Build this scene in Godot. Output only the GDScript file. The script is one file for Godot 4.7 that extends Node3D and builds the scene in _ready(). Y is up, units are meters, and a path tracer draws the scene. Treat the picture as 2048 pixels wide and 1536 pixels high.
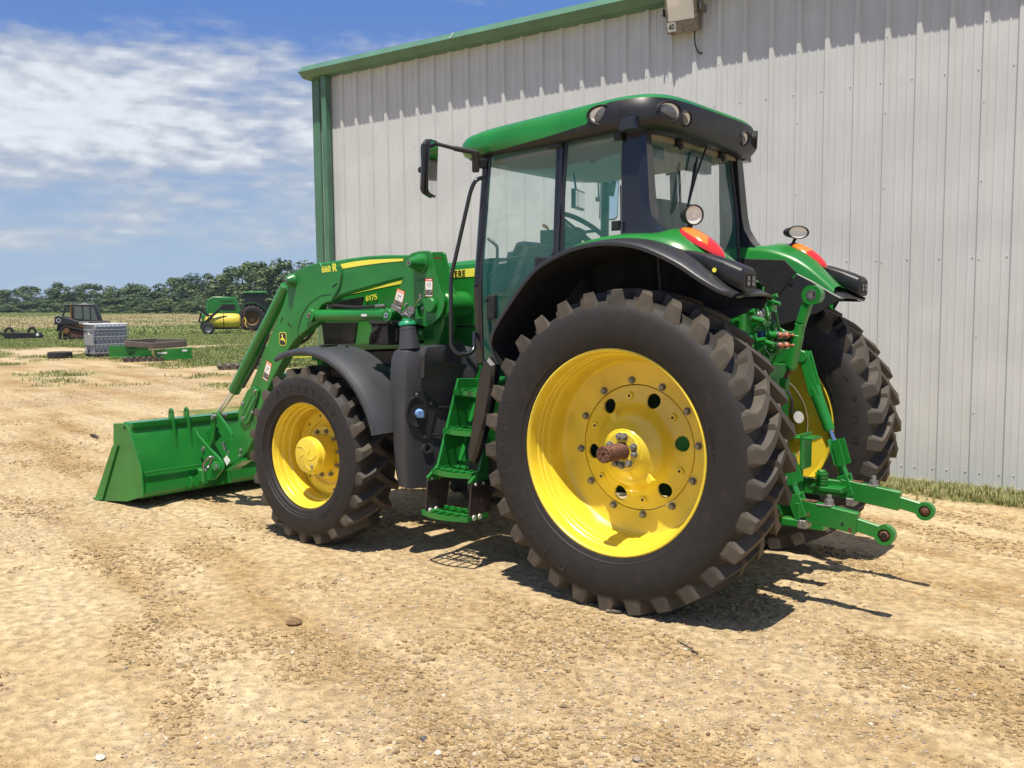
extends Node3D

# ---------------------------------------------------------------- mesh builder
class MB:
	var st = SurfaceTool.new()
	var mir = false
	var col = null
	var xf = Transform3D.IDENTITY

	func _init(m = false):
		mir = m
		st.begin(Mesh.PRIMITIVE_TRIANGLES)

	func t(p):
		p = xf * p
		if mir:
			p.z = -p.z
		return p

	func raw(a, b, c, na, nb, nc):
		if col != null:
			st.set_color(col)
		st.set_normal(na)
		st.add_vertex(a)
		st.set_normal(nb)
		st.add_vertex(b)
		st.set_normal(nc)
		st.add_vertex(c)

	func tri(a, b, c):
		a = t(a)
		b = t(b)
		c = t(c)
		if mir:
			var s = b
			b = c
			c = s
		var n = (c - a).cross(b - a).normalized()
		raw(a, b, c, n, n, n)

	func quad(a, b, c, d):
		tri(a, b, c)
		tri(a, c, d)

	# rows of points; faces whose normals differ by more than thr keep a crease
	func grid(rows, close = false, thr = 0.6, cols = null, loop = false, mask = null):
		var nr = rows.size()
		var nc = rows[0].size()
		var p = []
		for r in rows:
			var q = []
			for a in r:
				q.append(t(a))
			p.append(q)
		var fr = nr if loop else nr - 1
		var fc = nc if close else nc - 1
		var nn = []
		for i in fr:
			var l = []
			for j in fc:
				var i2 = (i + 1) % nr
				var j2 = (j + 1) % nc
				var n = (p[i2][j2] - p[i][j]).cross(p[i2][j] - p[i][j2])
				if mir:
					n = -n
				l.append(n.normalized())
			nn.append(l)
		var ct = cos(thr)
		for i in fr:
			for j in fc:
				var i2 = (i + 1) % nr
				var j2 = (j + 1) % nc
				if mask != null and not mask[i][j]:
					continue
				var me = nn[i][j]
				var vn = []
				for k in 4:
					var a = i + (1 if k == 1 or k == 2 else 0)
					var b = j + (1 if k >= 2 else 0)
					var s = Vector3.ZERO
					for da in 2:
						for db in 2:
							var u = a - da
							var w = b - db
							if loop:
								u = (u + nr) % nr
							if close:
								w = (w + nc) % nc
							if u < 0 or w < 0 or u >= fr or w >= fc:
								continue
							if nn[u][w].dot(me) > ct:
								s += nn[u][w]
					vn.append(s.normalized() if s.length() > 0.001 else me)
				if cols != null:
					st.set_color(cols[i][j] if cols[i] is Array else cols[i])
				var A = p[i][j]
				var B = p[i2][j]
				var C = p[i2][j2]
				var D = p[i][j2]
				if mir:
					raw(A, C, B, vn[0], vn[2], vn[1])
					raw(A, D, C, vn[0], vn[3], vn[2])
				else:
					raw(A, B, C, vn[0], vn[1], vn[2])
					raw(A, C, D, vn[0], vn[2], vn[3])

	func poly(flat):
		var a = PackedVector2Array()
		for i in range(0, flat.size(), 2):
			a.append(Vector2(flat[i], flat[i + 1]))
		if Geometry2D.is_polygon_clockwise(a):
			a.reverse()
		return a

	func inset(a, d):
		var o = PackedVector2Array()
		var n = a.size()
		for i in n:
			var e0 = (a[i] - a[(i + n - 1) % n]).normalized()
			var e1 = (a[(i + 1) % n] - a[i]).normalized()
			var m = Vector2(-e0.y - e1.y, e0.x + e1.x)
			var l = m.length()
			if l < 0.2:
				o.append(a[i])
				continue
			m /= l
			o.append(a[i] + m * d / maxf(0.5, m.dot(Vector2(-e0.y, e0.x))))
		return o

	# plan in x,y, thickness along z
	func prism(flat, z0, z1, bev = 0.004, thr = 0.6):
		var a = poly(flat)
		var b = inset(a, bev) if bev > 0.0 else a
		var rows = [[], [], [], []]
		for i in a.size():
			rows[0].append(Vector3(b[i].x, b[i].y, z0))
			rows[1].append(Vector3(a[i].x, a[i].y, z0 + bev))
			rows[2].append(Vector3(a[i].x, a[i].y, z1 - bev))
			rows[3].append(Vector3(b[i].x, b[i].y, z1))
		if bev <= 0.0:
			rows = [rows[1], rows[2]]
		grid(rows, true, thr)
		var ix = Geometry2D.triangulate_polygon(b)
		for k in range(0, ix.size(), 3):
			var p = b[ix[k]]
			var q = b[ix[k + 1]]
			var r = b[ix[k + 2]]
			if (q - p).cross(r - p) < 0.0:
				var s = q
				q = r
				r = s
			tri(Vector3(p.x, p.y, z1), Vector3(r.x, r.y, z1), Vector3(q.x, q.y, z1))
			tri(Vector3(p.x, p.y, z0), Vector3(q.x, q.y, z0), Vector3(r.x, r.y, z0))

	func box(c, s, bev = 0.004, basis = Basis()):
		var keep = xf
		xf = xf * Transform3D(basis, c)
		var h = s * 0.5
		prism([-h.x, -h.y, h.x, -h.y, h.x, h.y, -h.x, h.y], -h.z, h.z, minf(bev, minf(h.x, minf(h.y, h.z)) * 0.45), 0.3)
		xf = keep

	# bar of rectangular section from a to b; w across, h in the direction nearest up
	func bar(a, b, w, h, bev = 0.004, up = Vector3.UP):
		var f = (b - a)
		var l = f.length()
		f /= l
		var s = f.cross(up)
		if s.length() < 0.05:
			s = f.cross(Vector3.RIGHT)
		s = s.normalized()
		var u = s.cross(f)
		box((a + b) * 0.5, Vector3(l, h, w), bev, Basis(f, u, s))

	func frame(d):
		var s = d.cross(Vector3.UP)
		if s.length() < 0.05:
			s = d.cross(Vector3.RIGHT)
		s = s.normalized()
		return [s, s.cross(d).normalized()]

	func cyl(a, b, r0, r1 = -1.0, seg = 20, bev = 0.0):
		if r1 < 0.0:
			r1 = r0
		var d = (b - a).normalized()
		var f = frame(d)
		var spec = [[a, r0], [b, r1]]
		if bev > 0.0:
			spec = [[a, r0 - bev], [a + d * bev, r0], [b - d * bev, r1], [b, r1 - bev]]
		var rows = []
		for s in spec:
			var r = []
			for k in seg:
				var an = TAU * k / seg
				r.append(s[0] + (f[0] * cos(an) + f[1] * sin(an)) * s[1])
			rows.append(r)
		grid(rows, true)
		for k in seg:
			var k2 = (k + 1) % seg
			tri(a, rows[0][k], rows[0][k2])
			tri(b, rows[-1][k2], rows[-1][k])

	func ring(a, b, r, ri, seg = 24):
		var d = (b - a).normalized()
		var f = frame(d)
		var rows = []
		for s in [[a, ri], [a, r], [b, r], [b, ri], [a, ri]]:
			var q = []
			for k in seg:
				var an = TAU * k / seg
				q.append(s[0] + (f[0] * cos(an) + f[1] * sin(an)) * s[1])
			rows.append(q)
		grid(rows, true)

	func tube(pts, r, seg = 10):
		var rows = []
		var n = pts.size()
		var s = Vector3.ZERO
		for i in n:
			var d = (pts[mini(i + 1, n - 1)] - pts[maxi(i - 1, 0)]).normalized()
			if i == 0:
				s = frame(d)[0]
			s = (s - d * s.dot(d)).normalized()
			var u = s.cross(d)
			var rr = r[i] if r is Array else r
			var q = []
			for k in seg:
				var an = TAU * k / seg
				q.append(pts[i] + (s * cos(an) + u * sin(an)) * rr)
			rows.append(q)
		grid(rows, true, 1.2)
		for k in seg:
			var k2 = (k + 1) % seg
			tri(pts[0], rows[0][k], rows[0][k2])
			tri(pts[n - 1], rows[-1][k2], rows[-1][k])

	# profile of Vector2(radius, along z) turned round the z axis through o
	func lathe(prof, seg, o = Vector3.ZERO, thr = 0.5, cols = null):
		var rows = []
		for q in prof:
			var r = []
			for k in seg:
				var an = TAU * k / seg
				r.append(o + Vector3(cos(an) * q.x, sin(an) * q.x, q.y))
			rows.append(r)
		grid(rows, true, thr, cols)

	func ball(c, r, seg = 14):
		var rows = []
		if not r is Vector3:
			r = Vector3(r, r, r)
		for i in range(0, 9):
			var v = PI * i / 8.0
			var q = []
			for k in seg:
				var an = TAU * k / seg
				q.append(c + Vector3(sin(v) * cos(an) * r.x, cos(v) * r.y, sin(v) * sin(an) * r.z))
			rows.append(q)
		grid(rows, true, 1.5)

	# a sheet given by rows, with thickness along its normal direction th (vector)
	func shell(rows, th, thr = 0.6):
		grid(rows, false, thr)
		var back = []
		for r in rows:
			var q = []
			for p in r:
				q.append(p + th)
			back.append(q)
		var rev = back.duplicate()
		rev.reverse()
		grid(rev, false, thr)
		var n = rows.size()
		var m = rows[0].size()
		for i in n - 1:
			quad(rows[i][0], back[i][0], back[i + 1][0], rows[i + 1][0])
			quad(rows[i][m - 1], rows[i + 1][m - 1], back[i + 1][m - 1], back[i][m - 1])
		for j in m - 1:
			quad(rows[0][j], rows[0][j + 1], back[0][j + 1], back[0][j])
			quad(rows[n - 1][j], back[n - 1][j], back[n - 1][j + 1], rows[n - 1][j + 1])

	func add(mesh, xform):
		st.append_from(mesh, 0, xform)

	func mesh():
		return st.commit()


func spline(pts, n = 8):
	var c = Curve3D.new()
	for i in pts.size():
		var a = pts[maxi(i - 1, 0)]
		var b = pts[mini(i + 1, pts.size() - 1)]
		var tn = (b - a) / 6.0
		c.add_point(pts[i], -tn, tn)
	var o = []
	for i in (pts.size() - 1) * n + 1:
		o.append(c.sample(mini(i / n, pts.size() - 2), float(i) / n - mini(i / n, pts.size() - 2)))
	return o


func rounded(pts, r, n = 5):
	# polyline with rounded corners
	var o = [pts[0]]
	for i in range(1, pts.size() - 1):
		var a = (pts[i - 1] - pts[i])
		var b = (pts[i + 1] - pts[i])
		var d = minf(r, minf(a.length(), b.length()) * 0.5)
		var p0 = pts[i] + a.normalized() * d
		var p1 = pts[i] + b.normalized() * d
		for k in n + 1:
			var u = float(k) / n
			o.append(p0 * (1 - u) * (1 - u) + pts[i] * 2 * u * (1 - u) + p1 * u * u)
	o.append(pts[-1])
	return o


# ---------------------------------------------------------------- nodes
var taken = {}

func part(parent, called, m, material, label = ""):
	var o = MeshInstance3D.new()
	o.name = called
	o.mesh = m.mesh() if m is MB else m
	if material != null:
		o.material_override = material
	if label != "":
		o.set_meta("label", label)
	parent.add_child(o, true)
	return o


func hub(parent, called):
	var o = Node3D.new()
	o.name = called
	parent.add_child(o, true)
	return o


func numbered(called):
	if not taken.has(called):
		taken[called] = 0
		return called
	taken[called] += 1
	return "%s_%03d" % [called, taken[called]]


func thing(called, label, category, at = Vector3.ZERO, turn = 0.0, group = ""):
	var o = Node3D.new()
	o.name = numbered(called)
	add_child(o)
	o.position = at
	o.rotation.y = turn
	return tag(o, label, category, group)


func tag(o, label, category, group = "", kind = ""):
	o.set_meta("label", label)
	if category != "":
		o.set_meta("category", category)
	if group != "":
		o.set_meta("group", group)
	if kind != "":
		o.set_meta("kind", kind)
	return o


func dup(o, at, turn, label):
	var c = o.duplicate()
	c.name = numbered(str(o.name))
	add_child(c)
	c.position = at
	c.rotation.y = turn
	c.set_meta("label", label)
	return c


func letters(s, size, depth, font = "Droid Sans", bold = true):
	var f = SystemFont.new()
	f.font_names = PackedStringArray([font])
	f.font_weight = 700 if bold else 400
	var m = TextMesh.new()
	m.text = s
	m.font = f
	m.font_size = 64
	m.pixel_size = size / 64.0
	m.depth = depth
	m.curve_step = 2.0
	return m


func rnd(rng, a, b):
	return rng.randf_range(a, b)


# ---------------------------------------------------------------- materials
var M = {}
var TX = {}

func noise_tex(called, freq, lo, hi, oct = 4, seed = 1, size = 512, normal = false, kind = FastNoiseLite.TYPE_SIMPLEX_SMOOTH):
	var n = FastNoiseLite.new()
	n.seed = seed
	n.noise_type = kind
	n.frequency = freq
	n.fractal_octaves = oct
	var t = NoiseTexture2D.new()
	t.noise = n
	t.width = size
	t.height = size
	t.seamless = true
	t.generate_mipmaps = true
	if normal:
		t.as_normal_map = true
		t.bump_strength = 4.0
	else:
		var g = Gradient.new()
		g.offsets = PackedFloat32Array([0.25, 0.75])
		g.colors = PackedColorArray([Color(lo, lo, lo), Color(hi, hi, hi)])
		t.color_ramp = g
	TX[called] = t
	return t


func mat(called, lin, rough = 0.6, metal = 0.0, tex = "", scale = 1.0, coat = 0.0):
	var m = StandardMaterial3D.new()
	m.resource_name = called
	m.albedo_color = Color(lin[0], lin[1], lin[2]).linear_to_srgb()
	m.roughness = rough
	m.metallic = metal
	if tex != "":
		m.albedo_texture = TX[tex]
		m.uv1_triplanar = true
		m.uv1_world_triplanar = true
		m.uv1_scale = Vector3.ONE * scale
	if coat > 0.0:
		m.clearcoat_enabled = true
		m.clearcoat = coat
		m.clearcoat_roughness = 0.08
	M[called] = m
	return m


func glass(called, lin, alpha, rough = 0.02):
	var m = StandardMaterial3D.new()
	m.resource_name = called
	var c = Color(lin[0], lin[1], lin[2]).linear_to_srgb()
	c.a = alpha
	m.albedo_color = c
	m.transparency = BaseMaterial3D.TRANSPARENCY_ALPHA
	m.roughness = rough
	M[called] = m
	return m


func dust_tex():
	# black rubber with tan dust caught in patches
	var n = FastNoiseLite.new()
	n.seed = 44
	n.frequency = 0.011
	n.fractal_octaves = 5
	var t = NoiseTexture2D.new()
	t.noise = n
	t.width = 512
	t.height = 512
	t.seamless = true
	var g = Gradient.new()
	g.offsets = PackedFloat32Array([0.25, 0.55, 0.72, 0.9])
	g.colors = PackedColorArray([Color(0.70, 0.69, 0.68), Color(0.74, 0.725, 0.71), Color(0.80, 0.775, 0.74), Color(0.92, 0.87, 0.80)])
	t.color_ramp = g
	TX["tyre_dust"] = t


func make_materials():
	noise_tex("grime", 0.012, 0.72, 1.0, 5, 3)
	noise_tex("soft", 0.006, 0.9, 1.0, 4, 5)
	dust_tex()
	noise_tex("faint", 0.008, 0.965, 1.0, 3, 15)
	noise_tex("dusty", 0.03, 0.45, 1.0, 5, 7)
	noise_tex("rust", 0.02, 0.3, 1.0, 5, 9)
	noise_tex("wood", 0.02, 0.5, 1.0, 4, 11)
	noise_tex("grain", 0.25, 0.0, 1.0, 3, 13)
	mat("green", [0.014, 0.205, 0.028], 0.33, 0.0, "soft", 0.7, 0.3)
	mat("green_dull", [0.014, 0.14, 0.035], 0.5, 0.0, "grime", 1.5)
	mat("yellow", [0.86, 0.655, 0.045], 0.33, 0.0, "soft", 0.8, 0.5)
	mat("yellow_flat", [0.88, 0.80, 0.09], 0.45)
	mat("plastic_grey", [0.046, 0.048, 0.056], 0.5, 0.0, "soft", 1.2)
	mat("plastic_black", [0.017, 0.017, 0.019], 0.42, 0.0, "grime", 1.5)
	mat("plastic_dark", [0.027, 0.028, 0.032], 0.40, 0.0, "soft", 1.2)
	mat("matt_black", [0.012, 0.012, 0.013], 0.7, 0.0, "grime", 2.0)
	mat("gloss_black", [0.013, 0.014, 0.018], 0.22, 0.0, "", 1.0, 0.4)
	mat("steel", [0.42, 0.41, 0.40], 0.38, 0.9, "grime", 6.0)
	mat("zinc", [0.36, 0.36, 0.35], 0.5, 0.6, "grime", 8.0)
	mat("chrome", [0.75, 0.75, 0.75], 0.08, 1.0)
	mat("rusty", [0.30, 0.13, 0.075], 0.75, 0.2, "rust", 7.0)
	mat("white", [0.75, 0.75, 0.74], 0.45)
	mat("red_tail", [0.62, 0.025, 0.02], 0.12, 0.0, "", 1.0, 0.8)
	mat("amber_tail", [0.85, 0.20, 0.02], 0.12, 0.0, "", 1.0, 0.8)
	mat("blue_plug", [0.18, 0.33, 0.68], 0.35)
	mat("green_cap", [0.02, 0.27, 0.13], 0.4)
	mat("hose", [0.012, 0.012, 0.012], 0.55)
	mat("copper_tip", [0.42, 0.16, 0.09], 0.4, 0.4)
	mat("blue_ring", [0.03, 0.06, 0.3], 0.4)
	mat("seat_grey", [0.05, 0.05, 0.05], 0.85)
	mat("trim_grey", [0.17, 0.17, 0.165], 0.7, 0.0, "soft", 2.0)
	mat("liner", [0.30, 0.27, 0.22], 0.8)
	mat("display", [0.02, 0.02, 0.024], 0.15)
	mat("orange", [0.75, 0.2, 0.02], 0.5)
	mat("lens", [0.90, 0.88, 0.81], 0.3, 0.08)
	mat("mirror", [0.8, 0.8, 0.8], 0.02, 1.0)
	mat("rubber_flap", [0.05, 0.035, 0.033], 0.6, 0.0, "grime", 3.0)
	mat("wood_grey", [0.20, 0.165, 0.13], 0.9, 0.0, "wood", 3.0)
	mat("wood_dark", [0.085, 0.072, 0.062], 0.9, 0.0, "wood", 3.0)
	mat("trim_green", [0.085, 0.20, 0.125], 0.4, 0.0, "soft", 0.5)
	mat("base_trim", [0.55, 0.50, 0.34], 0.6, 0.0, "dusty", 3.0)
	mat("white_stone", [0.72, 0.68, 0.58], 0.8, 0.0, "grime", 12.0)
	mat("dark_stone", [0.13, 0.12, 0.12], 0.8, 0.0, "grime", 12.0)
	mat("machine_grey", [0.028, 0.030, 0.034], 0.5, 0.0, "grime", 2.0)
	mat("machine_glass", [0.10, 0.13, 0.12], 0.15)
	mat("machine_tan", [0.34, 0.17, 0.04], 0.6, 0.0, "dusty", 2.0)
	mat("track_rubber", [0.07, 0.06, 0.055], 0.9, 0.0, "dusty", 3.0)
	mat("tank_yellow", [0.80, 0.62, 0.06], 0.45, 0.0, "soft", 1.0)
	mat("screw", [0.62, 0.61, 0.58], 0.4, 0.3)
	mat("tote_plastic", [0.24, 0.29, 0.36], 0.35, 0.0, "soft", 0.8)
	mat("cage", [0.33, 0.34, 0.35], 0.5, 0.4)
	mat("lamp_body", [0.30, 0.27, 0.21], 0.5, 0.1, "grime", 3.0)
	mat("bark", [0.10, 0.08, 0.06], 0.95, 0.0, "wood", 1.0)
	mat("soil_clod", [0.26, 0.17, 0.09], 1.0, 0.0, "grime", 9.0)
	mat("tyre_letter", [0.020, 0.018, 0.017], 0.6)
	var t = mat("tyre", [1, 1, 1], 0.70, 0.0, "tyre_dust", 1.6)
	t.vertex_color_use_as_albedo = true
	var w = mat("panel", [0.565, 0.583, 0.585], 0.42, 0.0, "faint", 0.3)
	w.roughness = 0.45
	var g = glass("cab_glass", [0.12, 0.70, 0.58], 0.095)
	g.metallic_specular = 0.5
	glass("lens_glass", [0.8, 0.8, 0.8], 0.12)
	var lf = mat("leaf", [1, 1, 1], 0.6)
	lf.vertex_color_use_as_albedo = true
	lf.backlight_enabled = true
	lf.backlight = Color(0.35, 0.4, 0.2)
	var st = mat("stone", [1, 1, 1], 0.9, 0.0, "grime", 14.0)
	st.vertex_color_use_as_albedo = true
	var gb = mat("blade", [1, 1, 1], 0.7)
	gb.vertex_color_use_as_albedo = true
	gb.backlight_enabled = true
	gb.backlight = Color(0.3, 0.3, 0.15)


func gy(z):
	return -0.016 * clampf(0.945 - z, 0.0, 6.2)


# ---------------------------------------------------------------- wheels
func tyre_mesh(m, R, half, bead, lugs, lug_h, seed):
	var rng = RandomNumberGenerator.new()
	rng.seed = seed
	var rub = Color(0.034, 0.030, 0.029)
	var voids = Color(0.050, 0.046, 0.042)
	var base = R - lug_h
	var s = half / 0.218
	var prof = []
	for q in [[bead - 0.004, 0.205], [bead + 0.006, 0.224], [bead + 0.03, 0.231], [bead + 0.035, 0.238], [bead + 0.05, 0.239]]:
		prof.append(Vector2(q[0], q[1] * s))
	var mid = bead + 0.55 * (base - bead)
	prof.append(Vector2(bead + 0.25 * (base - bead), 0.249 * s))
	prof.append(Vector2(mid, 0.249 * s))
	prof.append(Vector2(bead + 0.72 * (base - bead), 0.243 * s))
	prof.append(Vector2(bead + 0.84 * (base - bead), 0.232 * s))
	prof.append(Vector2(base - 0.022, 0.212 * s))
	prof.append(Vector2(base - 0.006, 0.185 * s))
	prof.append(Vector2(base, 0.11 * s))
	prof.append(Vector2(base + 0.004, 0.0))
	var n = prof.size()
	for i in range(n - 2, -1, -1):
		prof.append(Vector2(prof[i].x, -prof[i].y))
	var cols = []
	for i in prof.size() - 1:
		var k = i if i < n - 1 else 2 * n - 3 - i
		cols.append(voids if k >= n - 4 else rub)
	m.lathe(prof, 96, Vector3.ZERO, 0.5, cols)
	for side in 2:
		var sg = 1.0 if side == 0 else -1.0
		for l in lugs:
			var th0 = TAU * (l + 0.5 * side) / lugs
			var tone = Color(0.085, 0.078, 0.068).lerp(Color(0.20, 0.175, 0.14), rnd(rng, 0.0, 0.7))
			var rows = []
			var nk = 7
			for k in nk + 1:
				var t = float(k) / nk
				var z = lerpf(half, -0.06 * s, t)
				var arc = 0.24 * s * (0.5 * t + 0.5 * t * t) * (R / 0.96)
				var wt = lerpf(0.036, 0.021, pow(t, 0.7)) * R / 0.96
				var wb = wt + lerpf(0.030, 0.018, t)
				var rt = R - 0.012 * pow(absf(z) / half, 2.0)
				var rb = base - 0.018 * pow(absf(z) / half, 3.0) - 0.004
				if k == nk:
					z -= 0.008
				rows.append([[arc - wb, rb, z], [arc - wt, rt, z], [arc + wt, rt, z], [arc + wb, rb, z]])
			var first = []
			for q in [[-0.046, base - 0.105], [-0.040, base - 0.045], [0.040, base - 0.045], [0.046, base - 0.105]]:
				first.append([q[0] * R / 0.96, q[1], half * (1.045 if q[1] > base - 0.06 else 1.085)])
			rows.push_front(first)
			var last = []
			for q in rows[-1]:
				last.append([q[0] + 0.012, rows[-1][0][1], q[2] - 0.012])
			rows.append(last)
			var g = []
			for r in rows:
				var a = []
				for q in r:
					var th = th0 + q[0] / R
					a.append(Vector3(cos(th) * q[1], sin(th) * q[1], q[2] * sg))
				if side == 1:
					a.reverse()
				g.append(a)
			var cc = []
			for i in g.size() - 1:
				cc.append(tone)
			m.grid(g, false, 0.25, cc)


func ring_text(m, s, size, r, z, start, step, depth = 0.0045):
	# raised letters laid clockwise round the wheel, tops outwards
	var a = start
	for ch in s:
		if ch != " ":
			var t = letters(ch, size, depth)
			var b = Basis(Vector3(0, 0, 1), a - PI / 2)
			m.add(t, Transform3D(b, Vector3(cos(a) * r, sin(a) * r, z)))
		a -= step


func place(o, at, sgn):
	o.position = Vector3(at.x, at.y, at.z * sgn)
	return o


func bolt_mesh(r, h):
	var m = MB.new()
	m.lathe([Vector2(0.0001, 0), Vector2(r * 1.35, 0), Vector2(r * 1.35, h * 0.2), Vector2(r * 1.1, h * 0.25)], 12)
	m.lathe([Vector2(r, h * 0.2), Vector2(r, h * 0.9), Vector2(r * 0.8, h), Vector2(0.0001, h)], 6, Vector3.ZERO, 0.2)
	return m.mesh()


func disc_z(r):
	var c = [[0.0, 0.078], [0.125, 0.078], [0.145, 0.058], [0.165, 0.032], [0.19, 0.018], [0.215, 0.008], [0.24, -0.03], [0.265, -0.06], [0.30, -0.074], [0.34, -0.082], [0.40, -0.088]]
	for i in c.size() - 1:
		if r <= c[i + 1][0]:
			return lerpf(c[i][1], c[i + 1][1], (r - c[i][0]) / (c[i + 1][0] - c[i][0]))
	return -0.088


func rear_wheel(tr, sgn, spin):
	var mi = sgn < 0
	var w = hub(tr, "rear_wheel")
	w.position = Vector3(0, 0.946, 0.9826 * sgn)
	w.rotation.z = spin
	var m = MB.new(mi)
	tyre_mesh(m, 0.961, 0.218, 0.612, 30, 0.066, 5)
	part(w, "tyre", m, M.tyre)
	m = MB.new(false)
	m.col = Color(0.036, 0.033, 0.031)
	var zz = 0.2475 * sgn
	if not mi:
		ring_text(m, "Firestone", 0.115, 0.775, zz, deg_to_rad(246 - rad_to_deg(spin)), deg_to_rad(10.6))
		ring_text(m, "DEEP TREAD", 0.075, 0.745, zz, deg_to_rad(38 - rad_to_deg(spin)), deg_to_rad(6.6))
		ring_text(m, "RADIAL", 0.032, 0.68, zz, deg_to_rad(18 - rad_to_deg(spin)), deg_to_rad(3.0))
		ring_text(m, "480/80R46", 0.036, 0.70, zz, deg_to_rad(285 - rad_to_deg(spin)), deg_to_rad(3.2))
	else:
		ring_text(m, "Firestone", 0.115, 0.775, 0.2475, deg_to_rad(70), deg_to_rad(10.6))
		ring_text(m, "DEEP TREAD", 0.075, 0.745, 0.2475, deg_to_rad(250), deg_to_rad(6.6))
	part(w, "sidewall_lettering", m, M.tyre_letter)
	m = MB.new(mi)
	var prof = []
	for q in [[0.598, 0.196], [0.612, 0.206], [0.615, 0.214], [0.612, 0.222], [0.604, 0.224], [0.594, 0.214], [0.588, 0.196], [0.586, 0.165], [0.584, 0.15], [0.577, 0.142], [0.576, 0.115], [0.569, 0.108], [0.565, 0.07], [0.558, 0.06], [0.552, 0.03], [0.549, 0.0], [0.549, -0.04], [0.542, -0.066], [0.526, -0.082], [0.50, -0.088], [0.386, -0.088], [0.386, -0.104], [0.55, -0.104], [0.57, -0.13], [0.575, -0.17], [0.59, -0.205], [0.606, -0.224], [0.615, -0.214], [0.598, -0.19]]:
		prof.append(Vector2(q[0], q[1]))
	m.lathe(prof, 96, Vector3.ZERO, 0.45)
	part(w, "rim", m, M.yellow)
	# wheel disc with six round openings
	m = MB.new(mi)
	var pr = []
	for r in [0.055, 0.06, 0.125, 0.145, 0.165, 0.19, 0.215, 0.228, 0.24, 0.25]:
		pr.append(Vector2(r, disc_z(r)))
	m.lathe(pr, 72, Vector3.ZERO, 0.7)
	m.lathe([Vector2(0.368, disc_z(0.368)), Vector2(0.379, -0.087), Vector2(0.381, -0.091), Vector2(0.381, -0.11)], 72)
	for k in 6:
		var ac = TAU * k / 6.0 + deg_to_rad(9) - spin
		var rows = [[], [], [], []]
		var ns = 48
		for j in ns:
			var an = TAU * j / ns
			var cx = cos(an)
			var cy = sin(an)
			var e = 1.0 / maxf(absf(cx), absf(cy))
			var ro = 0.309 + clampf(cx * e, -1, 1) * 0.059
			var ao = clampf(cy * e, -1, 1) * PI / 6.0
			var rh = 0.309 + cx * 0.047
			var ah = cy * 0.047 / 0.309
			for q in 3:
				var u = [0.0, 0.5, 1.0][q]
				var rr = lerpf(rh, ro, u)
				var aa = ac + lerpf(ah, ao, u)
				rows[q + 1].append(Vector3(cos(aa) * rr, sin(aa) * rr, disc_z(rr)))
			var r2 = 0.309 + cx * 0.044
			var a2 = ac + cy * 0.044 / 0.309
			rows[0].append(Vector3(cos(a2) * r2, sin(a2) * r2, disc_z(r2) - 0.014))
		m.grid(rows, true, 0.5)
	for k in 6:
		var a = TAU * k / 6.0 + deg_to_rad(39) - spin
		var c = Vector3(cos(a) * 0.318, sin(a) * 0.318, 0)
		m.cyl(c + Vector3(0, 0, -0.082), c + Vector3(0, 0, -0.064), 0.026, 0.020, 16)
	for k in 2:
		var a = deg_to_rad(120 + 190 * k) - spin
		var d = Vector3(cos(a), sin(a), 0)
		var e = Vector3(-d.y, d.x, 0)
		m.box(d * 0.2 + Vector3(0, 0, 0.004), Vector3(0.09, 0.05, 0.03), 0.012, Basis(d, e, Vector3(0, 0, 1)))
	part(w, "wheel_disc", m, M.yellow)
	for k in 6:
		var a = TAU * k / 6.0 + deg_to_rad(39) - spin
		m = MB.new(mi)
		m.cyl(Vector3(cos(a) * 0.318, sin(a) * 0.318, -0.064), Vector3(cos(a) * 0.318, sin(a) * 0.318, -0.0632), 0.0085, 0.0085, 12)
		part(w, "tapped_hole", m, M.matt_black)
	m = MB.new(mi)
	m.lathe([Vector2(0.05, 0.086), Vector2(0.052, 0.094), Vector2(0.108, 0.094), Vector2(0.116, 0.088), Vector2(0.118, 0.07)], 48)
	part(w, "hub_clamp", m, M.yellow)
	m = MB.new(mi)
	m.tube([Vector3(0.46, -0.33, -0.086), Vector3(0.463, -0.332, -0.05), Vector3(0.475, -0.34, -0.03)], 0.006, 8)
	part(w, "valve_stem", m, M.matt_black)
	var bm = bolt_mesh(0.0175, 0.026)
	for k in 12:
		var a = TAU * k / 12.0 + deg_to_rad(6) - spin
		var b = part(w, "bolt", bm, M.zinc)
		b.position = Vector3(cos(a) * 0.411, sin(a) * 0.411, -0.088 * sgn)
		if mi:
			b.rotation.x = PI
	bm = bolt_mesh(0.0165, 0.030)
	for a0 in [100, 78, 20, -8, -55, -90, -118, 160]:
		var a = deg_to_rad(a0) - spin
		var b = part(w, "hub_bolt", bm, M.zinc)
		b.position = Vector3(cos(a) * 0.088, sin(a) * 0.088, 0.094 * sgn)
		if mi:
			b.rotation.x = PI
	# stub of the long rack axle that carries the wheel
	m = MB.new(mi)
	var ap = [Vector2(0.049, -0.3), Vector2(0.049, 0.10)]
	for k in 22:
		ap.append(Vector2(0.049, 0.10 + k * 0.0075))
		ap.append(Vector2(0.0455, 0.1035 + k * 0.0075))
	ap.append(Vector2(0.050, 0.275))
	ap.append(Vector2(0.051, 0.285))
	ap.append(Vector2(0.050, 0.297))
	ap.append(Vector2(0.045, 0.302))
	ap.append(Vector2(0.008, 0.302))
	ap.append(Vector2(0.006, 0.29))
	ap.append(Vector2(0.0001, 0.29))
	m.lathe(ap, 28, Vector3.ZERO, 0.5)
	part(w, "axle_shaft", m, M.rusty, "rusty threaded axle end sticking out of the yellow hub")
	return w


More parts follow.
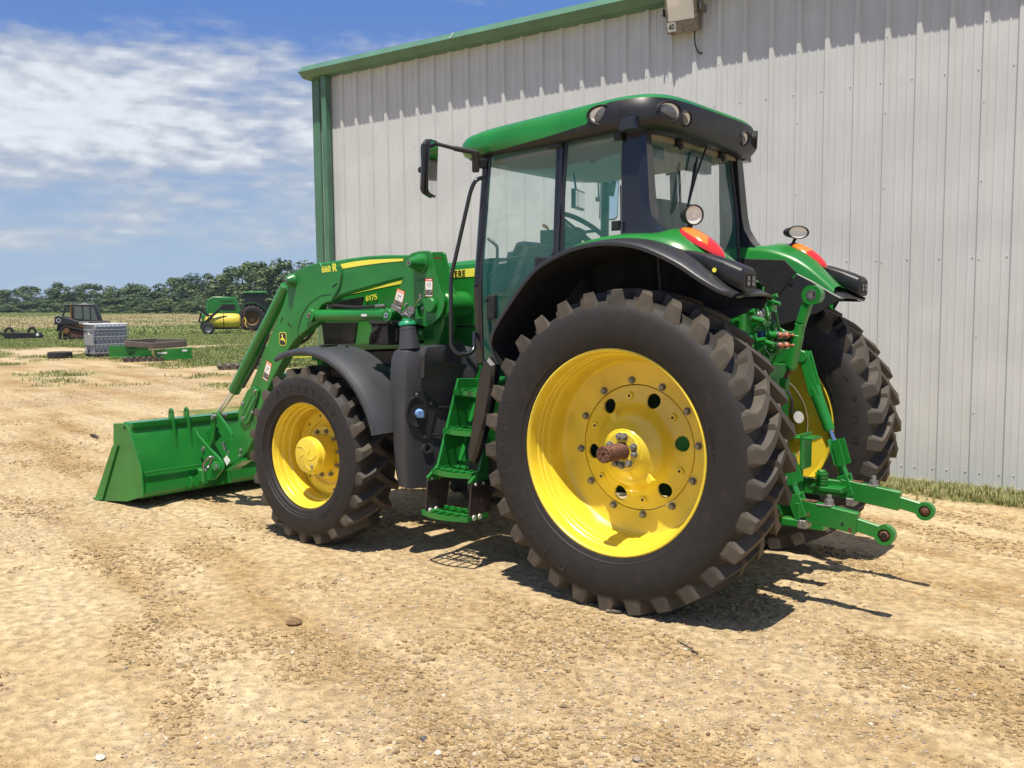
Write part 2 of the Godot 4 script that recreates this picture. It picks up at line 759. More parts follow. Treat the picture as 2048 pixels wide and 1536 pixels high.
func front_wheel(tr, sgn, spin):
	var mi = sgn < 0
	var w = hub(tr, "front_wheel")
	w.position = Vector3(-2.733, 0.672, 1.0142 * sgn)
	w.rotation = Vector3(0, -0.0198, spin)
	var m = MB.new(mi)
	tyre_mesh(m, 0.685, 0.193, 0.412, 22, 0.054, 8)
	part(w, "tyre", m, M.tyre)
	m = MB.new(false)
	m.col = Color(0.036, 0.033, 0.031)
	ring_text(m, "Firestone", 0.075, 0.53, 0.2215 * sgn, deg_to_rad(120 - rad_to_deg(spin)), deg_to_rad(9.5))
	ring_text(m, "380/85R30", 0.03, 0.49, 0.2215 * sgn, deg_to_rad(330 - rad_to_deg(spin)), deg_to_rad(3.8))
	part(w, "sidewall_lettering", m, M.tyre_letter)
	m = MB.new(mi)
	var prof = []
	for q in [[0.396, 0.152], [0.408, 0.160], [0.411, 0.166], [0.408, 0.174], [0.400, 0.176], [0.391, 0.165], [0.386, 0.142], [0.380, 0.132], [0.379, 0.10], [0.368, 0.088], [0.362, 0.05], [0.350, 0.038], [0.347, -0.02], [0.352, -0.05], [0.362, -0.09], [0.385, -0.13], [0.4, -0.172], [0.409, -0.165], [0.396, -0.15]]:
		prof.append(Vector2(q[0], q[1]))
	m.lathe(prof, 72, Vector3.ZERO, 0.45)
	part(w, "rim", m, M.yellow)
	m = MB.new(mi)
	m.lathe([Vector2(0.352, -0.055), Vector2(0.325, -0.048), Vector2(0.318, -0.040), Vector2(0.262, -0.040), Vector2(0.252, -0.046), Vector2(0.245, -0.062), Vector2(0.232, -0.066), Vector2(0.215, -0.05), Vector2(0.207, -0.024), Vector2(0.2, -0.016), Vector2(0.14, -0.016)], 64, Vector3.ZERO, 0.5)
	part(w, "wheel_disc", m, M.yellow)
	m = MB.new(mi)
	m.lathe([Vector2(0.150, -0.016), Vector2(0.150, 0.012), Vector2(0.146, 0.03), Vector2(0.143, 0.09), Vector2(0.148, 0.096), Vector2(0.148, 0.112), Vector2(0.141, 0.12), Vector2(0.139, 0.152), Vector2(0.134, 0.161), Vector2(0.125, 0.164), Vector2(0.0001, 0.164)], 56, Vector3.ZERO, 0.5)
	part(w, "planetary_hub", m, M.yellow)
	for k in 5:
		m = MB.new(mi)
		var a = TAU * k / 5.0 + 0.4
		var pts = []
		for j in 9:
			var u = j / 8.0
			var rr = lerpf(0.03, 0.12, u)
			var aa = a + 0.9 * u
			pts.append(Vector3(cos(aa) * rr, sin(aa) * rr, 0.1645))
		m.tube(pts, 0.0035, 6)
		part(w, "swirl_rib", m, M.yellow)
	m = MB.new(mi)
	m.cyl(Vector3(0.06, -0.085, 0.163), Vector3(0.06, -0.085, 0.171), 0.012, 0.011, 12)
	part(w, "drain_plug", m, M.zinc)
	var bm = bolt_mesh(0.0135, 0.03)
	for k in 10:
		var a = TAU * k / 10.0 + deg_to_rad(8) - spin
		var b = part(w, "bolt", bm, M.zinc)
		b.position = Vector3(cos(a) * 0.176, sin(a) * 0.176, -0.016 * sgn)
		if mi:
			b.rotation.x = PI
	for k in 12:
		var a = TAU * (k + 0.5) / 12.0 - spin
		if k % 3 == 2:
			continue
		m = MB.new(mi)
		m.box(Vector3(cos(a) * 0.292, sin(a) * 0.292, -0.0395), Vector3(0.017, 0.017, 0.002), 0.0005, Basis(Vector3(0, 0, 1), a))
		part(w, "square_hole", m, M.matt_black)
	return w


# ---------------------------------------------------------------- the tractor
func prism_part(tr, called, flat, z0, z1, material, mi = false, bev = 0.004):
	var m = MB.new(mi)
	m.prism(flat, z0, z1, bev)
	return part(tr, called, m, material)


func decal_tex(kind):
	# a printed safety label: border, coloured heading, pictogram and lines of small print
	var im = Image.create(48, 84, false, Image.FORMAT_RGB8)
	var edge = Color(0.62, 0.12, 0.05) if kind == 0 else Color(0.85, 0.35, 0.04)
	im.fill(edge)
	im.fill_rect(Rect2i(2, 2, 44, 80), Color(0.93, 0.92, 0.9))
	im.fill_rect(Rect2i(2, 2, 44, 12), Color(0.72, 0.1, 0.08) if kind == 0 else Color(0.88, 0.4, 0.05))
	im.fill_rect(Rect2i(16, 5, 26, 5), Color(0.95, 0.93, 0.9))
	im.fill_rect(Rect2i(6, 4, 6, 7), Color(0.96, 0.95, 0.92))
	var rng = RandomNumberGenerator.new()
	rng.seed = 40 + kind
	for k in 26:
		var a = rng.randi_range(12, 34)
		var b = rng.randi_range(20, 44)
		im.fill_rect(Rect2i(a, b, rng.randi_range(1, 3), rng.randi_range(1, 6)), Color(0.2, 0.2, 0.2))
	im.fill_rect(Rect2i(2, 52, 44, 26), Color(0.50, 0.48, 0.46))
	for k in 5:
		im.fill_rect(Rect2i(6, 54 + k * 5, rng.randi_range(22, 36), 2), Color(0.13, 0.12, 0.12))
	im.fill_rect(Rect2i(36, 66, 8, 10), Color(0.08, 0.08, 0.08))
	var m = StandardMaterial3D.new()
	m.resource_name = "safety_label_%d" % kind
	m.albedo_texture = ImageTexture.create_from_image(im)
	m.roughness = 0.4
	return m


func decal(parent, c, w, h, kind, basis = Basis()):
	var q = QuadMesh.new()
	q.size = Vector2(w, h)
	var o = part(parent, "safety_label", q, M["label%d" % kind])
	o.transform = Transform3D(basis, c)
	return o


func text_on(parent, called, s, size, at, basis, material, depth = 0.0015, font = "Droid Sans"):
	var o = part(parent, called, letters(s, size, depth, font), material)
	o.transform = Transform3D(basis, at)
	return o


func pin(m, c, r, l):
	m.cyl(c - Vector3(0, 0, l), c, r, r, 18, 0.003)


func hose(tr, pts, r = 0.012):
	var m = MB.new()
	m.tube(spline(pts, 7), r, 8)
	return part(tr, "hydraulic_hose", m, M.hose)


func shift(flat, dx, dy):
	var o = []
	for i in range(0, flat.size(), 2):
		o.append(flat[i] + dx)
		o.append(flat[i + 1] + dy)
	return o


func lerp_poly(x, pts):
	for i in pts.size() - 1:
		if x <= pts[i + 1][0]:
			return lerpf(pts[i][1], pts[i + 1][1], clampf((x - pts[i][0]) / (pts[i + 1][0] - pts[i][0]), 0, 1))
	return pts[-1][1]


func build_chassis(tr):
	var m = MB.new()
	m.prism([-2.1, 0.62, -0.6, 0.5, 0.15, 0.55, 0.38, 0.75, 0.38, 1.25, 0.1, 1.42, -0.9, 1.42, -2.1, 1.3], -0.27, 0.27, 0.03)
	part(tr, "transmission_housing", m, M.green_dull)
	m = MB.new()
	m.prism([-3.2, 0.75, -2.1, 0.75, -2.1, 1.5, -3.1, 1.45], -0.26, 0.26, 0.03)
	part(tr, "engine_block", m, M.plastic_black)
	m = MB.new()
	m.cyl(Vector3(0, 0.946, -0.72), Vector3(0, 0.946, 0.72), 0.17, 0.17, 28, 0.01)
	m.cyl(Vector3(0, 0.946, -0.5), Vector3(0, 0.946, 0.5), 0.24, 0.24, 28, 0.03)
	m.cyl(Vector3(0, 0.946, -0.92), Vector3(0, 0.946, 0.92), 0.09, 0.09, 24)
	part(tr, "rear_axle_housing", m, M.green)
	for s in [1, -1]:
		m = MB.new(s < 0)
		m.prism([-3.45, 0.86, -1.9, 0.86, -1.9, 1.12, -3.45, 1.05], 0.27, 0.33, 0.01)
		part(tr, "frame_rail", m, M.green)
	m = MB.new()
	m.prism([-0.16, 0.5, 0.16, 0.5, 0.13, 0.74, -0.13, 0.74], -0.62, 0.62, 0.03)
	m.cyl(Vector3(0, 0.62, -0.88), Vector3(0, 0.62, 0.88), 0.09, 0.09, 20)
	m.ball(Vector3(0.05, 0.6, 0), Vector3(0.2, 0.16, 0.2))
	var fa = part(tr, "front_axle", m, M.green_dull)
	fa.position = Vector3(-2.733, 0.05, 0)
	for q in [[0.62, 0.75, 0.34], [-0.62, 0.9, 0.5]]:
		m = MB.new()
		m.box(Vector3(-1.05, 0.66, q[0]), Vector3(q[1], q[2], 0.5), 0.05)
		part(tr, "under_cab_tank", m, M.plastic_black)


func build_hood(tr):
	var h = hub(tr, "hood")
	var m = MB.new()
	var st = [[-1.66, 2.175, 1.50], [-1.9, 2.165, 1.50], [-2.3, 2.135, 1.48], [-2.7, 2.09, 1.46], [-3.1, 2.03, 1.44], [-3.35, 1.985, 1.42], [-3.47, 1.93, 1.42], [-3.54, 1.83, 1.44], [-3.57, 1.70, 1.45]]
	var rows = []
	for i in st.size():
		var x = st[i][0]
		var t = st[i][1]
		var b = st[i][2]
		var w = 0.39 - (0.0 if i < 6 else 0.03 * (i - 5))
		var r = []
		for q in [[0.98, 0.0], [1.0, 0.35], [1.0, 0.78], [0.99, 0.86], [0.95, 0.93], [0.86, 0.975], [0.72, 0.99], [0.45, 1.0], [0.0, 1.008]]:
			r.append(Vector3(x, lerpf(b, t, q[1]), w * q[0]))
		for k in range(7, -1, -1):
			r.append(Vector3(x, r[k].y, -r[k].z))
		rows.append(r)
	m.grid(rows, false, 0.5)
	var fr = rows[-1]
	for k in 8:
		m.quad(fr[k], fr[k + 1], fr[15 - k], fr[16 - k])
	part(h, "hood_shell", m, M.green)
	for s in [1, -1]:
		var mi = s < 0
		m = MB.new(mi)
		m.prism([-2.029, 2.075, -1.703, 2.092, -1.704, 2.029, -2.006, 2.02], 0.389, 0.3935, 0.0008)
		m.prism([-3.222, 1.888, -2.856, 1.943, -2.486, 2.018, -2.062, 2.056, -2.025, 2.06, -2.025, 2.027, -2.062, 2.024, -2.486, 1.986, -2.856, 1.938], 0.389, 0.393, 0.0008)
		part(h, "yellow_stripe", m, M.yellow_flat)
		m = MB.new(mi)
		m.prism([-3.313, 1.849, -2.916, 1.888, -2.943, 1.8, -3.314, 1.788], 0.385, 0.398, 0.004)
		m.prism([-3.445, 1.671, -2.989, 1.677, -3.035, 1.5, -3.412, 1.474], 0.385, 0.398, 0.004)
		part(h, "side_grille", m, M.plastic_black)
		m = MB.new(mi)
		m.prism([-2.035, 1.657, -1.702, 1.661, -1.702, 1.648, -2.035, 1.644], 0.36, 0.3945, 0.001)
		part(h, "panel_gap", m, M.matt_black)
	var sl = Basis(Vector3(0, 0, 1), 0.05)
	text_on(h, "side_lettering", "DEERE", 0.066, Vector3(-1.905, 2.05, 0.395), sl, M.gloss_black, 0.002)
	text_on(h, "side_lettering", "JOHN", 0.066, Vector3(-2.10, 2.035, 0.395), sl, M.gloss_black, 0.002)
	text_on(h, "model_number", "6175", 0.062, Vector3(-2.82, 1.878, 0.4), Basis(Vector3(0, 0, 1), 0.14), M.yellow_flat, 0.002)
	m = MB.new()
	m.prism([-3.6, 1.0, -3.4, 1.0, -3.4, 1.45, -3.56, 1.45], -0.3, 0.3, 0.02)
	part(h, "nose_panel", m, M.plastic_black)
	m = MB.new()
	m.prism([-2.45, 1.2, -1.68, 1.2, -1.66, 1.5, -2.45, 1.5], -0.375, 0.375, 0.006)
	part(h, "lower_side_panel", m, M.green)
	var f = MB.new(true)
	f.cyl(Vector3(-1.95, 1.3, 0.5), Vector3(-1.95, 1.75, 0.5), 0.08, 0.08, 20)
	part(tr, "exhaust_canister", f, M.matt_black)


func build_cab(tr):
	# roof
	var rf = hub(tr, "cab_roof")
	var rings = [[2.845, 0.70, -1.36, -0.05], [2.85, 0.80, -1.50, 0.03], [2.885, 0.825, -1.58, 0.07], [2.92, 0.83, -1.625, 0.085], [2.985, 0.825, -1.63, 0.075], [3.03, 0.80, -1.59, 0.055], [3.055, 0.74, -1.48, 0.02], [3.075, 0.60, -1.2, -0.06], [3.085, 0.3, -0.95, -0.3]]
	var ns = 144
	var rp = []
	for q in rings:
		var r = []
		var cx = (q[2] + q[3]) / 2
		var hx = (q[3] - q[2]) / 2
		for k in ns:
			var a = TAU * k / ns
			var ex = 0.30
			var x = cx + hx * signf(cos(a)) * pow(absf(cos(a)), ex)
			var z = q[1] * signf(sin(a)) * pow(absf(sin(a)), ex + 0.06)
			r.append(Vector3(x, q[0] + 0.052 * (x + 0.70) - 0.03 * maxf(0.0, x + 0.25) + 0.018 * (x + 1.0) * clampf((q[0] - 2.92) / 0.1, 0.0, 1.3), z))
		rp.append(r)
	# the dark valance rises from a narrow band at the front to the whole rear face
	var lo = []
	var up = []
	for i in 9:
		lo.append([])
		up.append([])
	for k in ns:
		var sm = spline([rp[0][k], rp[1][k], rp[2][k], rp[3][k], rp[4][k], rp[5][k], rp[6][k], rp[7][k], rp[8][k]], 6)
		var xm = rp[3][k].x
		var cut = 10.0 + 5.0 * smoothstep(-1.3, -0.5, xm) + 14.0 * smoothstep(-0.52, -0.26, xm)
		for i in 9:
			for h in 2:
				var u = lerpf(0.0, cut, i / 8.0) if h == 0 else lerpf(cut, 48.0, i / 8.0)
				var j = mini(int(u), 47)
				(lo if h == 0 else up)[i].append(sm[j].lerp(sm[j + 1], u - j))
	var black = MB.new()
	var green = MB.new()
	black.grid(lo, true, 1.0)
	green.grid(up, true, 1.0)
	var top = rp[-1]
	for k in ns:
		green.tri(Vector3(-0.62, 3.100, 0), top[k], top[(k + 1) % ns])
	part(rf, "roof_cap", green, M.green)
	part(rf, "roof_underside", black, M.plastic_black)
	var m = MB.new()
	m.box(Vector3(-0.7, 2.84, 0), Vector3(1.2, 0.03, 1.36), 0.01, Basis(Vector3(0, 0, 1), 0.05))
	part(rf, "headliner", m, M.liner)
	# work lamps let into the rear of the roof
	var lamps = [[Vector3(-0.33, 2.985, 0.805), Vector3(0.35, -0.08, 1), 0.078, 0.05], [Vector3(0.03, 2.99, 0.63), Vector3(1, -0.05, 0.45), 0.078, 0.05], [Vector3(0.065, 2.965, 0.48), Vector3(1, -0.25, 0.35), 0.036, 0.04], [Vector3(0.07, 2.96, -0.36), Vector3(1, -0.25, 0.2), 0.036, 0.04], [Vector3(0.045, 2.985, -0.60), Vector3(1, -0.05, -0.45), 0.078, 0.05], [Vector3(-0.33, 2.985, -0.805), Vector3(0.45, -0.08, -1), 0.078, 0.05]]
	for q in lamps:
		var f = q[1].normalized()
		var s = Vector3.UP.cross(f).normalized()
		var u = f.cross(s)
		var lm = MB.new()
		lm.xf = Transform3D(Basis(s * q[2], u * q[3], f), q[0])
		lm.lathe([Vector2(1.25, -0.04), Vector2(1.26, 0.018), Vector2(1.18, 0.026), Vector2(1.04, 0.022), Vector2(1.0, 0.012)], 32, Vector3.ZERO, 0.7)
		part(rf, "lamp_bezel", lm, M.matt_black)
		lm = MB.new()
		lm.xf = Transform3D(Basis(s * q[2], u * q[3], f), q[0])
		lm.lathe([Vector2(1.0, 0.016), Vector2(0.8, 0.021), Vector2(0.5, 0.025), Vector2(0.0001, 0.027)], 32, Vector3.ZERO, 1.0)
		part(rf, "lamp_glass", lm, M.lens_glass)
		lm = MB.new()
		lm.xf = Transform3D(Basis(s * q[2], u * q[3], f), q[0])
		lm.lathe([Vector2(0.99, 0.013), Vector2(0.7, 0.008), Vector2(0.35, 0.004), Vector2(0.16, 0.004), Vector2(0.16, 0.011), Vector2(0.0001, 0.012)], 24, Vector3.ZERO, 0.4)
		part(rf, "lamp_reflector", lm, M.lens)
	# pillars and posts
	for s in [1, -1]:
		var mi = s < 0
		m = MB.new(mi)
		m.bar(Vector3(-1.335, 1.40, 0.775), Vector3(-1.345, 1.95, 0.80), 0.05, 0.055, 0.01)
		m.bar(Vector3(-1.345, 1.94, 0.80), Vector3(-1.30, 2.88, 0.745), 0.05, 0.055, 0.01)
		part(tr, "front_pillar", m, M.gloss_black)
		m = MB.new(mi)
		m.bar(Vector3(-0.665, 2.02, 0.80), Vector3(-0.665, 2.93, 0.745), 0.03, 0.052, 0.008)
		m.bar(Vector3(-0.655, 2.1, 0.815), Vector3(-0.657, 2.86, 0.762), 0.012, 0.02, 0.004)
		part(tr, "door_post", m, M.gloss_black)
		# broad rear pillar that flares out over the fender
		m = MB.new(mi)
		var rows = []
		for q in [[2.93, -0.235, -0.09, 0.735, 0.62], [2.80, -0.23, -0.075, 0.745, 0.62], [2.6, -0.225, -0.055, 0.755, 0.62], [2.45, -0.22, -0.04, 0.765, 0.62], [2.36, -0.215, -0.02, 0.77, 0.62], [2.28, -0.21, 0.03, 0.775, 0.61], [2.20, -0.21, 0.10, 0.78, 0.60], [2.15, -0.21, 0.13, 0.78, 0.60]]:
			rows.append([Vector3(q[1], q[0], q[4]), Vector3(q[1], q[0], q[3] - 0.01), Vector3(q[1] + 0.012, q[0], q[3]), Vector3(q[2] - 0.03, q[0], q[3] - 0.006), Vector3(q[2], q[0], q[3] - 0.045), Vector3(q[2] - 0.005, q[0], q[4]), Vector3(q[1], q[0], q[4])])
		m.grid(rows, false, 0.6)
		part(tr, "rear_pillar", m, M.gloss_black)
		m = MB.new(mi)
		m.prism([-0.205, 2.86, -0.07, 2.865, -0.08, 2.95, -0.19, 2.945], 0.70, 0.836, 0.012)
		part(tr, "pillar_cap", m, M.gloss_black)
		# door with its frame, pane, handle and lock
		var d = hub(tr, "cab_door")
		m = MB.new(mi)
		var dl = [[-1.315, 1.42, 0.785], [-1.315, 1.95, 0.808], [-1.272, 2.865, 0.752], [-0.695, 2.90, 0.752], [-0.69, 2.15, 0.80], [-0.83, 2.0, 0.808], [-1.0, 1.75, 0.80], [-1.10, 1.48, 0.788], [-1.15, 1.42, 0.785]]
		var loop = []
		for q in dl:
			loop.append(Vector3(q[0], q[1], q[2]))
		loop.append(loop[0])
		for k in loop.size() - 1:
			m.tube([loop[k], loop[k + 1]], 0.016, 8)
		part(d, "door_frame", m, M.gloss_black)
		m = MB.new(mi)
		var left = [[1.42, -1.31, -1.14], [1.5, -1.31, -1.09], [1.75, -1.31, -1.0], [1.95, -1.31, -0.87], [2.05, -1.308, -0.78], [2.15, -1.302, -0.69], [2.4, -1.292, -0.69], [2.6, -1.285, -0.69], [2.87, -1.272, -0.69]]
		var zl = [0.786, 0.79, 0.80, 0.806, 0.806, 0.802, 0.79, 0.775, 0.753]
		var g = []
		for k in left.size():
			g.append([Vector3(left[k][1], left[k][0], zl[k]), Vector3((left[k][1] + left[k][2]) / 2, left[k][0], zl[k] + 0.006), Vector3(left[k][2], left[k][0], zl[k])])
		m.grid(g, false, 1.5)
		part(d, "door_glass", m, M.cab_glass)
		m = MB.new(mi)
		m.box(Vector3(-1.205, 1.80, 0.815), Vector3(0.075, 0.16, 0.04), 0.012)
		m.box(Vector3(-1.235, 1.845, 0.84), Vector3(0.02, 0.02, 0.02), 0.006)
		m.box(Vector3(-1.19, 1.735, 0.838), Vector3(0.05, 0.035, 0.018), 0.006)
		part(d, "door_handle", m, M.plastic_black)
		m = MB.new(mi)
		m.tube(rounded([Vector3(-1.29, 2.27, 0.755), Vector3(-1.21, 2.22, 0.75), Vector3(-1.215, 2.06, 0.75), Vector3(-1.30, 2.0, 0.755)], 0.03), 0.011, 8)
		part(d, "inside_pull", m, M.plastic_black)
		m = MB.new(mi)
		m.box(Vector3(-0.70, 2.865, 0.775), Vector3(0.10, 0.085, 0.04), 0.02)
		part(d, "door_hinge", m, M.plastic_black)
		m = MB.new(mi)
		m.box(Vector3(-0.76, 2.085, 0.83), Vector3(0.13, 0.075, 0.045), 0.018)
		m.box(Vector3(-0.675, 2.085, 0.825), Vector3(0.05, 0.09, 0.05), 0.008)
		part(d, "door_hinge", m, M.plastic_black)
		# quarter window
		var qw = hub(tr, "quarter_window")
		m = MB.new(mi)
		m.grid([[Vector3(-0.63, 2.09, 0.802), Vector3(-0.40, 2.17, 0.805), Vector3(-0.21, 2.22, 0.80)], [Vector3(-0.63, 2.5, 0.785), Vector3(-0.4, 2.52, 0.79), Vector3(-0.21, 2.54, 0.782)], [Vector3(-0.63, 2.905, 0.75), Vector3(-0.4, 2.915, 0.753), Vector3(-0.21, 2.925, 0.748)]], false, 1.5)
		part(qw, "pane", m, M.cab_glass)
		m = MB.new(mi)
		m.tube([Vector3(-0.63, 2.91, 0.755), Vector3(-0.63, 2.5, 0.79), Vector3(-0.63, 2.09, 0.807), Vector3(-0.55, 2.10, 0.808), Vector3(-0.40, 2.16, 0.808), Vector3(-0.2, 2.215, 0.803)], 0.011, 8)
		m.tube([Vector3(-0.63, 2.91, 0.755), Vector3(-0.21, 2.93, 0.752)], 0.011, 8)
		part(qw, "seal", m, M.gloss_black)
		m = MB.new(mi)
		m.box(Vector3(-0.235, 2.855, 0.768), Vector3(0.055, 0.06, 0.03), 0.008)
		part(qw, "window_hinge", m, M.plastic_black)
		m = MB.new(mi)
		m.box(Vector3(-0.225, 2.30, 0.805), Vector3(0.055, 0.06, 0.03), 0.008)
		part(qw, "window_hinge", m, M.plastic_black)
		# mirror on its arm
		var mr = hub(tr, "mirror")
		m = MB.new(mi)
		m.tube(rounded([Vector3(-1.508, 2.904, 1.1), Vector3(-1.393, 2.865, 0.98)], 0.01), 0.013, 10)
		m.tube([Vector3(-1.399, 2.867, 0.98), Vector3(-1.299, 2.844, 0.88)], 0.018, 10)
		m.tube(rounded([Vector3(-1.508, 2.906, 1.1), Vector3(-1.583, 2.899, 1.1), Vector3(-1.587, 2.862, 1.1), Vector3(-1.582, 2.731, 1.1)], 0.03), 0.008, 8)
		m.bar(Vector3(-1.294, 2.848, 0.88), Vector3(-1.311, 2.713, 0.86), 0.05, 0.045, 0.008)
		m.bar(Vector3(-1.313, 2.771, 0.85), Vector3(-1.288, 2.776, 0.79), 0.06, 0.06, 0.006)
		m.cyl(Vector3(-1.606, 2.729, 1.1), Vector3(-1.555, 2.722, 1.1), 0.022, 0.022, 14, 0.004)
		m.ball(Vector3(-1.511, 2.904, 1.1), 0.022)
		part(mr, "mirror_arm", m, M.plastic_black)
		var mc = Vector3(-1.482, 2.725, 1.12)
		var mb = Basis(Vector3.UP, 1.93) * Basis(Vector3(1, 0, 0), 0.05)
		m = MB.new(mi)
		m.xf = Transform3D(mb, mc)
		m.prism([-0.085, -0.15, -0.06, -0.175, 0.06, -0.19, 0.085, -0.17, 0.085, 0.16, 0.06, 0.19, -0.05, 0.185, -0.085, 0.15], -0.045, 0.0, 0.014)
		m.prism([-0.085, -0.15, -0.06, -0.175, 0.06, -0.19, 0.085, -0.17, 0.085, 0.16, 0.06, 0.19, -0.05, 0.185, -0.085, 0.15], 0.0, 0.012, 0.004)
		part(mr, "mirror_housing", m, M.plastic_black)
		m = MB.new(mi)
		m.xf = Transform3D(mb, mc)
		m.prism([-0.073, -0.14, -0.05, -0.163, 0.055, -0.176, 0.073, -0.16, 0.073, 0.15, 0.055, 0.176, -0.045, 0.172, -0.073, 0.14], 0.0125, 0.0145, 0.0005)
		part(mr, "mirror_glass", m, M.mirror)
	# grab rail beside the door
	m = MB.new()
	m.tube(rounded([Vector3(-1.249, 2.676, 0.84), Vector3(-1.251, 2.655, 0.93), Vector3(-1.28, 2.58, 0.95), Vector3(-1.418, 1.993, 1), Vector3(-1.417, 1.526, 1), Vector3(-1.378, 1.476, 0.98), Vector3(-1.327, 1.477, 0.9), Vector3(-1.329, 1.512, 0.86), Vector3(-1.363, 1.62, 0.82)], 0.06), 0.0145, 10)
	part(tr, "grab_rail", m, M.gloss_black)
	# rear window with wiper
	var rw = hub(tr, "rear_window")
	m = MB.new()
	m.grid([[Vector3(-0.02, 1.85, -0.6), Vector3(0.02, 1.85, 0), Vector3(-0.02, 1.85, 0.6)], [Vector3(-0.08, 2.45, -0.6), Vector3(-0.04, 2.45, 0), Vector3(-0.08, 2.45, 0.6)], [Vector3(-0.14, 2.885, -0.6), Vector3(-0.10, 2.90, 0), Vector3(-0.14, 2.885, 0.6)]], false, 1.5)
	part(rw, "pane", m, M.cab_glass)
	m = MB.new()
	m.tube([Vector3(-0.015, 1.85, 0.595), Vector3(-0.075, 2.45, 0.595), Vector3(-0.135, 2.885, 0.595), Vector3(-0.10, 2.90, 0), Vector3(-0.135, 2.885, -0.595), Vector3(-0.075, 2.45, -0.595), Vector3(-0.015, 1.85, -0.595)], 0.017, 8)
	part(rw, "seal", m, M.plastic_black)
	for z in [0.27, -0.36]:
		m = MB.new()
		m.box(Vector3(-0.085, 2.875, z), Vector3(0.05, 0.075, 0.05), 0.012)
		m.ball(Vector3(-0.07, 2.835, z), 0.02)
		part(rw, "window_hinge", m, M.plastic_black)
	m = MB.new()
	m.cyl(Vector3(-0.09, 2.905, -0.05), Vector3(-0.03, 2.905, -0.05), 0.03, 0.025, 14)
	m.bar(Vector3(-0.04, 2.90, -0.055), Vector3(-0.035, 2.69, 0.10), 0.012, 0.012, 0.003)
	m.bar(Vector3(-0.035, 2.70, 0.095), Vector3(-0.005, 2.43, 0.29), 0.008, 0.012, 0.002)
	m.bar(Vector3(-0.028, 2.74, 0.14), Vector3(-0.018, 2.60, 0.195), 0.02, 0.018, 0.003)
	m.bar(Vector3(-0.03, 2.78, 0.115), Vector3(0.002, 2.42, 0.305), 0.012, 0.02, 0.003)
	part(rw, "wiper", m, M.matt_black)
	# windscreen
	m = MB.new()
	m.grid([[Vector3(-1.36, 1.6, -0.76), Vector3(-1.42, 1.6, 0), Vector3(-1.36, 1.6, 0.76)], [Vector3(-1.30, 2.87, -0.73), Vector3(-1.36, 2.87, 0), Vector3(-1.30, 2.87, 0.73)]], false, 1.5)
	part(tr, "windscreen", m, M.cab_glass)
	# interior
	m = MB.new()
	m.box(Vector3(-0.7, 1.42, 0), Vector3(1.25, 0.05, 1.5), 0.01)
	m.box(Vector3(-0.12, 1.62, 0), Vector3(0.15, 0.45, 1.15), 0.03)
	part(tr, "cab_floor", m, M.plastic_black)
	var seat = hub(tr, "driver_seat")
	m = MB.new()
	m.box(Vector3(-0.62, 1.98, 0), Vector3(0.5, 0.15, 0.52), 0.06)
	m.box(Vector3(-0.34, 2.25, 0), Vector3(0.15, 0.56, 0.50), 0.06, Basis(Vector3(0, 0, 1), -0.14))
	part(seat, "cushions", m, M.seat_grey)
	m = MB.new()
	m.box(Vector3(-0.55, 1.68, 0), Vector3(0.4, 0.5, 0.4), 0.04)
	part(seat, "seat_base", m, M.matt_black)
	m = MB.new()
	m.box(Vector3(-0.55, 2.18, -0.33), Vector3(0.5, 0.09, 0.11), 0.03)
	part(seat, "armrest", m, M.seat_grey)
	m = MB.new()
	m.box(Vector3(-0.52, 2.16, 0.32), Vector3(0.34, 0.07, 0.07), 0.025)
	part(seat, "armrest", m, M.seat_grey)
	# folded passenger seat beside the door
	var ps = hub(tr, "passenger_seat")
	m = MB.new()
	m.prism([-1.38, 2.125, -1.273, 2.137, -1.263, 2.186, -1.217, 2.19, -1.182, 2.248, -1.126, 2.257, -1.033, 2.238, -0.991, 2.22, -1.066, 2.21, -1.1, 2.147, -1.151, 2.013, -1.229, 1.877, -1.416, 1.878], 0.36, 0.60, 0.03)
	part(ps, "folded_back", m, M.trim_grey)
	m = MB.new()
	m.tube([Vector3(-1.226, 2.135, 0.62), Vector3(-1.063, 2.15, 0.62), Vector3(-1.123, 2.024, 0.62)], 0.014, 8)
	m.tube([Vector3(-0.955, 2.212, 0.62), Vector3(-1.038, 2.199, 0.62), Vector3(-1.106, 2.023, 0.62)], 0.014, 8)
	part(ps, "hinge_frame", m, M.matt_black)
	m = MB.new()
	m.prism([-1.0, 1.45, -0.2, 1.45, -0.2, 2.2, -0.45, 2.3, -0.86, 2.2, -1.0, 1.9], -0.72, -0.48, 0.04)
	part(tr, "side_console", m, M.trim_grey)
	m = MB.new()
	m.prism([-1.33, 1.45, -1.10, 1.45, -1.05, 1.95, -1.10, 2.18, -1.22, 2.26, -1.33, 2.2], -0.2, 0.2, 0.04)
	part(tr, "steering_console", m, M.seat_grey)
	m = MB.new()
	m.box(Vector3(-1.15, 2.30, 0.02), Vector3(0.10, 0.13, 0.30), 0.03, Basis(Vector3(0, 0, 1), 0.5))
	part(tr, "instrument_cluster", m, M.display)
	var sw = hub(tr, "steering_wheel")
	var swc = Vector3(-1.0, 2.37, 0.02)
	m = MB.new()
	var ring = []
	var sb = Basis(Vector3(0, 0, 1), -0.62)
	for k in 33:
		var a = TAU * k / 32.0
		ring.append(swc + sb * Vector3(cos(a) * 0.205, 0, sin(a) * 0.205))
	m.tube(ring, 0.019, 8)
	for a in [0.5, 2.6, 4.7]:
		m.tube([swc - sb.y * 0.03, swc + sb * Vector3(cos(a) * 0.2, 0, sin(a) * 0.2)], 0.013, 6)
	m.cyl(swc - sb.y * 0.2, swc - sb.y * 0.01, 0.035, 0.045, 14)
	part(sw, "wheel_rim", m, M.matt_black)
	m = MB.new()
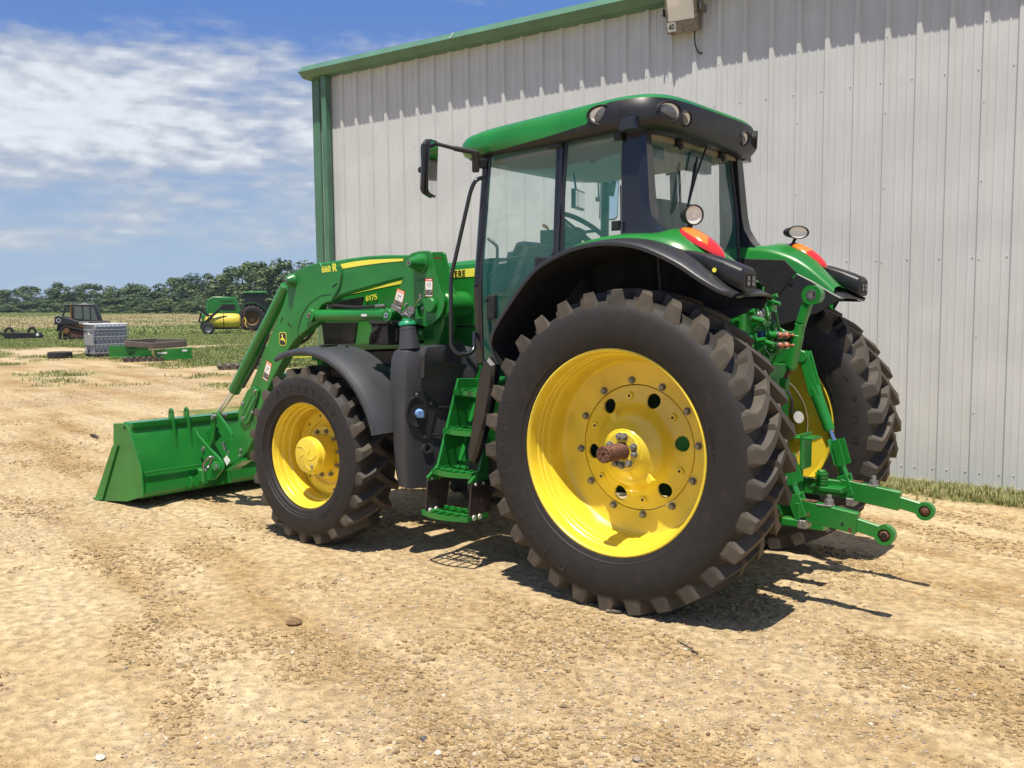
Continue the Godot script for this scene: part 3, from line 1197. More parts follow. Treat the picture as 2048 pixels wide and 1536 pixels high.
	m.tube([Vector3(-1.176, 2.32, 0.2), Vector3(-1.158, 2.353, 0.22), Vector3(-1.156, 2.373, 0.24)], 0.007, 6)
	m.box(Vector3(-1.15, 2.298, 0.2), Vector3(0.16, 0.12, 0.10), 0.03)
	part(sw, "lever", m, M.seat_grey)
	m = MB.new()
	m.cyl(Vector3(-1.156, 2.373, 0.24), Vector3(-1.185, 2.394, 0.26), 0.013, 0.011, 10)
	part(sw, "lever_knob", m, M.orange)
	m = MB.new()
	m.box(Vector3(-0.95, 2.43, -0.55), Vector3(0.05, 0.28, 0.2), 0.015, Basis(Vector3.UP, 0.6))
	part(tr, "display_screen", m, M.display)
	m = MB.new()
	m.bar(Vector3(-1.0, 1.9, -0.6), Vector3(-1.02, 2.75, -0.6), 0.07, 0.05, 0.006)
	part(tr, "display_post", m, M.seat_grey)
	m = MB.new()
	m.box(Vector3(-1.12, 2.60, -0.1), Vector3(0.03, 0.14, 0.26), 0.02, Basis(Vector3.UP, 0.3))
	m.tube([Vector3(-1.13, 2.62, -0.1), Vector3(-1.16, 2.80, -0.1)], 0.008, 6)
	part(tr, "inside_mirror", m, M.plastic_black)
	m = MB.new()
	m.box(Vector3(-1.1, 2.60, -0.1), Vector3(0.004, 0.115, 0.225), 0.001, Basis(Vector3.UP, 0.3))
	part(tr, "inside_mirror_glass", m, M.mirror)
	m = MB.new()
	m.box(Vector3(-0.14, 2.78, -0.12), Vector3(0.06, 0.12, 0.3), 0.02)
	m.box(Vector3(-0.25, 2.80, 0.35), Vector3(0.12, 0.08, 0.2), 0.02)
	part(tr, "overhead_console", m, M.plastic_black)


func fender_rows(pr, zs):
	var rows = []
	for q in pr:
		var r = []
		for k in zs.size():
			r.append(Vector3(q[0], q[1], zs[k]))
		rows.append(r)
	return rows


func build_fenders(tr):
	for s in [1, -1]:
		var mi = s < 0
		var fd = hub(tr, "rear_fender")
		# black outer flare following the wheel arch
		var arc = []
		for p in spline([Vector3(-0.925, 1.44, 1.13), Vector3(-0.962, 1.54, 1.14), Vector3(-0.945, 1.63, 1.15), Vector3(-0.855, 1.763, 1.15), Vector3(-0.63, 2.01, 1.15), Vector3(-0.44, 2.112, 1.15), Vector3(-0.26, 2.162, 1.15), Vector3(-0.06, 2.175, 1.15), Vector3(0.15, 2.142, 1.15), Vector3(0.37, 2.05, 1.15), Vector3(0.52, 1.957, 1.145), Vector3(0.63, 1.893, 1.125), Vector3(0.705, 1.862, 1.09)], 4):
			arc.append(p)
		var rows = []
		for p in arc:
			var n = (Vector3(p.x, p.y, 0) - Vector3(0, 0.946, 0)).normalized()
			var zi = lerpf(0.955, 0.90, smoothstep(0.1, 0.6, p.x))
			var lift = lerpf(0.028, 0.055, smoothstep(-0.1, 0.45, p.x)) * (1.0 - smoothstep(0.5, 0.71, p.x) * 0.7)
			var o = Vector3(p.x, p.y, 0)
			rows.append([o - n * 0.022 + Vector3(0, 0, p.z - 0.004), o - n * 0.006 + Vector3(0, 0, p.z), o + n * 0.006 + Vector3(0, 0, p.z - 0.008), o + n * (0.006 + lift * 0.45) + Vector3(0, 0, lerpf(p.z, zi, 0.35)), o + n * (0.006 + lift * 0.8) + Vector3(0, 0, lerpf(p.z, zi, 0.7)), o + n * (0.006 + lift) + Vector3(0, 0, zi)])
		var m = MB.new(mi)
		m.grid(rows, false, 0.9)
		var low = []
		for r in rows:
			low.append([r[0], r[0] + Vector3(0, -0.004, -0.02), r[4] - Vector3(0, 0.022, 0), r[5] - Vector3(0, 0.022, 0)])
		m.grid(low, false, 0.9)
		part(fd, "outer_flare", m, M.plastic_dark)
		# inner arch liner and side wall
		m = MB.new(mi)
		rows = []
		for p in arc:
			var n = (Vector3(p.x, p.y, 0) - Vector3(0, 0.946, 0)).normalized()
			var o = Vector3(p.x, p.y, 0) - n * 0.03
			var dn = lerpf(0.42, 0.06, smoothstep(0.1, 0.7, p.x))
			rows.append([Vector3(o.x * 0.95, maxf(0.9, o.y - dn), 0.60), o + Vector3(0, 0, 0.60), o + Vector3(0, 0, p.z - 0.02)])
		m.grid(rows, false, 0.5)
		part(fd, "arch_liner", m, M.matt_black)
		# green crown of the fender
		m = MB.new(mi)
		rows = []
		for p in spline([Vector3(-0.64, 2.09, 0.0), Vector3(-0.5, 2.172, 0.0), Vector3(-0.38, 2.212, 0.0), Vector3(-0.24, 2.236, 0.0), Vector3(-0.1, 2.246, 0.0), Vector3(0.03, 2.242, 0.0), Vector3(0.11, 2.234, 0.012), Vector3(0.16, 2.226, 0.034), Vector3(0.22, 2.212, 0.046), Vector3(0.30, 2.185, 0.05), Vector3(0.38, 2.15, 0.045), Vector3(0.46, 2.10, 0.03), Vector3(0.53, 2.045, 0.012), Vector3(0.60, 1.985, 0.0), Vector3(0.65, 1.94, 0.0)], 2):
			var x = p.x
			var y = p.y
			var b = p.z
			var w = lerpf(1.0, 0.86, smoothstep(0.25, 0.65, x))
			rows.append([Vector3(x, y - 0.16, 0.583), Vector3(x, y - 0.045, 0.588), Vector3(x, y - 0.014, 0.603), Vector3(x, y, 0.645), Vector3(x, y + 0.004 + b * 0.55, 0.72), Vector3(x, y + b, 0.80 * w + 0.05 * (1 - w) / 0.14), Vector3(x, y - 0.004 + b * 0.7, 0.87 * w), Vector3(x, y - 0.012 + b * 0.2, 0.93 * w), Vector3(x, y - 0.032, 0.985 * w), Vector3(x, y - 0.085, 1.005 * w)])
		m.grid(rows, false, 0.9)
		part(fd, "green_crown", m, M.green)
		# inner wall, rear side panel and rear deck
		m = MB.new(mi)
		m.prism([-0.62, 1.3, 0.0, 1.25, 0.12, 1.6, 0.17, 1.76, 0.39, 2.04, 0.3, 2.13, -0.3, 2.17, -0.6, 2.05], 0.583, 0.60, 0.004)
		part(fd, "inner_panel", m, M.matt_black)
		m = MB.new(mi)
		m.prism([0.391, 2.035, 0.154, 1.737, 0.214, 1.647, 0.475, 1.735, 0.55, 1.763, 0.61, 1.80, 0.66, 1.83, 0.71, 1.860, 0.66, 1.885, 0.60, 1.92, 0.5, 1.98], 0.580, 0.596, 0.006)
		part(fd, "rear_side_panel", m, M.plastic_dark)
		m = MB.new(mi)
		rows = []
		for q in [[0.42, 2.03], [0.47, 2.0], [0.52, 1.97], [0.60, 1.925], [0.66, 1.89], [0.70, 1.872], [0.712, 1.866]]:
			rows.append([Vector3(q[0], q[1] - 0.02, 0.592), Vector3(q[0], q[1] - 0.002, 0.60), Vector3(q[0], q[1] + 0.004, 0.65), Vector3(q[0], q[1] + 0.004, 0.8), Vector3(q[0], q[1] - 0.002, 0.95), Vector3(q[0], q[1] - 0.012, 1.06)])
		m.shell(rows, Vector3(-0.006, -0.012, 0), 0.9)
		part(fd, "rear_deck", m, M.plastic_dark)
		for q in [Vector3(0.354, 1.971, -0.6), Vector3(0.243, 1.816, -0.6)]:
			m = MB.new(mi)
			m.cyl(Vector3(q.x, q.y, 0.5775), Vector3(q.x, q.y, 0.5735), 0.014, 0.014, 14)
			part(fd, "panel_bolt", m, M.matt_black)
		# tail lamp
		m = MB.new(mi)
		var am = MB.new(mi)
		var lr = []
		var nn = 64
		for i in 17:
			var u = i / 16.0
			var r = []
			for k in nn:
				var a = TAU * k / nn
				var d = Vector3(cos(a) * 0.145 * cos(u * PI / 2), 0, sin(a) * 0.085 * cos(u * PI / 2))
				d.y = 0.075 * sin(u * PI / 2) - d.x * 0.55
				r.append(Vector3(0.372, 2.155, 0.82) + d)
			lr.append(r)
		for i in 16:
			for k in nn:
				var k2 = (k + 1) % nn
				var q = [[lr[i][k], lr[i][k2]], [lr[i + 1][k], lr[i + 1][k2]]]
				var cz = (q[0][0].z + q[0][1].z + q[1][0].z + q[1][1].z) / 4 - 0.82
				var cx = (q[0][0].x + q[1][0].x) / 2 - 0.372
				(am if i >= 5 and cx < 0.045 + cz * 0.4 else m).grid(q, false, 1.5)
		var tl = part(fd, "tail_light", m, M.red_tail)
		part(fd, "turn_signal", am, M.amber_tail)
		# dark switch housing with control buttons
		m = MB.new(mi)
		rows = []
		for q in [[0.30, 2.10, 0.02, 0.02], [0.36, 2.085, 0.05, 0.035], [0.50, 2.04, 0.075, 0.055], [0.62, 1.99, 0.09, 0.066], [0.72, 1.945, 0.092, 0.07], [0.735, 1.938, 0.08, 0.06]]:
			var r = []
			for k in 16:
				var a = TAU * k / 16.0
				r.append(Vector3(q[0], q[1], 0.955) + Vector3(0, signf(sin(a)) * pow(absf(sin(a)), 0.5) * q[3], signf(cos(a)) * pow(absf(cos(a)), 0.5) * q[2]) )
			rows.append(r)
		m.grid(rows, true, 0.6)
		for k in range(1, 15):
			m.tri(rows[-1][0], rows[-1][k], rows[-1][k + 1])
		part(fd, "switch_housing", m, M.plastic_black)
		for k in 2:
			m = MB.new(mi)
			m.box(Vector3(0.737, 1.938, 0.925 + 0.062 * k), Vector3(0.006, 0.075, 0.042), 0.003)
			part(fd, "switch_recess", m, M.matt_black)
			m = MB.new(mi)
			m.box(Vector3(0.7415, 1.952, 0.925 + 0.062 * k), Vector3(0.004, 0.022, 0.026), 0.002)
			m.box(Vector3(0.7415, 1.924, 0.925 + 0.062 * k), Vector3(0.004, 0.022, 0.026), 0.002)
			part(fd, "switch_button", m, M.zinc)
		m = MB.new(mi)
		m.cyl(Vector3(0.56, 2.0, 1.024), Vector3(0.56, 2.0, 1.036), 0.023, 0.02, 18)
		part(fd, "button_ring", m, M.matt_black)
		m = MB.new(mi)
		m.cyl(Vector3(0.56, 2.0, 1.034), Vector3(0.56, 2.0, 1.04), 0.013, 0.013, 14)
		part(fd, "yellow_button", m, M.yellow_flat)
		# work lamp on a bracket: round on one side, oval on the other
		var lc = Vector3(0.30, 2.335, 0.80)
		var ld = Vector3(0.75, -0.05, 0.55 if not mi else -0.5).normalized()
		var ls = Vector3.UP.cross(ld).normalized()
		var lb = Basis(ls * (1.0 if not mi else 1.45), ld.cross(ls) * (1.0 if not mi else 0.78), ld)
		m = MB.new(mi)
		m.bar(Vector3(0.255, 2.215, 0.785), lc + Vector3(-0.01, -0.04, 0), 0.03, 0.022, 0.004)
		m.xf = Transform3D(lb, lc)
		m.lathe([Vector2(0.0001, -0.085), Vector2(0.035, -0.085), Vector2(0.046, -0.075), Vector2(0.056, 0.0), Vector2(0.061, 0.006), Vector2(0.061, 0.02), Vector2(0.055, 0.022), Vector2(0.053, 0.012)], 26, Vector3.ZERO, 0.6)
		part(fd, "work_lamp_body", m, M.matt_black)
		m = MB.new(mi)
		m.xf = Transform3D(lb, lc)
		m.lathe([Vector2(0.053, 0.012), Vector2(0.036, 0.004), Vector2(0.014, 0.0), Vector2(0.012, 0.009), Vector2(0.0001, 0.010)], 22, Vector3.ZERO, 0.5)
		part(fd, "work_lamp_reflector", m, M.lens)
		m = MB.new(mi)
		m.xf = Transform3D(lb, lc)
		m.lathe([Vector2(0.053, 0.017), Vector2(0.03, 0.022), Vector2(0.0001, 0.024)], 22, Vector3.ZERO, 1.0)
		part(fd, "work_lamp_glass", m, M.lens_glass)
	# mudguard strip that runs down behind the ladder
	var m2 = MB.new()
	m2.prism([-1.127, 1.391, -1.101, 1.441, -1.058, 1.467, -1.006, 1.42, -1.011, 1.313, -1.059, 1.089, -1.145, 0.833, -1.189, 0.745, -1.238, 0.757, -1.232, 0.867, -1.177, 1.164], 0.96, 1.05, 0.02)
	part(tr, "ladder_side_cover", m2, M.gloss_black)
	# front fenders
	for s in [1, -1]:
		var mi = s < 0
		var ff = hub(tr, "front_fender")
		var rows = []
		for k in 25:
			var u = k / 24.0
			var a = deg_to_rad(lerpf(114.0, 16.0, u))
			var n = Vector3(cos(a), sin(a), 0)
			var c = Vector3(-2.733, 0.672, 0)
			var zi = lerpf(1.12, 0.80, clampf(u * 6.0, 0.0, 1.0))
			var wz = 1.21
			var r0 = 0.795
			var r1 = 0.835
			if k == 0:
				zi = 1.15
			rows.append([c + n * (r0 - 0.028) + Vector3(0, 0, wz - 0.006), c + n * (r0 - 0.008) + Vector3(0, 0, wz + 0.004), c + n * (r0 + 0.006) + Vector3(0, 0, wz), c + n * (r0 + 0.012) + Vector3(0, 0, wz - 0.016), c + n * (r0 + 0.014) + Vector3(0, 0, wz - 0.03), c + n * (r0 + 0.026) + Vector3(0, 0, wz - 0.045), c + n * r1 + Vector3(0, 0, lerpf(wz, zi, 0.5)), c + n * r1 + Vector3(0, 0, zi)])
		var m = MB.new(mi)
		m.grid(rows, false, 0.7)
		var low = []
		for r in rows:
			low.append([r[0], r[5] - (r[5] - Vector3(-2.733, 0.672, r[5].z)).normalized() * 0.012, r[7] - (r[7] - Vector3(-2.733, 0.672, r[7].z)).normalized() * 0.012, r[7]])
		m.grid(low, false, 0.7)
		part(ff, "fender_shell", m, M.plastic_grey)
		m = MB.new(mi)
		var a = deg_to_rad(84)
		m.box(Vector3(-2.733 + cos(a) * 0.842, 0.672 + sin(a) * 0.842, 1.02), Vector3(0.03, 0.008, 0.16), 0.003, Basis(Vector3(0, 0, 1), a - PI / 2))
		a = deg_to_rad(90)
		m.ball(Vector3(-2.733 + cos(a) * 0.834, 0.672 + sin(a) * 0.834, 0.95), Vector3(0.03, 0.01, 0.05))
		part(ff, "moulded_grip", m, M.plastic_black)
		m = MB.new(mi)
		m.bar(Vector3(-2.166, 1.005, 0.86), Vector3(-2.139, 0.994, 0.7), 0.02, 0.035, 0.004)
		m.tube([Vector3(-2.6, 1.5, 0.9), Vector3(-2.6, 1.2, 0.6), Vector3(-2.6, 0.9, 0.5)], 0.025, 8)
		part(ff, "fender_bracket", m, M.matt_black)


# ---------------------------------------------------------------- front loader
func build_loader(tr):
	for s in [1, -1]:
		var mi = s < 0
		var lo = mi
		# mast
		var ma = hub(tr, "loader_mast")
		var outline = [-2.044, 2.202, -1.975, 2.212, -1.883, 2.211, -1.862, 2.203, -1.851, 2.186, -1.843, 2.155, -1.82, 2.074, -1.791, 1.993, -1.76, 1.908, -1.737, 1.87, -1.731, 1.837, -1.735, 1.799, -1.752, 1.757, -1.777, 1.728, -1.816, 1.7, -1.868, 1.666, -1.907, 1.656, -2, 1.669, -2.059, 1.717, -2.14, 1.761, -2.201, 1.785, -2.256, 1.815, -2.245, 1.859, -2.193, 1.932, -2.144, 2.024, -2.109, 2.106, -2.092, 2.168, -2.068, 2.194]
		var m = MB.new(mi)
		m.prism(outline, 0.70, 0.72, 0.003)
		part(ma, "outer_plate", m, M.green)
		m = MB.new(mi)
		m.prism(outline, 0.555, 0.575, 0.003)
		part(ma, "inner_plate", m, M.green)
		m = MB.new(mi)
		var a = m.poly(outline)
		var back = [Vector3(-1.869, 2.199, 0.7), Vector3(-1.862, 2.156, 0.7), Vector3(-1.838, 2.075, 0.7), Vector3(-1.81, 1.994, 0.7), Vector3(-1.778, 1.908, 0.7), Vector3(-1.751, 1.847, 0.7), Vector3(-1.77, 1.761, 0.7), Vector3(-1.834, 1.702, 0.7)]
		var rows = []
		for p in back:
			rows.append([Vector3(p.x - 0.004, p.y, 0.575), Vector3(p.x - 0.004, p.y, 0.70)])
		m.shell(rows, Vector3(-0.012, 0, 0), 0.6)
		part(ma, "back_plate", m, M.green)
		m = MB.new(mi)
		var pc = Vector3(-1.962, 2.121, 0.72)
		m.xf = Transform3D(Basis(), Vector3(pc.x, pc.y, 0.72))
		m.lathe([Vector2(0.075, 0.0), Vector2(0.073, 0.012), Vector2(0.066, 0.016), Vector2(0.030, 0.12), Vector2(0.026, 0.128), Vector2(0.012, 0.128)], 32, Vector3.ZERO, 0.5)
		m.xf = Transform3D.IDENTITY
		var bc = Vector3(-1.854, 1.814, 0.72)
		m.cyl(Vector3(bc.x, bc.y, 0.72), Vector3(bc.x, bc.y, 0.755), 0.058, 0.055, 28, 0.006)
		part(ma, "pivot_boss", m, M.green)
		m = MB.new(mi)
		m.cyl(Vector3(pc.x, pc.y, 0.80), Vector3(pc.x, pc.y, 0.8495), 0.019, 0.019, 18)
		for q in [Vector3(-1.938, 1.789, 0.72), Vector3(-2.112, 1.819, 0.72), Vector3(-1.978, 1.718, 0.72)]:
			m.cyl(Vector3(q.x, q.y, 0.72), Vector3(q.x, q.y, 0.735), 0.013, 0.011, 14)
		part(ma, "pin_head", m, M.zinc)
		m = MB.new(mi)
		m.cyl(Vector3(pc.x, pc.y, 0.84), Vector3(pc.x, pc.y, 0.8502), 0.008, 0.008, 12)
		for q in [Vector3(-1.975, 1.998, 0.72), Vector3(-1.931, 2, 0.72)]:
			m.ring(Vector3(q.x, q.y, 0.718), Vector3(q.x, q.y, 0.7215), 0.010, 0.007, 16)
		for q in [Vector3(-2.004, 2.02, 0.72), Vector3(-1.917, 2.024, 0.72), Vector3(-2.003, 1.993, 0.72), Vector3(-1.934, 1.938, 0.72), Vector3(-1.919, 1.881, 0.72), Vector3(-1.907, 1.847, 0.72), Vector3(-1.826, 1.72, 0.72), Vector3(-1.863, 1.698, 0.72), Vector3(-1.872, 2.183, 0.72)]:
			m.cyl(Vector3(q.x, q.y, 0.718), Vector3(q.x, q.y, 0.7205), 0.0035, 0.0035, 8)
		part(ma, "plate_holes", m, M.matt_black)
		# latch with its spring pin on the mast
		m = MB.new(mi)
		m.prism([-2.064, 1.812, -2.024, 1.804, -2.011, 1.775, -2.031, 1.742, -2.092, 1.737, -2.146, 1.731, -2.18, 1.761, -2.132, 1.771, -2.098, 1.79], 0.724, 0.733, 0.002)
		m.bar(Vector3(-2.25, 1.81, 0.74), Vector3(-2.154, 1.77, 0.74), 0.006, 0.035, 0.001)
		m.tube([Vector3(-1.936, 1.895, 0.75), Vector3(-1.933, 1.862, 0.75)], 0.014, 8)
		m.tube([Vector3(-2.097, 1.756, 0.75), Vector3(-2.041, 1.722, 0.76), Vector3(-2.051, 1.693, 0.75)], 0.006, 6)
		m.tube([Vector3(-2.111, 1.746, 0.75), Vector3(-2.021, 1.727, 0.76)], 0.008, 6)
		part(ma, "latch", m, M.steel)
		m = MB.new(mi)
		m.tube(spline([Vector3(-1.946, 1.859, 0.75), Vector3(-1.984, 1.833, 0.745), Vector3(-2.008, 1.795, 0.745)], 6), 0.0025, 6)
		part(ma, "latch_cord", m, M.yellow_flat)
		m = MB.new(mi)
		m.prism([-1.992, 1.819, -1.95, 1.823, -1.946, 1.814, -1.979, 1.8, -1.967, 1.723, -1.941, 1.718, -1.947, 1.711, -1.994, 1.71], 0.722, 0.75, 0.003)
		part(ma, "latch_bracket", m, M.green)
		# torque tube and leg down to the chassis
		m = MB.new(mi)
		var tc = Vector3(-1.821, 1.814, 0.6)
		m.cyl(Vector3(tc.x, tc.y, 0.40), Vector3(tc.x, tc.y, 0.66), 0.105, 0.10, 32, 0.012)
		m.prism([-2, 1.692, -1.908, 1.698, -1.79, 1.742, -1.797, 1.67, -1.843, 1.555, -1.85, 1.476, -2.002, 1.472], 0.50, 0.66, 0.012)
		part(ma, "torque_tube", m, M.green)
		m = MB.new(mi)
		m.prism([-2.133, 1.635, -1.883, 1.639, -1.884, 1.553, -2.134, 1.548], 0.5, 0.66, 0.006)
		m.cyl(Vector3(-2.022, 1.607, 0.66), Vector3(-1.999, 1.608, 0.685), 0.018, 0.016, 14)
		part(ma, "mounting_foot", m, M.green)
		if not mi:
			var lb = Vector3(-1.878, 1.944, 0.723)
			decal(ma, lb, 0.075, 0.135, 0)
			lb = Vector3(-2.184, 1.863, 0.723)
			decal(ma, lb, 0.085, 0.14, 1, Basis(Vector3(0, 0, 1), -0.32))
			lb = Vector3(-1.868, 2.08, 0.64)
			decal(ma, Vector3(lb.x + 0.002, lb.y, 0.638), 0.09, 0.17, 0, Basis(Vector3.UP, PI / 2) * Basis(Vector3(0, 0, 1), 0.0))
		# boom
		var bo = hub(tr, "loader_boom")
		m = MB.new(mi)
		m.prism([-1.938, 2.173, -2.121, 2.19, -2.387, 2.199, -2.593, 2.196, -2.806, 2.184, -2.975, 2.167, -3.114, 2.159, -3.12, 1.857, -2.982, 1.845, -2.895, 1.893, -2.549, 1.959, -2.191, 2.018, -1.968, 2.042], 0.597, 0.683, 0.01)
		part(bo, "rear_beam", m, M.green)
		m = MB.new(mi)
		m.prism([-3.116, 2.165, -3.088, 2.128, -3.039, 2.123, -2.885, 2.139, -2.859, 2.118, -2.846, 2.066, -2.868, 1.97, -2.889, 1.942, -2.973, 1.847, -3.045, 1.838, -3.094, 1.82, -3.13, 1.787, -3.144, 1.741, -3.092, 1.704, -3.244, 1.639, -3.432, 1.536, -3.523, 1.45, -3.728, 1.21, -3.866, 1.029, -3.907, 0.783, -4.002, 0.678, -4.099, 0.548, -4.196, 0.457, -4.293, 0.406, -4.39, 0.384, -4.427, 0.447, -4.385, 0.528, -4.337, 0.633, -4.291, 0.708, -4.24, 0.806, -4.218, 0.889, -4.149, 0.981, -4.081, 1.072, -4.007, 1.186, -3.85, 1.416, -3.707, 1.641, -3.588, 1.824, -3.533, 1.932, -3.542, 1.992, -3.497, 2.068, -3.322, 2.13], 0.592, 0.690, 0.006)
		part(bo, "knee_arm", m, M.green)
		m = MB.new(mi)
		m.prism([-4.077, 1.072, -3.988, 1.111, -3.916, 1.08, -3.936, 1.016, -4.004, 0.886, -4.053, 0.796, -4.11, 0.765, -4.166, 0.767, -4.212, 0.808, -4.219, 0.872, -4.169, 0.956], 0.690, 0.712, 0.008)
		part(bo, "hose_cover", m, M.green)
		m = MB.new(mi)
		m.bar(Vector3(-4.006, 1.025, 0.713), Vector3(-4.152, 0.826, 0.713), 0.004, 0.012, 0.001)
		m.bar(Vector3(-3.952, 1.017, 0.713), Vector3(-4.106, 0.8, 0.713), 0.004, 0.012, 0.001)
		part(bo, "cover_ribs", m, M.green_dull)
		m = MB.new(mi)
		for q in [Vector3(-4.135, 0.949, 0.712), Vector3(-4.003, 0.879, 0.712), Vector3(-4.139, 0.818, 0.712), Vector3(-3.96, 1.068, 0.712), Vector3(-4.212, 0.523, 0.69), Vector3(-4.219, 0.475, 0.69)]:
			m.cyl(q, q + Vector3(0, 0, 0.012), 0.016, 0.013, 12)
		part(bo, "cover_bolt", m, M.zinc)
		m = MB.new(mi)
		m.prism([-2.87, 2.143, -2.707, 2.159, -2.545, 2.167, -2.341, 2.167, -2.174, 2.164, -2.174, 2.147, -2.388, 2.14, -2.626, 2.125, -2.844, 2.106], 0.6835, 0.6860, 0.0006)
		part(bo, "boom_stripe", m, M.yellow_flat)
		# raised seam where the knee plate overlaps the beam
		m = MB.new(mi)
		m.prism([-2.885, 2.139, -2.859, 2.118, -2.846, 2.066, -2.868, 1.97, -2.889, 1.942, -2.973, 1.847, -2.986, 1.854, -2.902, 1.948, -2.882, 1.973, -2.863, 2.067, -2.872, 2.111, -2.892, 2.128], 0.690, 0.694, 0.001)
		m.prism([-3.413, 1.536, -3.407, 1.62, -3.35, 1.74, -3.257, 1.835, -3.114, 1.898, -2.975, 1.912, -2.975, 1.905, -3.11, 1.89, -3.246, 1.828, -3.335, 1.735, -3.393, 1.618, -3.398, 1.544], 0.690, 0.693, 0.001)
		part(bo, "weld_seam", m, M.green_dull)
		m = MB.new(mi)
		m.bar(Vector3(-2.965, 1.962, 0.69), Vector3(-2.908, 1.991, 0.69), 0.003, 0.012, 0.001)
		m.bar(Vector3(-3.619, 1.669, 0.69), Vector3(-3.591, 1.72, 0.69), 0.003, 0.012, 0.001)
		m.bar(Vector3(-3.532, 1.669, 0.69), Vector3(-3.485, 1.636, 0.69), 0.003, 0.012, 0.001)
		part(bo, "weld_slot", m, M.matt_black)
		# pin lugs
		m = MB.new(mi)
		var kp = Vector3(-3.217, 1.735, 0.7)
		m.cyl(Vector3(kp.x, kp.y, 0.66), Vector3(kp.x, kp.y, 0.725), 0.062, 0.058, 24, 0.006)
		var tp = Vector3(-3.512, 2.021, 0.72)
		m.cyl(Vector3(tp.x + 0.05, tp.y, 0.66), Vector3(tp.x + 0.05, tp.y, 0.70), 0.062, 0.06, 24, 0.006)
		m.cyl(Vector3(tp.x + 0.05, tp.y, 0.70), Vector3(tp.x + 0.05, tp.y, 0.755), 0.058, 0.030, 24, 0.004)
		part(bo, "pin_boss", m, M.green)
		m = MB.new(mi)
		m.cyl(Vector3(kp.x, kp.y, 0.72), Vector3(kp.x, kp.y, 0.731), 0.021, 0.02, 18)
		m.cyl(Vector3(tp.x + 0.05, tp.y, 0.75), Vector3(tp.x + 0.05, tp.y, 0.761), 0.018, 0.017, 18)
		part(bo, "pin_end", m, M.zinc)
		m = MB.new(mi)
		m.cyl(Vector3(kp.x, kp.y, 0.725), Vector3(kp.x, kp.y, 0.7318), 0.009, 0.009, 12)
		m.cyl(Vector3(tp.x + 0.05, tp.y, 0.755), Vector3(tp.x + 0.05, tp.y, 0.7618), 0.008, 0.008, 12)
		part(bo, "pin_bore", m, M.matt_black)
		if not mi:
			var q = Vector3(-3, 2.105, 0.691)
			text_on(bo, "boom_lettering", "660", 0.068, q + Vector3(-0.035, 0.0, 0), Basis(Vector3(0, 0, 1), 0.07), M.yellow_flat, 0.0015)
			text_on(bo, "boom_lettering", "R", 0.088, q + Vector3(0.062, 0.012, 0), Basis(Vector3(0, 0, 1), 0.07), M.yellow_flat, 0.0015)
			q = Vector3(-3.814, 1.25, 0.692)
			decal(bo, q, 0.075, 0.17, 1, Basis(Vector3(0, 0, 1), -0.40))
			emblem(bo, Vector3(-3.597, 1.533, 0.691))
		# tilt cylinder
		var tcyl = hub(tr, "tilt_cylinder")
		m = MB.new(mi)
		var t0 = Vector3(-3.602, 1.982, 0.63)
		var t1 = Vector3(-4.377, 1.04, 0.63)
		var t2 = Vector3(-4.627, 0.812, 0.63)
		m.cyl(t0, t1, 0.054, 0.054, 26, 0.006)
		var mid = t0.lerp(t1, 0.60)
		m.cyl(mid, mid + (t1 - t0).normalized() * 0.008, 0.057, 0.057, 26)
		part(tcyl, "barrel", m, M.green)
		m = MB.new(mi)
		m.cyl(t1, t2, 0.022, 0.022, 20)
		part(tcyl, "rod", m, M.chrome)
		m = MB.new(mi)
		m.tube(spline([Vector3(-3.826, 1.565, 0.66), Vector3(-3.978, 1.324, 0.67), Vector3(-4.19, 1.087, 0.67)], 6), 0.012, 8)
		m.tube(spline([Vector3(-3.25, 1.669, 0.6), Vector3(-3.448, 1.532, 0.55), Vector3(-3.6, 1.474, 0.55)], 6), 0.014, 8)
		part(tcyl, "hose", m, M.hose)
		# lift cylinder
		var lc = hub(tr, "lift_cylinder")
		m = MB.new(mi)
		var l0 = Vector3(-3.253, 1.732, 0.665)
		var l1 = Vector3(-2.398, 1.738, 0.665)
		var l2 = Vector3(-2.297, 1.738, 0.665)
		m.cyl(l0 + (l1 - l0) * 0.08, l1, 0.049, 0.049, 26, 0.006)
		m.cyl(l1 - (l1 - l0) * 0.03, l1 + (l1 - l0) * 0.03, 0.056, 0.056, 26, 0.006)
		m.cyl(Vector3(l2.x, l2.y, 0.62), Vector3(l2.x, l2.y, 0.745), 0.052, 0.05, 24, 0.005)
		part(lc, "barrel", m, M.green)
		m = MB.new(mi)
		m.cyl(l1, l2, 0.022, 0.022, 18)
		m.cyl(Vector3(l2.x, l2.y, 0.745), Vector3(l2.x, l2.y, 0.752), 0.02, 0.02, 18)
		part(lc, "rod", m, M.chrome)
		m = MB.new(mi)
		m.cyl(Vector3(l2.x, l2.y, 0.745), Vector3(l2.x, l2.y, 0.7535), 0.009, 0.009, 12)
		part(lc, "pin_bore", m, M.matt_black)
		m = MB.new(mi)
		m.box(l0.lerp(l1, 0.79) + Vector3(0, 0, 0.0485), Vector3(0.06, 0.018, 0.003), 0.001)
		part(lc, "white_sticker", m, M.white)
		m = MB.new(mi)
		m.tube(spline([Vector3(-3.08, 1.799, 0.66), Vector3(-2.954, 1.813, 0.68), Vector3(-2.708, 1.799, 0.69), Vector3(-2.466, 1.807, 0.69)], 6), 0.012, 8)
		part(lc, "hose", m, M.hose)
		m = MB.new(mi)
		m.cyl(Vector3(-2.466, 1.807, 0.69), Vector3(-2.372, 1.811, 0.69), 0.012, 0.010, 10)
		m.box(Vector3(-2.413, 1.807, 0.665), Vector3(0.035, 0.03, 0.04), 0.006)
		m.cyl(Vector3(-3.045, 1.787, 0.665), Vector3(-3.045, 1.822, 0.665), 0.014, 0.012, 10)
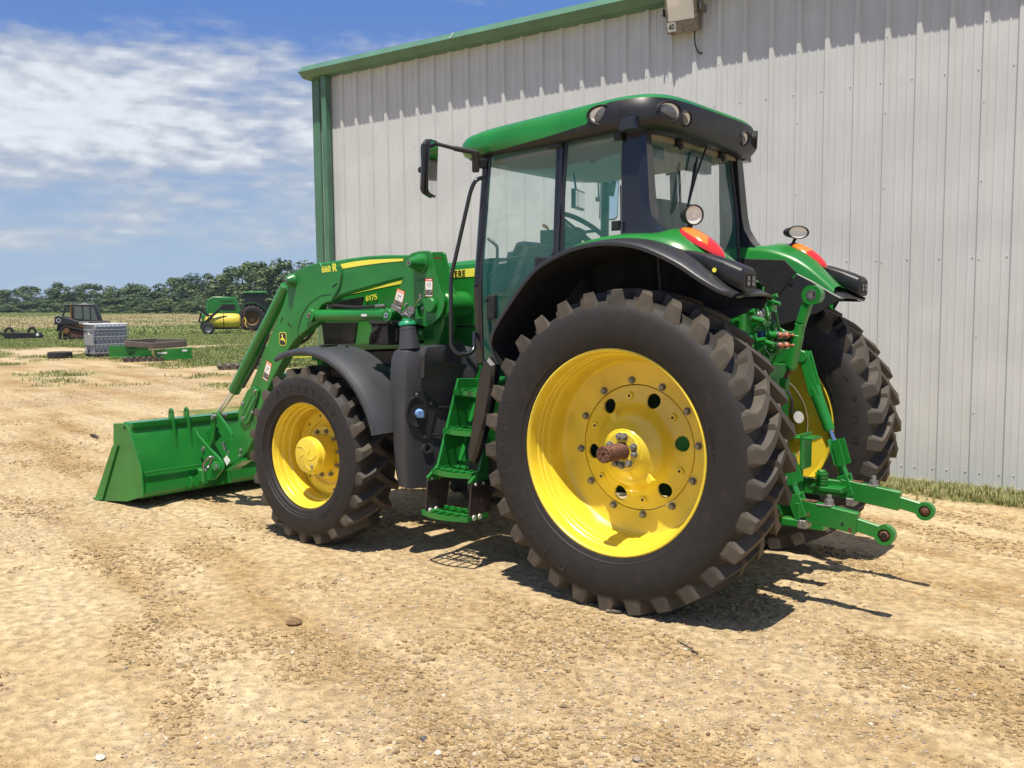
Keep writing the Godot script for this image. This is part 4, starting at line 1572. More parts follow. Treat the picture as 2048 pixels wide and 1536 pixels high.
		part(lc, "hose_fitting", m, M.zinc)
		# bell-crank links between rod and bucket carrier
		var ln = hub(tr, "bucket_link")
		m = MB.new(mi)
		m.prism([-4.673, 0.827, -4.582, 0.839, -4.534, 0.794, -4.458, 0.74, -4.383, 0.65, -4.378, 0.525, -4.35, 0.486, -4.381, 0.447, -4.439, 0.442, -4.467, 0.475, -4.481, 0.63, -4.548, 0.697, -4.616, 0.74, -4.675, 0.773], 0.645, 0.665, 0.004)
		m.prism([-4.76, 0.816, -4.668, 0.829, -4.619, 0.783, -4.542, 0.728, -4.466, 0.637, -4.461, 0.511, -4.433, 0.471, -4.464, 0.432, -4.523, 0.427, -4.552, 0.46, -4.566, 0.617, -4.633, 0.685, -4.702, 0.729, -4.762, 0.761], 0.575, 0.595, 0.004)
		part(ln, "guide_link", m, M.green)
		m = MB.new(mi)
		m.prism([-4.655, 0.8, -4.595, 0.804, -4.605, 0.683, -4.623, 0.597, -4.677, 0.513, -4.748, 0.501, -4.758, 0.524, -4.695, 0.566, -4.663, 0.618], 0.668, 0.688, 0.004)
		m.prism([-4.829, 0.778, -4.767, 0.782, -4.777, 0.658, -4.796, 0.57, -4.851, 0.484, -4.924, 0.471, -4.934, 0.496, -4.869, 0.539, -4.836, 0.591], 0.552, 0.572, 0.004)
		part(ln, "tilt_link", m, M.green)
		m = MB.new(mi)
		for q in [Vector3(-4.619, 0.797, 0.69), Vector3(-4.419, 0.475, 0.67)]:
			m.cyl(Vector3(q.x, q.y, 0.55), Vector3(q.x, q.y, q.z + 0.012), 0.024, 0.024, 18, 0.003)
		part(ln, "link_pin", m, M.zinc)
		# carrier that the bucket hangs on
		var ca = hub(tr, "bucket_carrier")
		m = MB.new(mi)
		m.prism([-4.867, 0.658, -4.838, 0.612, -4.787, 0.585, -4.639, 0.494, -4.454, 0.385, -4.446, 0.344, -4.497, 0.297, -4.579, 0.221, -4.691, 0.197, -4.742, 0.198, -4.718, 0.28, -4.745, 0.369, -4.793, 0.45, -4.852, 0.524, -4.88, 0.602], 0.69, 0.71, 0.004)
		m.prism([-5.091, 0.626, -5.061, 0.578, -5.009, 0.551, -4.856, 0.458, -4.666, 0.345, -4.658, 0.303, -4.71, 0.254, -4.795, 0.177, -4.91, 0.152, -4.962, 0.152, -4.938, 0.237, -4.965, 0.328, -5.015, 0.412, -5.075, 0.489, -5.104, 0.568], 0.53, 0.55, 0.004)
		m.cyl(Vector3(-4.569, 0.344, 0.7), Vector3(-4.505, 0.356, 0.745), 0.045, 0.042, 22, 0.005)
		m.prism([-4.419, 0.32, -4.155, 0.458, -4.146, 0.436, -4.35, 0.327], 0.60, 0.72, 0.004)
		m.box(Vector3(-4.752, 0.242, 0.72), Vector3(0.09, 0.13, 0.07), 0.02)
		part(ca, "side_plates", m, M.green)
		m = MB.new(mi)
		for q in [Vector3(-4.748, 0.489, 0.712), Vector3(-4.505, 0.35, 0.745)]:
			m.cyl(q, q + Vector3(0, 0, 0.012), 0.021, 0.02, 18)
		part(ca, "carrier_pin", m, M.zinc)
		m = MB.new(mi)
		m.tube(spline([Vector3(-4.535, 0.439, 0.76), Vector3(-4.551, 0.435, 0.79), Vector3(-4.603, 0.389, 0.8), Vector3(-4.626, 0.333, 0.8), Vector3(-4.61, 0.317, 0.78), Vector3(-4.617, 0.356, 0.74), Vector3(-4.564, 0.434, 0.74)], 6), 0.013, 8)
		m.cyl(Vector3(-4.452, 0.571, 0.7), Vector3(-4.435, 0.507, 0.7), 0.012, 0.012, 10)
		m.bar(Vector3(-4.477, 0.566, 0.7), Vector3(-4.428, 0.572, 0.7), 0.03, 0.015, 0.004)
		part(ca, "release_handle", m, M.steel)
		m = MB.new(mi)
		m.prism([-4.421, 0.456, -4.37, 0.41, -4.42, 0.363, -4.467, 0.419], 0.691, 0.694, 0.0005)
		part(ca, "white_tag", m, M.white)
	# cross tubes that tie both booms together
	var m = MB.new()
	var c0 = Vector3(-4.221, 0.467, 0.6)
	m.cyl(Vector3(-3.95, 1.15, -0.6), Vector3(-3.95, 1.15, 0.6), 0.07, 0.07, 24)
	part(tr, "boom_cross_tube", m, M.green)
	m = MB.new()
	m.cyl(Vector3(-4.45, 0.5, -0.55), Vector3(-4.45, 0.5, 0.55), 0.04, 0.04, 20)
	part(tr, "carrier_cross_tube", m, M.green)
	# guard frame in front of the axle
	m = MB.new()
	for z in [0.33, -0.33]:
		m.box(Vector3(-3.52, 0.95, z), Vector3(0.08, 0.9, 0.06), 0.01)
		m.bar(Vector3(-3.5, 1.38, z), Vector3(-2.2, 1.2, z), 0.06, 0.08, 0.01)
	m.box(Vector3(-3.55, 1.38, 0), Vector3(0.06, 0.08, 0.8), 0.01)
	part(tr, "front_guard", m, M.green)
	build_bucket(tr)
	# toolbox beside the mast
	var tb = hub(tr, "toolbox")
	m = MB.new()
	m.box(Vector3(-2.154, 1.598, 0.75), Vector3(0.17, 0.15, 0.44), 0.012)
	m.box(Vector3(-2.152, 1.684, 0.75), Vector3(0.19, 0.024, 0.46), 0.005)
	m.box(Vector3(-2.064, 1.59, 0.72), Vector3(0.02, 0.10, 0.33), 0.006)
	part(tb, "box", m, M.plastic_black)
	m = MB.new()
	m.tube(spline([Vector3(-2.16, 1.64, 0.98), Vector3(-2.19, 1.60, 1.0), Vector3(-2.22, 1.53, 0.985)], 6), 0.016, 8)
	m.cyl(Vector3(-2.155, 1.645, 0.965), Vector3(-2.155, 1.645, 0.992), 0.02, 0.02, 14)
	part(tb, "strap", m, M.matt_black)
	m = MB.new()
	for k in 6:
		m.cyl(Vector3(-2.058, 1.684, 0.56 + k * 0.075), Vector3(-2.054, 1.684, 0.56 + k * 0.075), 0.006, 0.006, 8)
	part(tb, "rivets", m, M.zinc)


func emblem(parent, at):
	# leaping-deer shield: yellow rim, black field, yellow animal
	var o = hub(parent, "leaping_deer_emblem")
	o.position = at
	var out = []
	var inn = []
	for k in 24:
		var a = TAU * k / 24.0
		var c = signf(cos(a)) * pow(absf(cos(a)), 0.5)
		var s = signf(sin(a)) * pow(absf(sin(a)), 0.5)
		out += [c * 0.048, s * 0.058]
		inn += [c * 0.043, s * 0.053]
	var m = MB.new()
	m.prism(out, 0.0, 0.0012, 0.0002)
	part(o, "shield_rim", m, M.yellow_flat)
	m = MB.new()
	m.prism(inn, 0.001, 0.0018, 0.0002)
	part(o, "shield_field", m, M.gloss_black)
	m = MB.new()
	var d = [-0.034, -0.004, -0.024, 0.002, -0.014, 0.006, -0.008, 0.018, -0.012, 0.026, -0.020, 0.024, -0.012, 0.031, -0.010, 0.045, -0.004, 0.034, 0.004, 0.044, 0.002, 0.030, 0.004, 0.012, 0.012, 0.002, 0.026, -0.004, 0.030, -0.012, 0.038, -0.034, 0.030, -0.030, 0.020, -0.016, 0.008, -0.012, -0.004, -0.014, -0.014, -0.008, -0.026, -0.014, -0.030, -0.012, -0.022, -0.004]
	m.prism(d, 0.0016, 0.0024, 0.0)
	part(o, "deer", m, M.yellow_flat)


func build_bucket(tr):
	var bu = hub(tr, "bucket")
	var W = 1.28
	# profile from the back of the top lip round to the cutting edge
	var prof = [[-5.14, 0.735], [-5.03, 0.72], [-4.985, 0.62], [-4.93, 0.47], [-4.885, 0.33], [-4.86, 0.235], [-4.845, 0.14], [-4.88, 0.095], [-4.96, 0.085], [-5.3, 0.045], [-5.66, 0.005]]
	var rows = []
	for q in prof:
		rows.append([Vector3(q[0], q[1], -W + 0.01), Vector3(q[0], q[1], 0), Vector3(q[0], q[1], W - 0.01)])
	var m = MB.new()
	m.shell(rows, Vector3(-0.012, 0.006, 0), 0.35)
	part(bu, "shell", m, M.green)
	m = MB.new()
	m.box(Vector3(-5.075, 0.742, 0), Vector3(0.15, 0.045, 2 * W - 0.02), 0.006)
	m.box(Vector3(-5.03, 0.715, 0), Vector3(0.03, 0.06, 2 * W - 0.03), 0.006)
	part(bu, "top_lip", m, M.green)
	m = MB.new()
	m.bar(Vector3(-4.858, 0.325, -W + 0.02), Vector3(-4.858, 0.325, W - 0.02), 0.02, 0.014, 0.003)
	part(bu, "seam", m, M.green)
	for s in [1, -1]:
		m = MB.new(s < 0)
		m.prism([-5.29, 0.742, -5.085, 0.756, -5.036, 0.708, -4.85, 0.381, -4.832, 0.119, -5.106, 0.041, -5.651, -0.017, -5.302, 0.534], W - 0.012, W + 0.006, 0.003)
		part(bu, "side_plate", m, M.green)
		m = MB.new(s < 0)
		m.prism([-5.295, 0.535, -5.202, 0.547, -5.504, 0.005, -5.644, -0.016], W + 0.006, W + 0.022, 0.003)
		m.box(Vector3(-5.586, 0.007, 1.286), Vector3(0.12, 0.022, 0.05), 0.005)
		part(bu, "side_cutter", m, M.green)
		m = MB.new(s < 0)
		m.cyl(Vector3(-5.1, 0.716, 1.284), Vector3(-5.093, 0.717, 1.288), 0.014, 0.014, 12)
		part(bu, "side_hole", m, M.matt_black)
	# hooks on the lip and small lugs low on the back
	for z in [0.86, 0.70, -0.7, -0.86]:
		m = MB.new()
		var hk = [-5.06, 0.70, -5.06, 0.80, -5.05, 0.85, -5.025, 0.865, -5.0, 0.85, -4.99, 0.80, -4.965, 0.62, -4.94, 0.5, -4.955, 0.48, -5.0, 0.6]
		m.prism(hk, z - 0.011, z + 0.011, 0.003)
		part(bu, "hook_plate", m, M.green)
		m = MB.new()
		m.cyl(Vector3(-5.025, 0.832, z - 0.0125), Vector3(-5.025, 0.832, z + 0.0125), 0.012, 0.012, 12)
		part(bu, "hook_hole", m, M.matt_black)
	for z in [0.80, 0.72, -0.72, -0.8]:
		m = MB.new()
		m.prism([-4.87, 0.12, -4.82, 0.13, -4.80, 0.19, -4.815, 0.225, -4.85, 0.235, -4.88, 0.22], z - 0.009, z + 0.009, 0.003)
		part(bu, "lug", m, M.green)
	m = MB.new()
	m.prism([-4.88, 0.1, -4.62, 0.16, -4.66, 0.3, -4.86, 0.33], 0.5, 0.52, 0.003)
	m.prism([-4.88, 0.1, -4.62, 0.16, -4.66, 0.3, -4.86, 0.33], -0.52, -0.5, 0.003)
	m.prism([-4.98, 0.62, -4.80, 0.68, -4.76, 0.58, -4.93, 0.47], 0.5, 0.52, 0.003)
	m.prism([-4.98, 0.62, -4.80, 0.68, -4.76, 0.58, -4.93, 0.47], -0.52, -0.5, 0.003)
	part(bu, "carrier_hooks", m, M.green)


# ---------------------------------------------------------------- tank, ladder, hitch
func build_left_side(tr):
	var tk = hub(tr, "fuel_tank")
	var m = MB.new()
	# stacked sections: height, front x, near corner x, rear x, outer z, inner z
	var rows = []
	for q in [[0.50, -1.86, -1.80, -1.74, 1.02, 0.88], [0.515, -1.90, -1.785, -1.71, 1.06, 0.82], [0.62, -1.915, -1.78, -1.69, 1.072, 0.76], [0.8, -1.92, -1.775, -1.68, 1.085, 0.72], [1.0, -1.93, -1.775, -1.66, 1.085, 0.66], [1.12, -1.94, -1.77, -1.64, 1.085, 0.60], [1.25, -1.95, -1.765, -1.60, 1.085, 0.52], [1.34, -1.95, -1.765, -1.59, 1.082, 0.47], [1.43, -1.945, -1.77, -1.60, 1.075, 0.46], [1.485, -1.935, -1.785, -1.63, 1.055, 0.47], [1.51, -1.91, -1.805, -1.67, 1.02, 0.50], [1.52, -1.87, -1.84, -1.75, 0.95, 0.60]]:
		var r = []
		var y = q[0]
		var pl = [Vector2(q[1], q[5]), Vector2(q[1], lerpf(q[5], q[4], 0.5)), Vector2(q[1], q[4] - 0.05), Vector2(q[1] + 0.012, q[4] - 0.016), Vector2(q[1] + 0.05, q[4]), Vector2(q[2] - 0.04, q[4]), Vector2(q[2] - 0.012, q[4] - 0.006), Vector2(q[2], q[4] - 0.022)]
		for k in range(1, 8):
			pl.append(Vector2(q[2], q[4] - 0.022).lerp(Vector2(q[3], q[5] + 0.04), k / 7.0))
		pl.append(Vector2(q[3] - 0.02, q[5]))
		for p in pl:
			r.append(Vector3(p.x, y, p.y))
		rows.append(r)
	m.grid(rows, true, 0.5)
	for k in rows[0].size():
		m.tri(Vector3(-1.845, 1.521, 0.78), rows[-1][k], rows[-1][(k + 1) % rows[0].size()])
	part(tk, "tank_body", m, M.plastic_grey)
	m = MB.new()
	# swept shoulder that stands proud of the rear face
	rows = []
	for q in [[Vector3(-1.69, 1.306, 0.982), Vector3(-1.66, 1.465, 1.006), Vector3(-1.68, 1.515, 0.959)], [Vector3(-1.7, 1.309, 0.888), Vector3(-1.65, 1.41, 0.941), Vector3(-1.66, 1.522, 0.877)], [Vector3(-1.69, 1.349, 0.793), Vector3(-1.63, 1.407, 0.846), Vector3(-1.65, 1.532, 0.77)], [Vector3(-1.68, 1.348, 0.67), Vector3(-1.62, 1.393, 0.724), Vector3(-1.64, 1.542, 0.632)], [Vector3(-1.68, 1.322, 0.432), Vector3(-1.62, 1.377, 0.559), Vector3(-1.62, 1.506, 0.614)]]:
		rows.append(q)
	m.shell(rows, Vector3(-0.04, -0.02, 0), 0.9)
	part(tk, "tank_shoulder", m, M.plastic_grey)
	m = MB.new()
	var n0 = Vector3(-1.84, 1.50, 0.97)
	m.cyl(n0, n0 + Vector3(-0.015, 0.14, 0.0), 0.078, 0.058, 28)
	m.cyl(n0 + Vector3(-0.015, 0.135, 0.0), n0 + Vector3(-0.02, 0.165, 0), 0.060, 0.056, 28, 0.004)
	part(tk, "filler_neck", m, M.plastic_grey)
	m = MB.new()
	var cp = n0 + Vector3(-0.02, 0.165, 0)
	m.cyl(cp, cp + Vector3(-0.004, 0.034, 0), 0.062, 0.058, 28, 0.008)
	m.bar(cp + Vector3(-0.05, 0.04, -0.02), cp + Vector3(0.05, 0.04, 0.02), 0.03, 0.022, 0.008)
	part(tk, "filler_cap", m, M.green_cap)
	# recessed plug with its cover plate on the slanted rear face
	var fx = Transform3D(Basis(Vector3(0.333, 0, -0.943), Vector3.UP, Vector3(0.943, 0, 0.333)), Vector3(-1.78, 0, 1.06))
	var fn = Vector3(0.943, 0, 0.333)
	m = MB.new()
	m.xf = fx
	m.prism([0.03, 1.214, 0.138, 1.203, 0.234, 1.097, 0.227, 1.066, 0.17, 0.856, 0.116, 0.859, 0.057, 0.939, 0.043, 0.997], -0.02, 0.012, 0.003)
	part(tk, "cover_plate", m, M.plastic_dark)
	m = MB.new()
	var pc = Vector3(-1.747, 1.058, 1.004)
	m.xf = Transform3D(fx.basis, pc).scaled_local(Vector3(0.78, 1.12, 1))
	m.lathe([Vector2(0.105, -0.012), Vector2(0.104, 0.010), Vector2(0.094, 0.013), Vector2(0.080, 0.004), Vector2(0.045, 0.002), Vector2(0.0001, 0.002)], 32, Vector3.ZERO, 0.6)
	part(tk, "plug_recess", m, M.matt_black)
	m = MB.new()
	var bp = Vector3(-1.723, 1.045, 0.99)
	m.cyl(bp - fn * 0.025, bp + fn * 0.01, 0.034, 0.031, 20, 0.004)
	m.box(bp + fn * 0.018, Vector3(0.022, 0.055, 0.03), 0.006, fx.basis * Basis(Vector3(0, 0, 1), 0.3))
	part(tk, "blue_plug", m, M.blue_plug)
	for q in [Vector3(-1.746, 1.183, 1), Vector3(-1.708, 1.112, 0.893), Vector3(-1.726, 0.875, 0.942)]:
		m = MB.new()
		m.cyl(q, q + fn * 0.008, 0.010, 0.008, 12)
		part(tk, "cover_screw", m, M.zinc)
	m = MB.new()
	var rp = Vector3(-1.728, 0.791, 0.914)
	m.ring(rp - fn * 0.01, rp + fn * 0.016, 0.040, 0.024, 24)
	part(tk, "drain_ring", m, M.plastic_grey)
	m = MB.new()
	m.cyl(rp - fn * 0.01, rp + fn * 0.006, 0.024, 0.024, 18)
	part(tk, "drain_hole", m, M.matt_black)
	for q in [[Vector3(-1.692, 1.082, 0.84), Vector3(-1.653, 1.076, 0.73)], [Vector3(-1.709, 0.886, 0.888), Vector3(-1.674, 0.869, 0.788)]]:
		m = MB.new()
		m.bar(q[0], q[1], 0.012, 0.014, 0.003)
		part(tk, "strap", m, M.matt_black)
	# ladder
	var la = hub(tr, "ladder")
	m = MB.new()
	m.xf = Transform3D(Basis(Vector3(0, 0, -1), Vector3(0, 1, 0), Vector3(1, 0, 0)), Vector3.ZERO)
	var pl = [0.743, 1.289, 0.508, 1.275, 0.537, 1.103, 0.622, 0.873, 0.733, 0.668, 0.788, 0.574, 1.075, 0.614, 0.965, 0.689]
	for i in range(0, pl.size(), 2):
		pl[i] = -pl[i]
	m.prism(pl, -1.595, -1.575, 0.004)
	part(la, "front_rail", m, M.green)
	m = MB.new()
	m.xf = Transform3D(Basis(Vector3(0, 0, -1), Vector3(0, 1, 0), Vector3(1, 0, 0)), Vector3.ZERO)
	m.prism(pl, -1.215, -1.195, 0.004)
	part(la, "rear_rail", m, M.green)
	m = MB.new()
	var ys = [0.37, 0.655, 0.93, 1.195]
	var zf = [1.10, 1.03, 0.915, 0.80]
	var bz = [[1.29, 0.50], [0.6, 0.80]]
	m.grid([[Vector3(-1.575, 1.30, 0.50), Vector3(-1.215, 1.30, 0.50)], [Vector3(-1.575, 0.60, 0.79), Vector3(-1.215, 0.60, 0.79)]], false)
	part(la, "back_panel", m, M.green)
	m = MB.new()
	for r in 2:
		for k in 3:
			var y0 = [0.98, 0.72][r]
			var zz = lerpf(0.79, 0.50, (y0 - 0.60) / 0.7)
			m.tube(spline([Vector3(-1.52 + k * 0.1, y0 + 0.17, zz - 0.065), Vector3(-1.53 + k * 0.1, y0 + 0.1, zz - 0.03), Vector3(-1.50 + k * 0.1, y0, zz + 0.008)], 4), 0.008, 6)
	part(la, "panel_ribs", m, M.green_dull)
	for k in 4:
		var y = ys[k]
		var zo = zf[k]
		var zi = zo - (0.20 if k > 0 else 0.22)
		var x0 = -1.61 if k == 0 else -1.575
		var x1 = -1.19 if k == 0 else -1.215
		m = MB.new()
		var edge = []
		for j in 13:
			var u = j / 12.0
			edge.append(Vector3(lerpf(x0, x1, u), y, zo + 0.05 * sin(u * PI)))
		m.xf = Transform3D.IDENTITY
		var er = []
		for p in edge:
			er.append([p + Vector3(0, 0.016, -0.012), p + Vector3(0, 0.018, 0), p + Vector3(0, -0.018, 0), p + Vector3(0, -0.02, -0.01), p + Vector3(0, 0.016, -0.012)])
		m.grid(er, false, 0.7)
		m.box(Vector3((x0 + x1) / 2, y, zi), Vector3(x1 - x0, 0.034, 0.014), 0.003)
		m.box(Vector3(x0 + 0.007, y, (zo + zi) / 2), Vector3(0.014, 0.034, zo - zi), 0.003)
		m.box(Vector3(x1 - 0.007, y, (zo + zi) / 2), Vector3(0.014, 0.034, zo - zi), 0.003)
		m.box(Vector3((x0 + x1) / 2, y, (zo + zi) / 2 + 0.02), Vector3(x1 - x0, 0.026, 0.016), 0.003)
		for j in 5:
			var x = lerpf(x0, x1, (j + 1) / 6.0)
			m.bar(Vector3(x, y, zi), Vector3(x, y, zo + 0.05 * sin(PI * (j + 1) / 6.0) - 0.006), 0.012, 0.026, 0.002)
		part(la, "step", m, M.green)
	for k in 2:
		m = MB.new()
		var x = -1.60 if k == 0 else -1.20
		m.xf = Transform3D(Basis(Vector3(0, 0, -1), Vector3(0, 1, 0), Vector3(1, 0, 0)), Vector3.ZERO)
		m.prism([-1.05, 0.61, -0.80, 0.61, -0.86, 0.40, -0.88, 0.345, -1.08, 0.345, -1.065, 0.48], x - 0.007, x + 0.007, 0.002)
		part(la, "rubber_hanger", m, M.rubber_flap)
		m = MB.new()
		m.box(Vector3(x + 0.010, 0.60, 0.93), Vector3(0.012, 0.03, 0.25), 0.003)
		part(la, "clamp_strip", m, M.plastic_black if k == 1 else M.green)
		m = MB.new()
		for z in [1.03, 0.97]:
			m.cyl(Vector3(x + 0.007, 0.372, z), Vector3(x + 0.016, 0.372, z), 0.02, 0.017, 16)
		for z in [1.02, 0.94, 0.85]:
			m.cyl(Vector3(x + 0.016, 0.60, z), Vector3(x + 0.022, 0.60, z), 0.011, 0.009, 12)
		part(la, "hanger_bolt", m, M.screw)


func link_bar(m, pts, w):
	for i in pts.size() - 1:
		m.bar(pts[i][0], pts[i + 1][0], w, (pts[i][1] + pts[i + 1][1]) / 2, 0.006)


func build_hitch(tr):
	var m = MB.new()
	m.box(Vector3(0.42, 1.05, 0), Vector3(0.16, 0.75, 0.5), 0.03)
	m.box(Vector3(0.46, 0.62, 0), Vector3(0.25, 0.25, 0.62), 0.03)
	m.cyl(Vector3(0.50, 0.72, 0), Vector3(0.66, 0.72, 0), 0.05, 0.05, 20)
	part(tr, "hitch_frame", m, M.green)
	m = MB.new()
	m.bar(Vector3(0.3, 0.42, 0), Vector3(0.85, 0.42, 0), 0.1, 0.05, 0.006)
	part(tr, "drawbar", m, M.green)
	m = MB.new()
	m.box(Vector3(0.669, 0.873, -0.1), Vector3(0.02, 0.23, 0.16), 0.004)
	m.box(Vector3(0.66, 0.959, -0.1), Vector3(0.16, 0.012, 0.16), 0.004)
	part(tr, "coupling_shield", m, M.green)
	# stowed top link
	var tl = hub(tr, "top_link")
	var e = Vector3(0.71, 1.874, 0)
	var a = Vector3(0.69, 1.806, 0)
	var b = Vector3(0.654, 1.692, 0)
	var c = Vector3(0.595, 1.408, 0)
	var d = Vector3(0.559, 1.346, 0)
	var f = Vector3(0.548, 1.248, 0)
	m = MB.new()
	m.ring(e + Vector3(0.02, 0, -0.035), e + Vector3(0.02, 0, 0.035), 0.062, 0.03, 28)
	m.bar(e + (a - e) * 0.75, b, 0.05, 0.062, 0.012)
	m.bar(b, b + (c - b) * 0.05, 0.055, 0.055, 0.01)
	part(tl, "upper_eye", m, M.green)
	m = MB.new()
	m.ring(e + Vector3(0.02, 0, -0.037), e + Vector3(0.02, 0, 0.037), 0.034, 0.02, 24)
	part(tl, "eye_bushing", m, M.steel)
	m = MB.new()
	m.cyl(b, b.lerp(c, 0.25), 0.032, 0.034, 22)
	m.cyl(b.lerp(c, 0.25), c, 0.037, 0.037, 22, 0.003)
	m.cyl(c.lerp(b, 0.25), c.lerp(d, 0.15), 0.034, 0.033, 22, 0.003)
	part(tl, "turnbuckle", m, M.green)
	m = MB.new()
	m.cyl(c, d, 0.016, 0.016, 14)
	part(tl, "threaded_rod", m, M.rusty)
	m = MB.new()
	m.bar(d, f, 0.045, 0.055, 0.012)
	m.bar(f, f + (f - d) * 0.6, 0.03, 0.05, 0.008)
	part(tl, "lower_fork", m, M.green)
	m = MB.new()
	m.tube(spline([Vector3(0.622, 1.633, 0.05), Vector3(0.553, 1.652, 0.05), Vector3(0.48, 1.715, 0.06), Vector3(0.447, 1.703, 0.07), Vector3(0.475, 1.673, 0.07)], 6), 0.008, 8)
	m.tube([Vector3(0.617, 1.65, 0.03), Vector3(0.618, 1.612, 0.03)], 0.012, 8)
	part(tl, "handle", m, M.green)
	m = MB.new()
	m.tube(spline([Vector3(0.6, 1.266, 0.05), Vector3(0.632, 1.208, 0.06), Vector3(0.632, 1.124, 0.06)], 5), 0.008, 8)
	part(tl, "safety_cable", m, M.hose)
	for s in [1, -1]:
		var mi = s < 0
		# lift arm
		var ar = hub(tr, "lift_arm")
		m = MB.new(mi)
		m.prism([0.12, 1.42, 0.2, 1.55, 0.33, 1.545, 0.46, 1.515, 0.52, 1.50, 0.545, 1.47, 0.535, 1.43, 0.49, 1.415, 0.36, 1.415, 0.25, 1.37, 0.14, 1.34], 0.415, 0.475, 0.012)
		m.cyl(Vector3(0.15, 1.45, 0.2), Vector3(0.15, 1.45, 0.48), 0.09, 0.085, 24, 0.008)
		m.cyl(Vector3(0.505, 1.465, 0.40), Vector3(0.505, 1.465, 0.49), 0.04, 0.04, 20, 0.004)
		part(ar, "arm", m, M.green)
		# lift rod from the arm to the lower link
		var lr = hub(tr, "lift_rod")
		var p0 = Vector3(0.51, 1.465, 0.45)
		var p1 = Vector3(0.60, 1.20, 0.45)
		var p2 = Vector3(0.70, 0.97, 0.445)
		var p3 = Vector3(0.735, 0.885, 0.44)
		var p4 = Vector3(0.79, 0.73, 0.43)
		var p5 = Vector3(0.84, 0.60, 0.42)
		m = MB.new(mi)
		m.bar(p0 + Vector3(0, 0.03, 0.035), p1 + Vector3(0, 0, 0.03), 0.016, 0.07, 0.004)
		m.bar(p0 + Vector3(0, 0.03, -0.035), p1 + Vector3(0, 0, -0.03), 0.016, 0.07, 0.004)
		m.cyl(p1 + Vector3(-0.02, 0.06, 0), p2, 0.042, 0.036, 22, 0.004)
		part(lr, "clevis", m, M.green)
		m = MB.new(mi)
		m.cyl(p2, p3, 0.02, 0.02, 14)
		part(lr, "screw", m, M.chrome)
		m = MB.new(mi)
		m.cyl(p3, p4, 0.032, 0.032, 20, 0.004)
		m.bar(p3 + (p4 - p3) * 0.0 + Vector3(0.02, 0.03, 0.055), p4 + Vector3(0.02, 0.02, 0.055), 0.006, 0.06, 0.002)
		m.bar(p3 + Vector3(0.02, 0.03, -0.055), p4 + Vector3(0.02, 0.02, -0.055), 0.006, 0.06, 0.002)
		m.bar(p3 + Vector3(-0.02, 0.03, 0), p4 + Vector3(-0.02, 0.02, 0), 0.11, 0.006, 0.002)
		m.cyl(p4, p4.lerp(p5, 0.45), 0.03, 0.034, 20, 0.004)
		part(lr, "adjuster", m, M.green)
		m = MB.new(mi)
		var q5 = p4.lerp(p5, 0.35)
		m.bar(q5 + Vector3(0, 0, 0.036), p5 + Vector3(0.02, -0.05, 0.036), 0.018, 0.075, 0.005)
		m.bar(q5 + Vector3(0, 0, -0.036), p5 + Vector3(0.02, -0.05, -0.036), 0.018, 0.075, 0.005)
		m.box(p5 + Vector3(0.005, -0.01, 0.05), Vector3(0.03, 0.10, 0.012), 0.004)
		part(lr, "lower_fork", m, M.green)
		m = MB.new(mi)
		m.box(p5 + Vector3(0.03, -0.085, 0.0), Vector3(0.05, 0.05, 0.11), 0.004)
		part(lr, "stop_block", m, M.zinc)
		# lower link
		var ll = hub(tr, "lower_link")
		m = MB.new(mi)
		m.bar(Vector3(0.22, 0.60, 0.33), Vector3(0.86, 0.595, 0.41), 0.045, 0.11, 0.006)
		m.bar(Vector3(0.80, 0.60, 0.405), Vector3(1.18, 0.555, 0.412), 0.058, 0.125, 0.006)
		part(ll, "link_beam", m, M.green)
		m = MB.new(mi)
		m.bar(Vector3(1.15, 0.552, 0.41), Vector3(1.30, 0.522, 0.412), 0.03, 0.078, 0.006)
		m.ring(Vector3(1.335, 0.510, 0.388), Vector3(1.335, 0.510, 0.436), 0.058, 0.036, 28)
		part(ll, "ball_end", m, M.green)
		m = MB.new(mi)
		m.ball(Vector3(1.335, 0.510, 0.412), Vector3(0.037, 0.037, 0.03))
		part(ll, "ball", m, M.rusty)
		m = MB.new(mi)
		m.cyl(Vector3(1.335, 0.510, 0.405), Vector3(1.335, 0.510, 0.4435), 0.016, 0.016, 16)
		part(ll, "ball_bore", m, M.matt_black)
		m = MB.new(mi)
		m.cyl(Vector3(1.01, 0.635, 0.41), Vector3(1.01, 0.672, 0.41), 0.028, 0.026, 6)
		m.cyl(Vector3(1.01, 0.67, 0.41), Vector3(1.01, 0.70, 0.41), 0.016, 0.014, 10)
		m.box(Vector3(0.99, 0.638, 0.41), Vector3(0.09, 0.008, 0.06), 0.002)
		part(ll, "top_bolt", m, M.zinc)
		m = MB.new(mi)
		m.cyl(Vector3(1.10, 0.545, 0.438), Vector3(1.10, 0.545, 0.4425), 0.009, 0.009, 10)
		m.cyl(Vector3(0.55, 0.60, 0.395), Vector3(0.55, 0.60, 0.3975), 0.012, 0.012, 10)
		m.cyl(Vector3(0.63, 0.60, 0.405), Vector3(0.63, 0.60, 0.4075), 0.012, 0.012, 10)
		part(ll, "link_holes", m, M.matt_black)
		m = MB.new(mi)
		m.box(Vector3(0.88, 0.652, 0.41), Vector3(0.12, 0.006, 0.05), 0.002)
		m.box(Vector3(1.145, 0.515, 0.4425), Vector3(0.02, 0.03, 0.003), 0.001)
		m.box(Vector3(0.88, 0.57, 0.4365), Vector3(0.05, 0.018, 0.003), 0.001)
		part(ll, "worn_patch", m, M.rusty)
		# sway block
		m = MB.new(mi)
		m.box(Vector3(0.74, 0.60, 0.33), Vector3(0.22, 0.03, 0.12), 0.006)
		m.cyl(Vector3(0.70, 0.61, 0.31), Vector3(0.70, 0.72, 0.31), 0.035, 0.03, 18, 0.004)
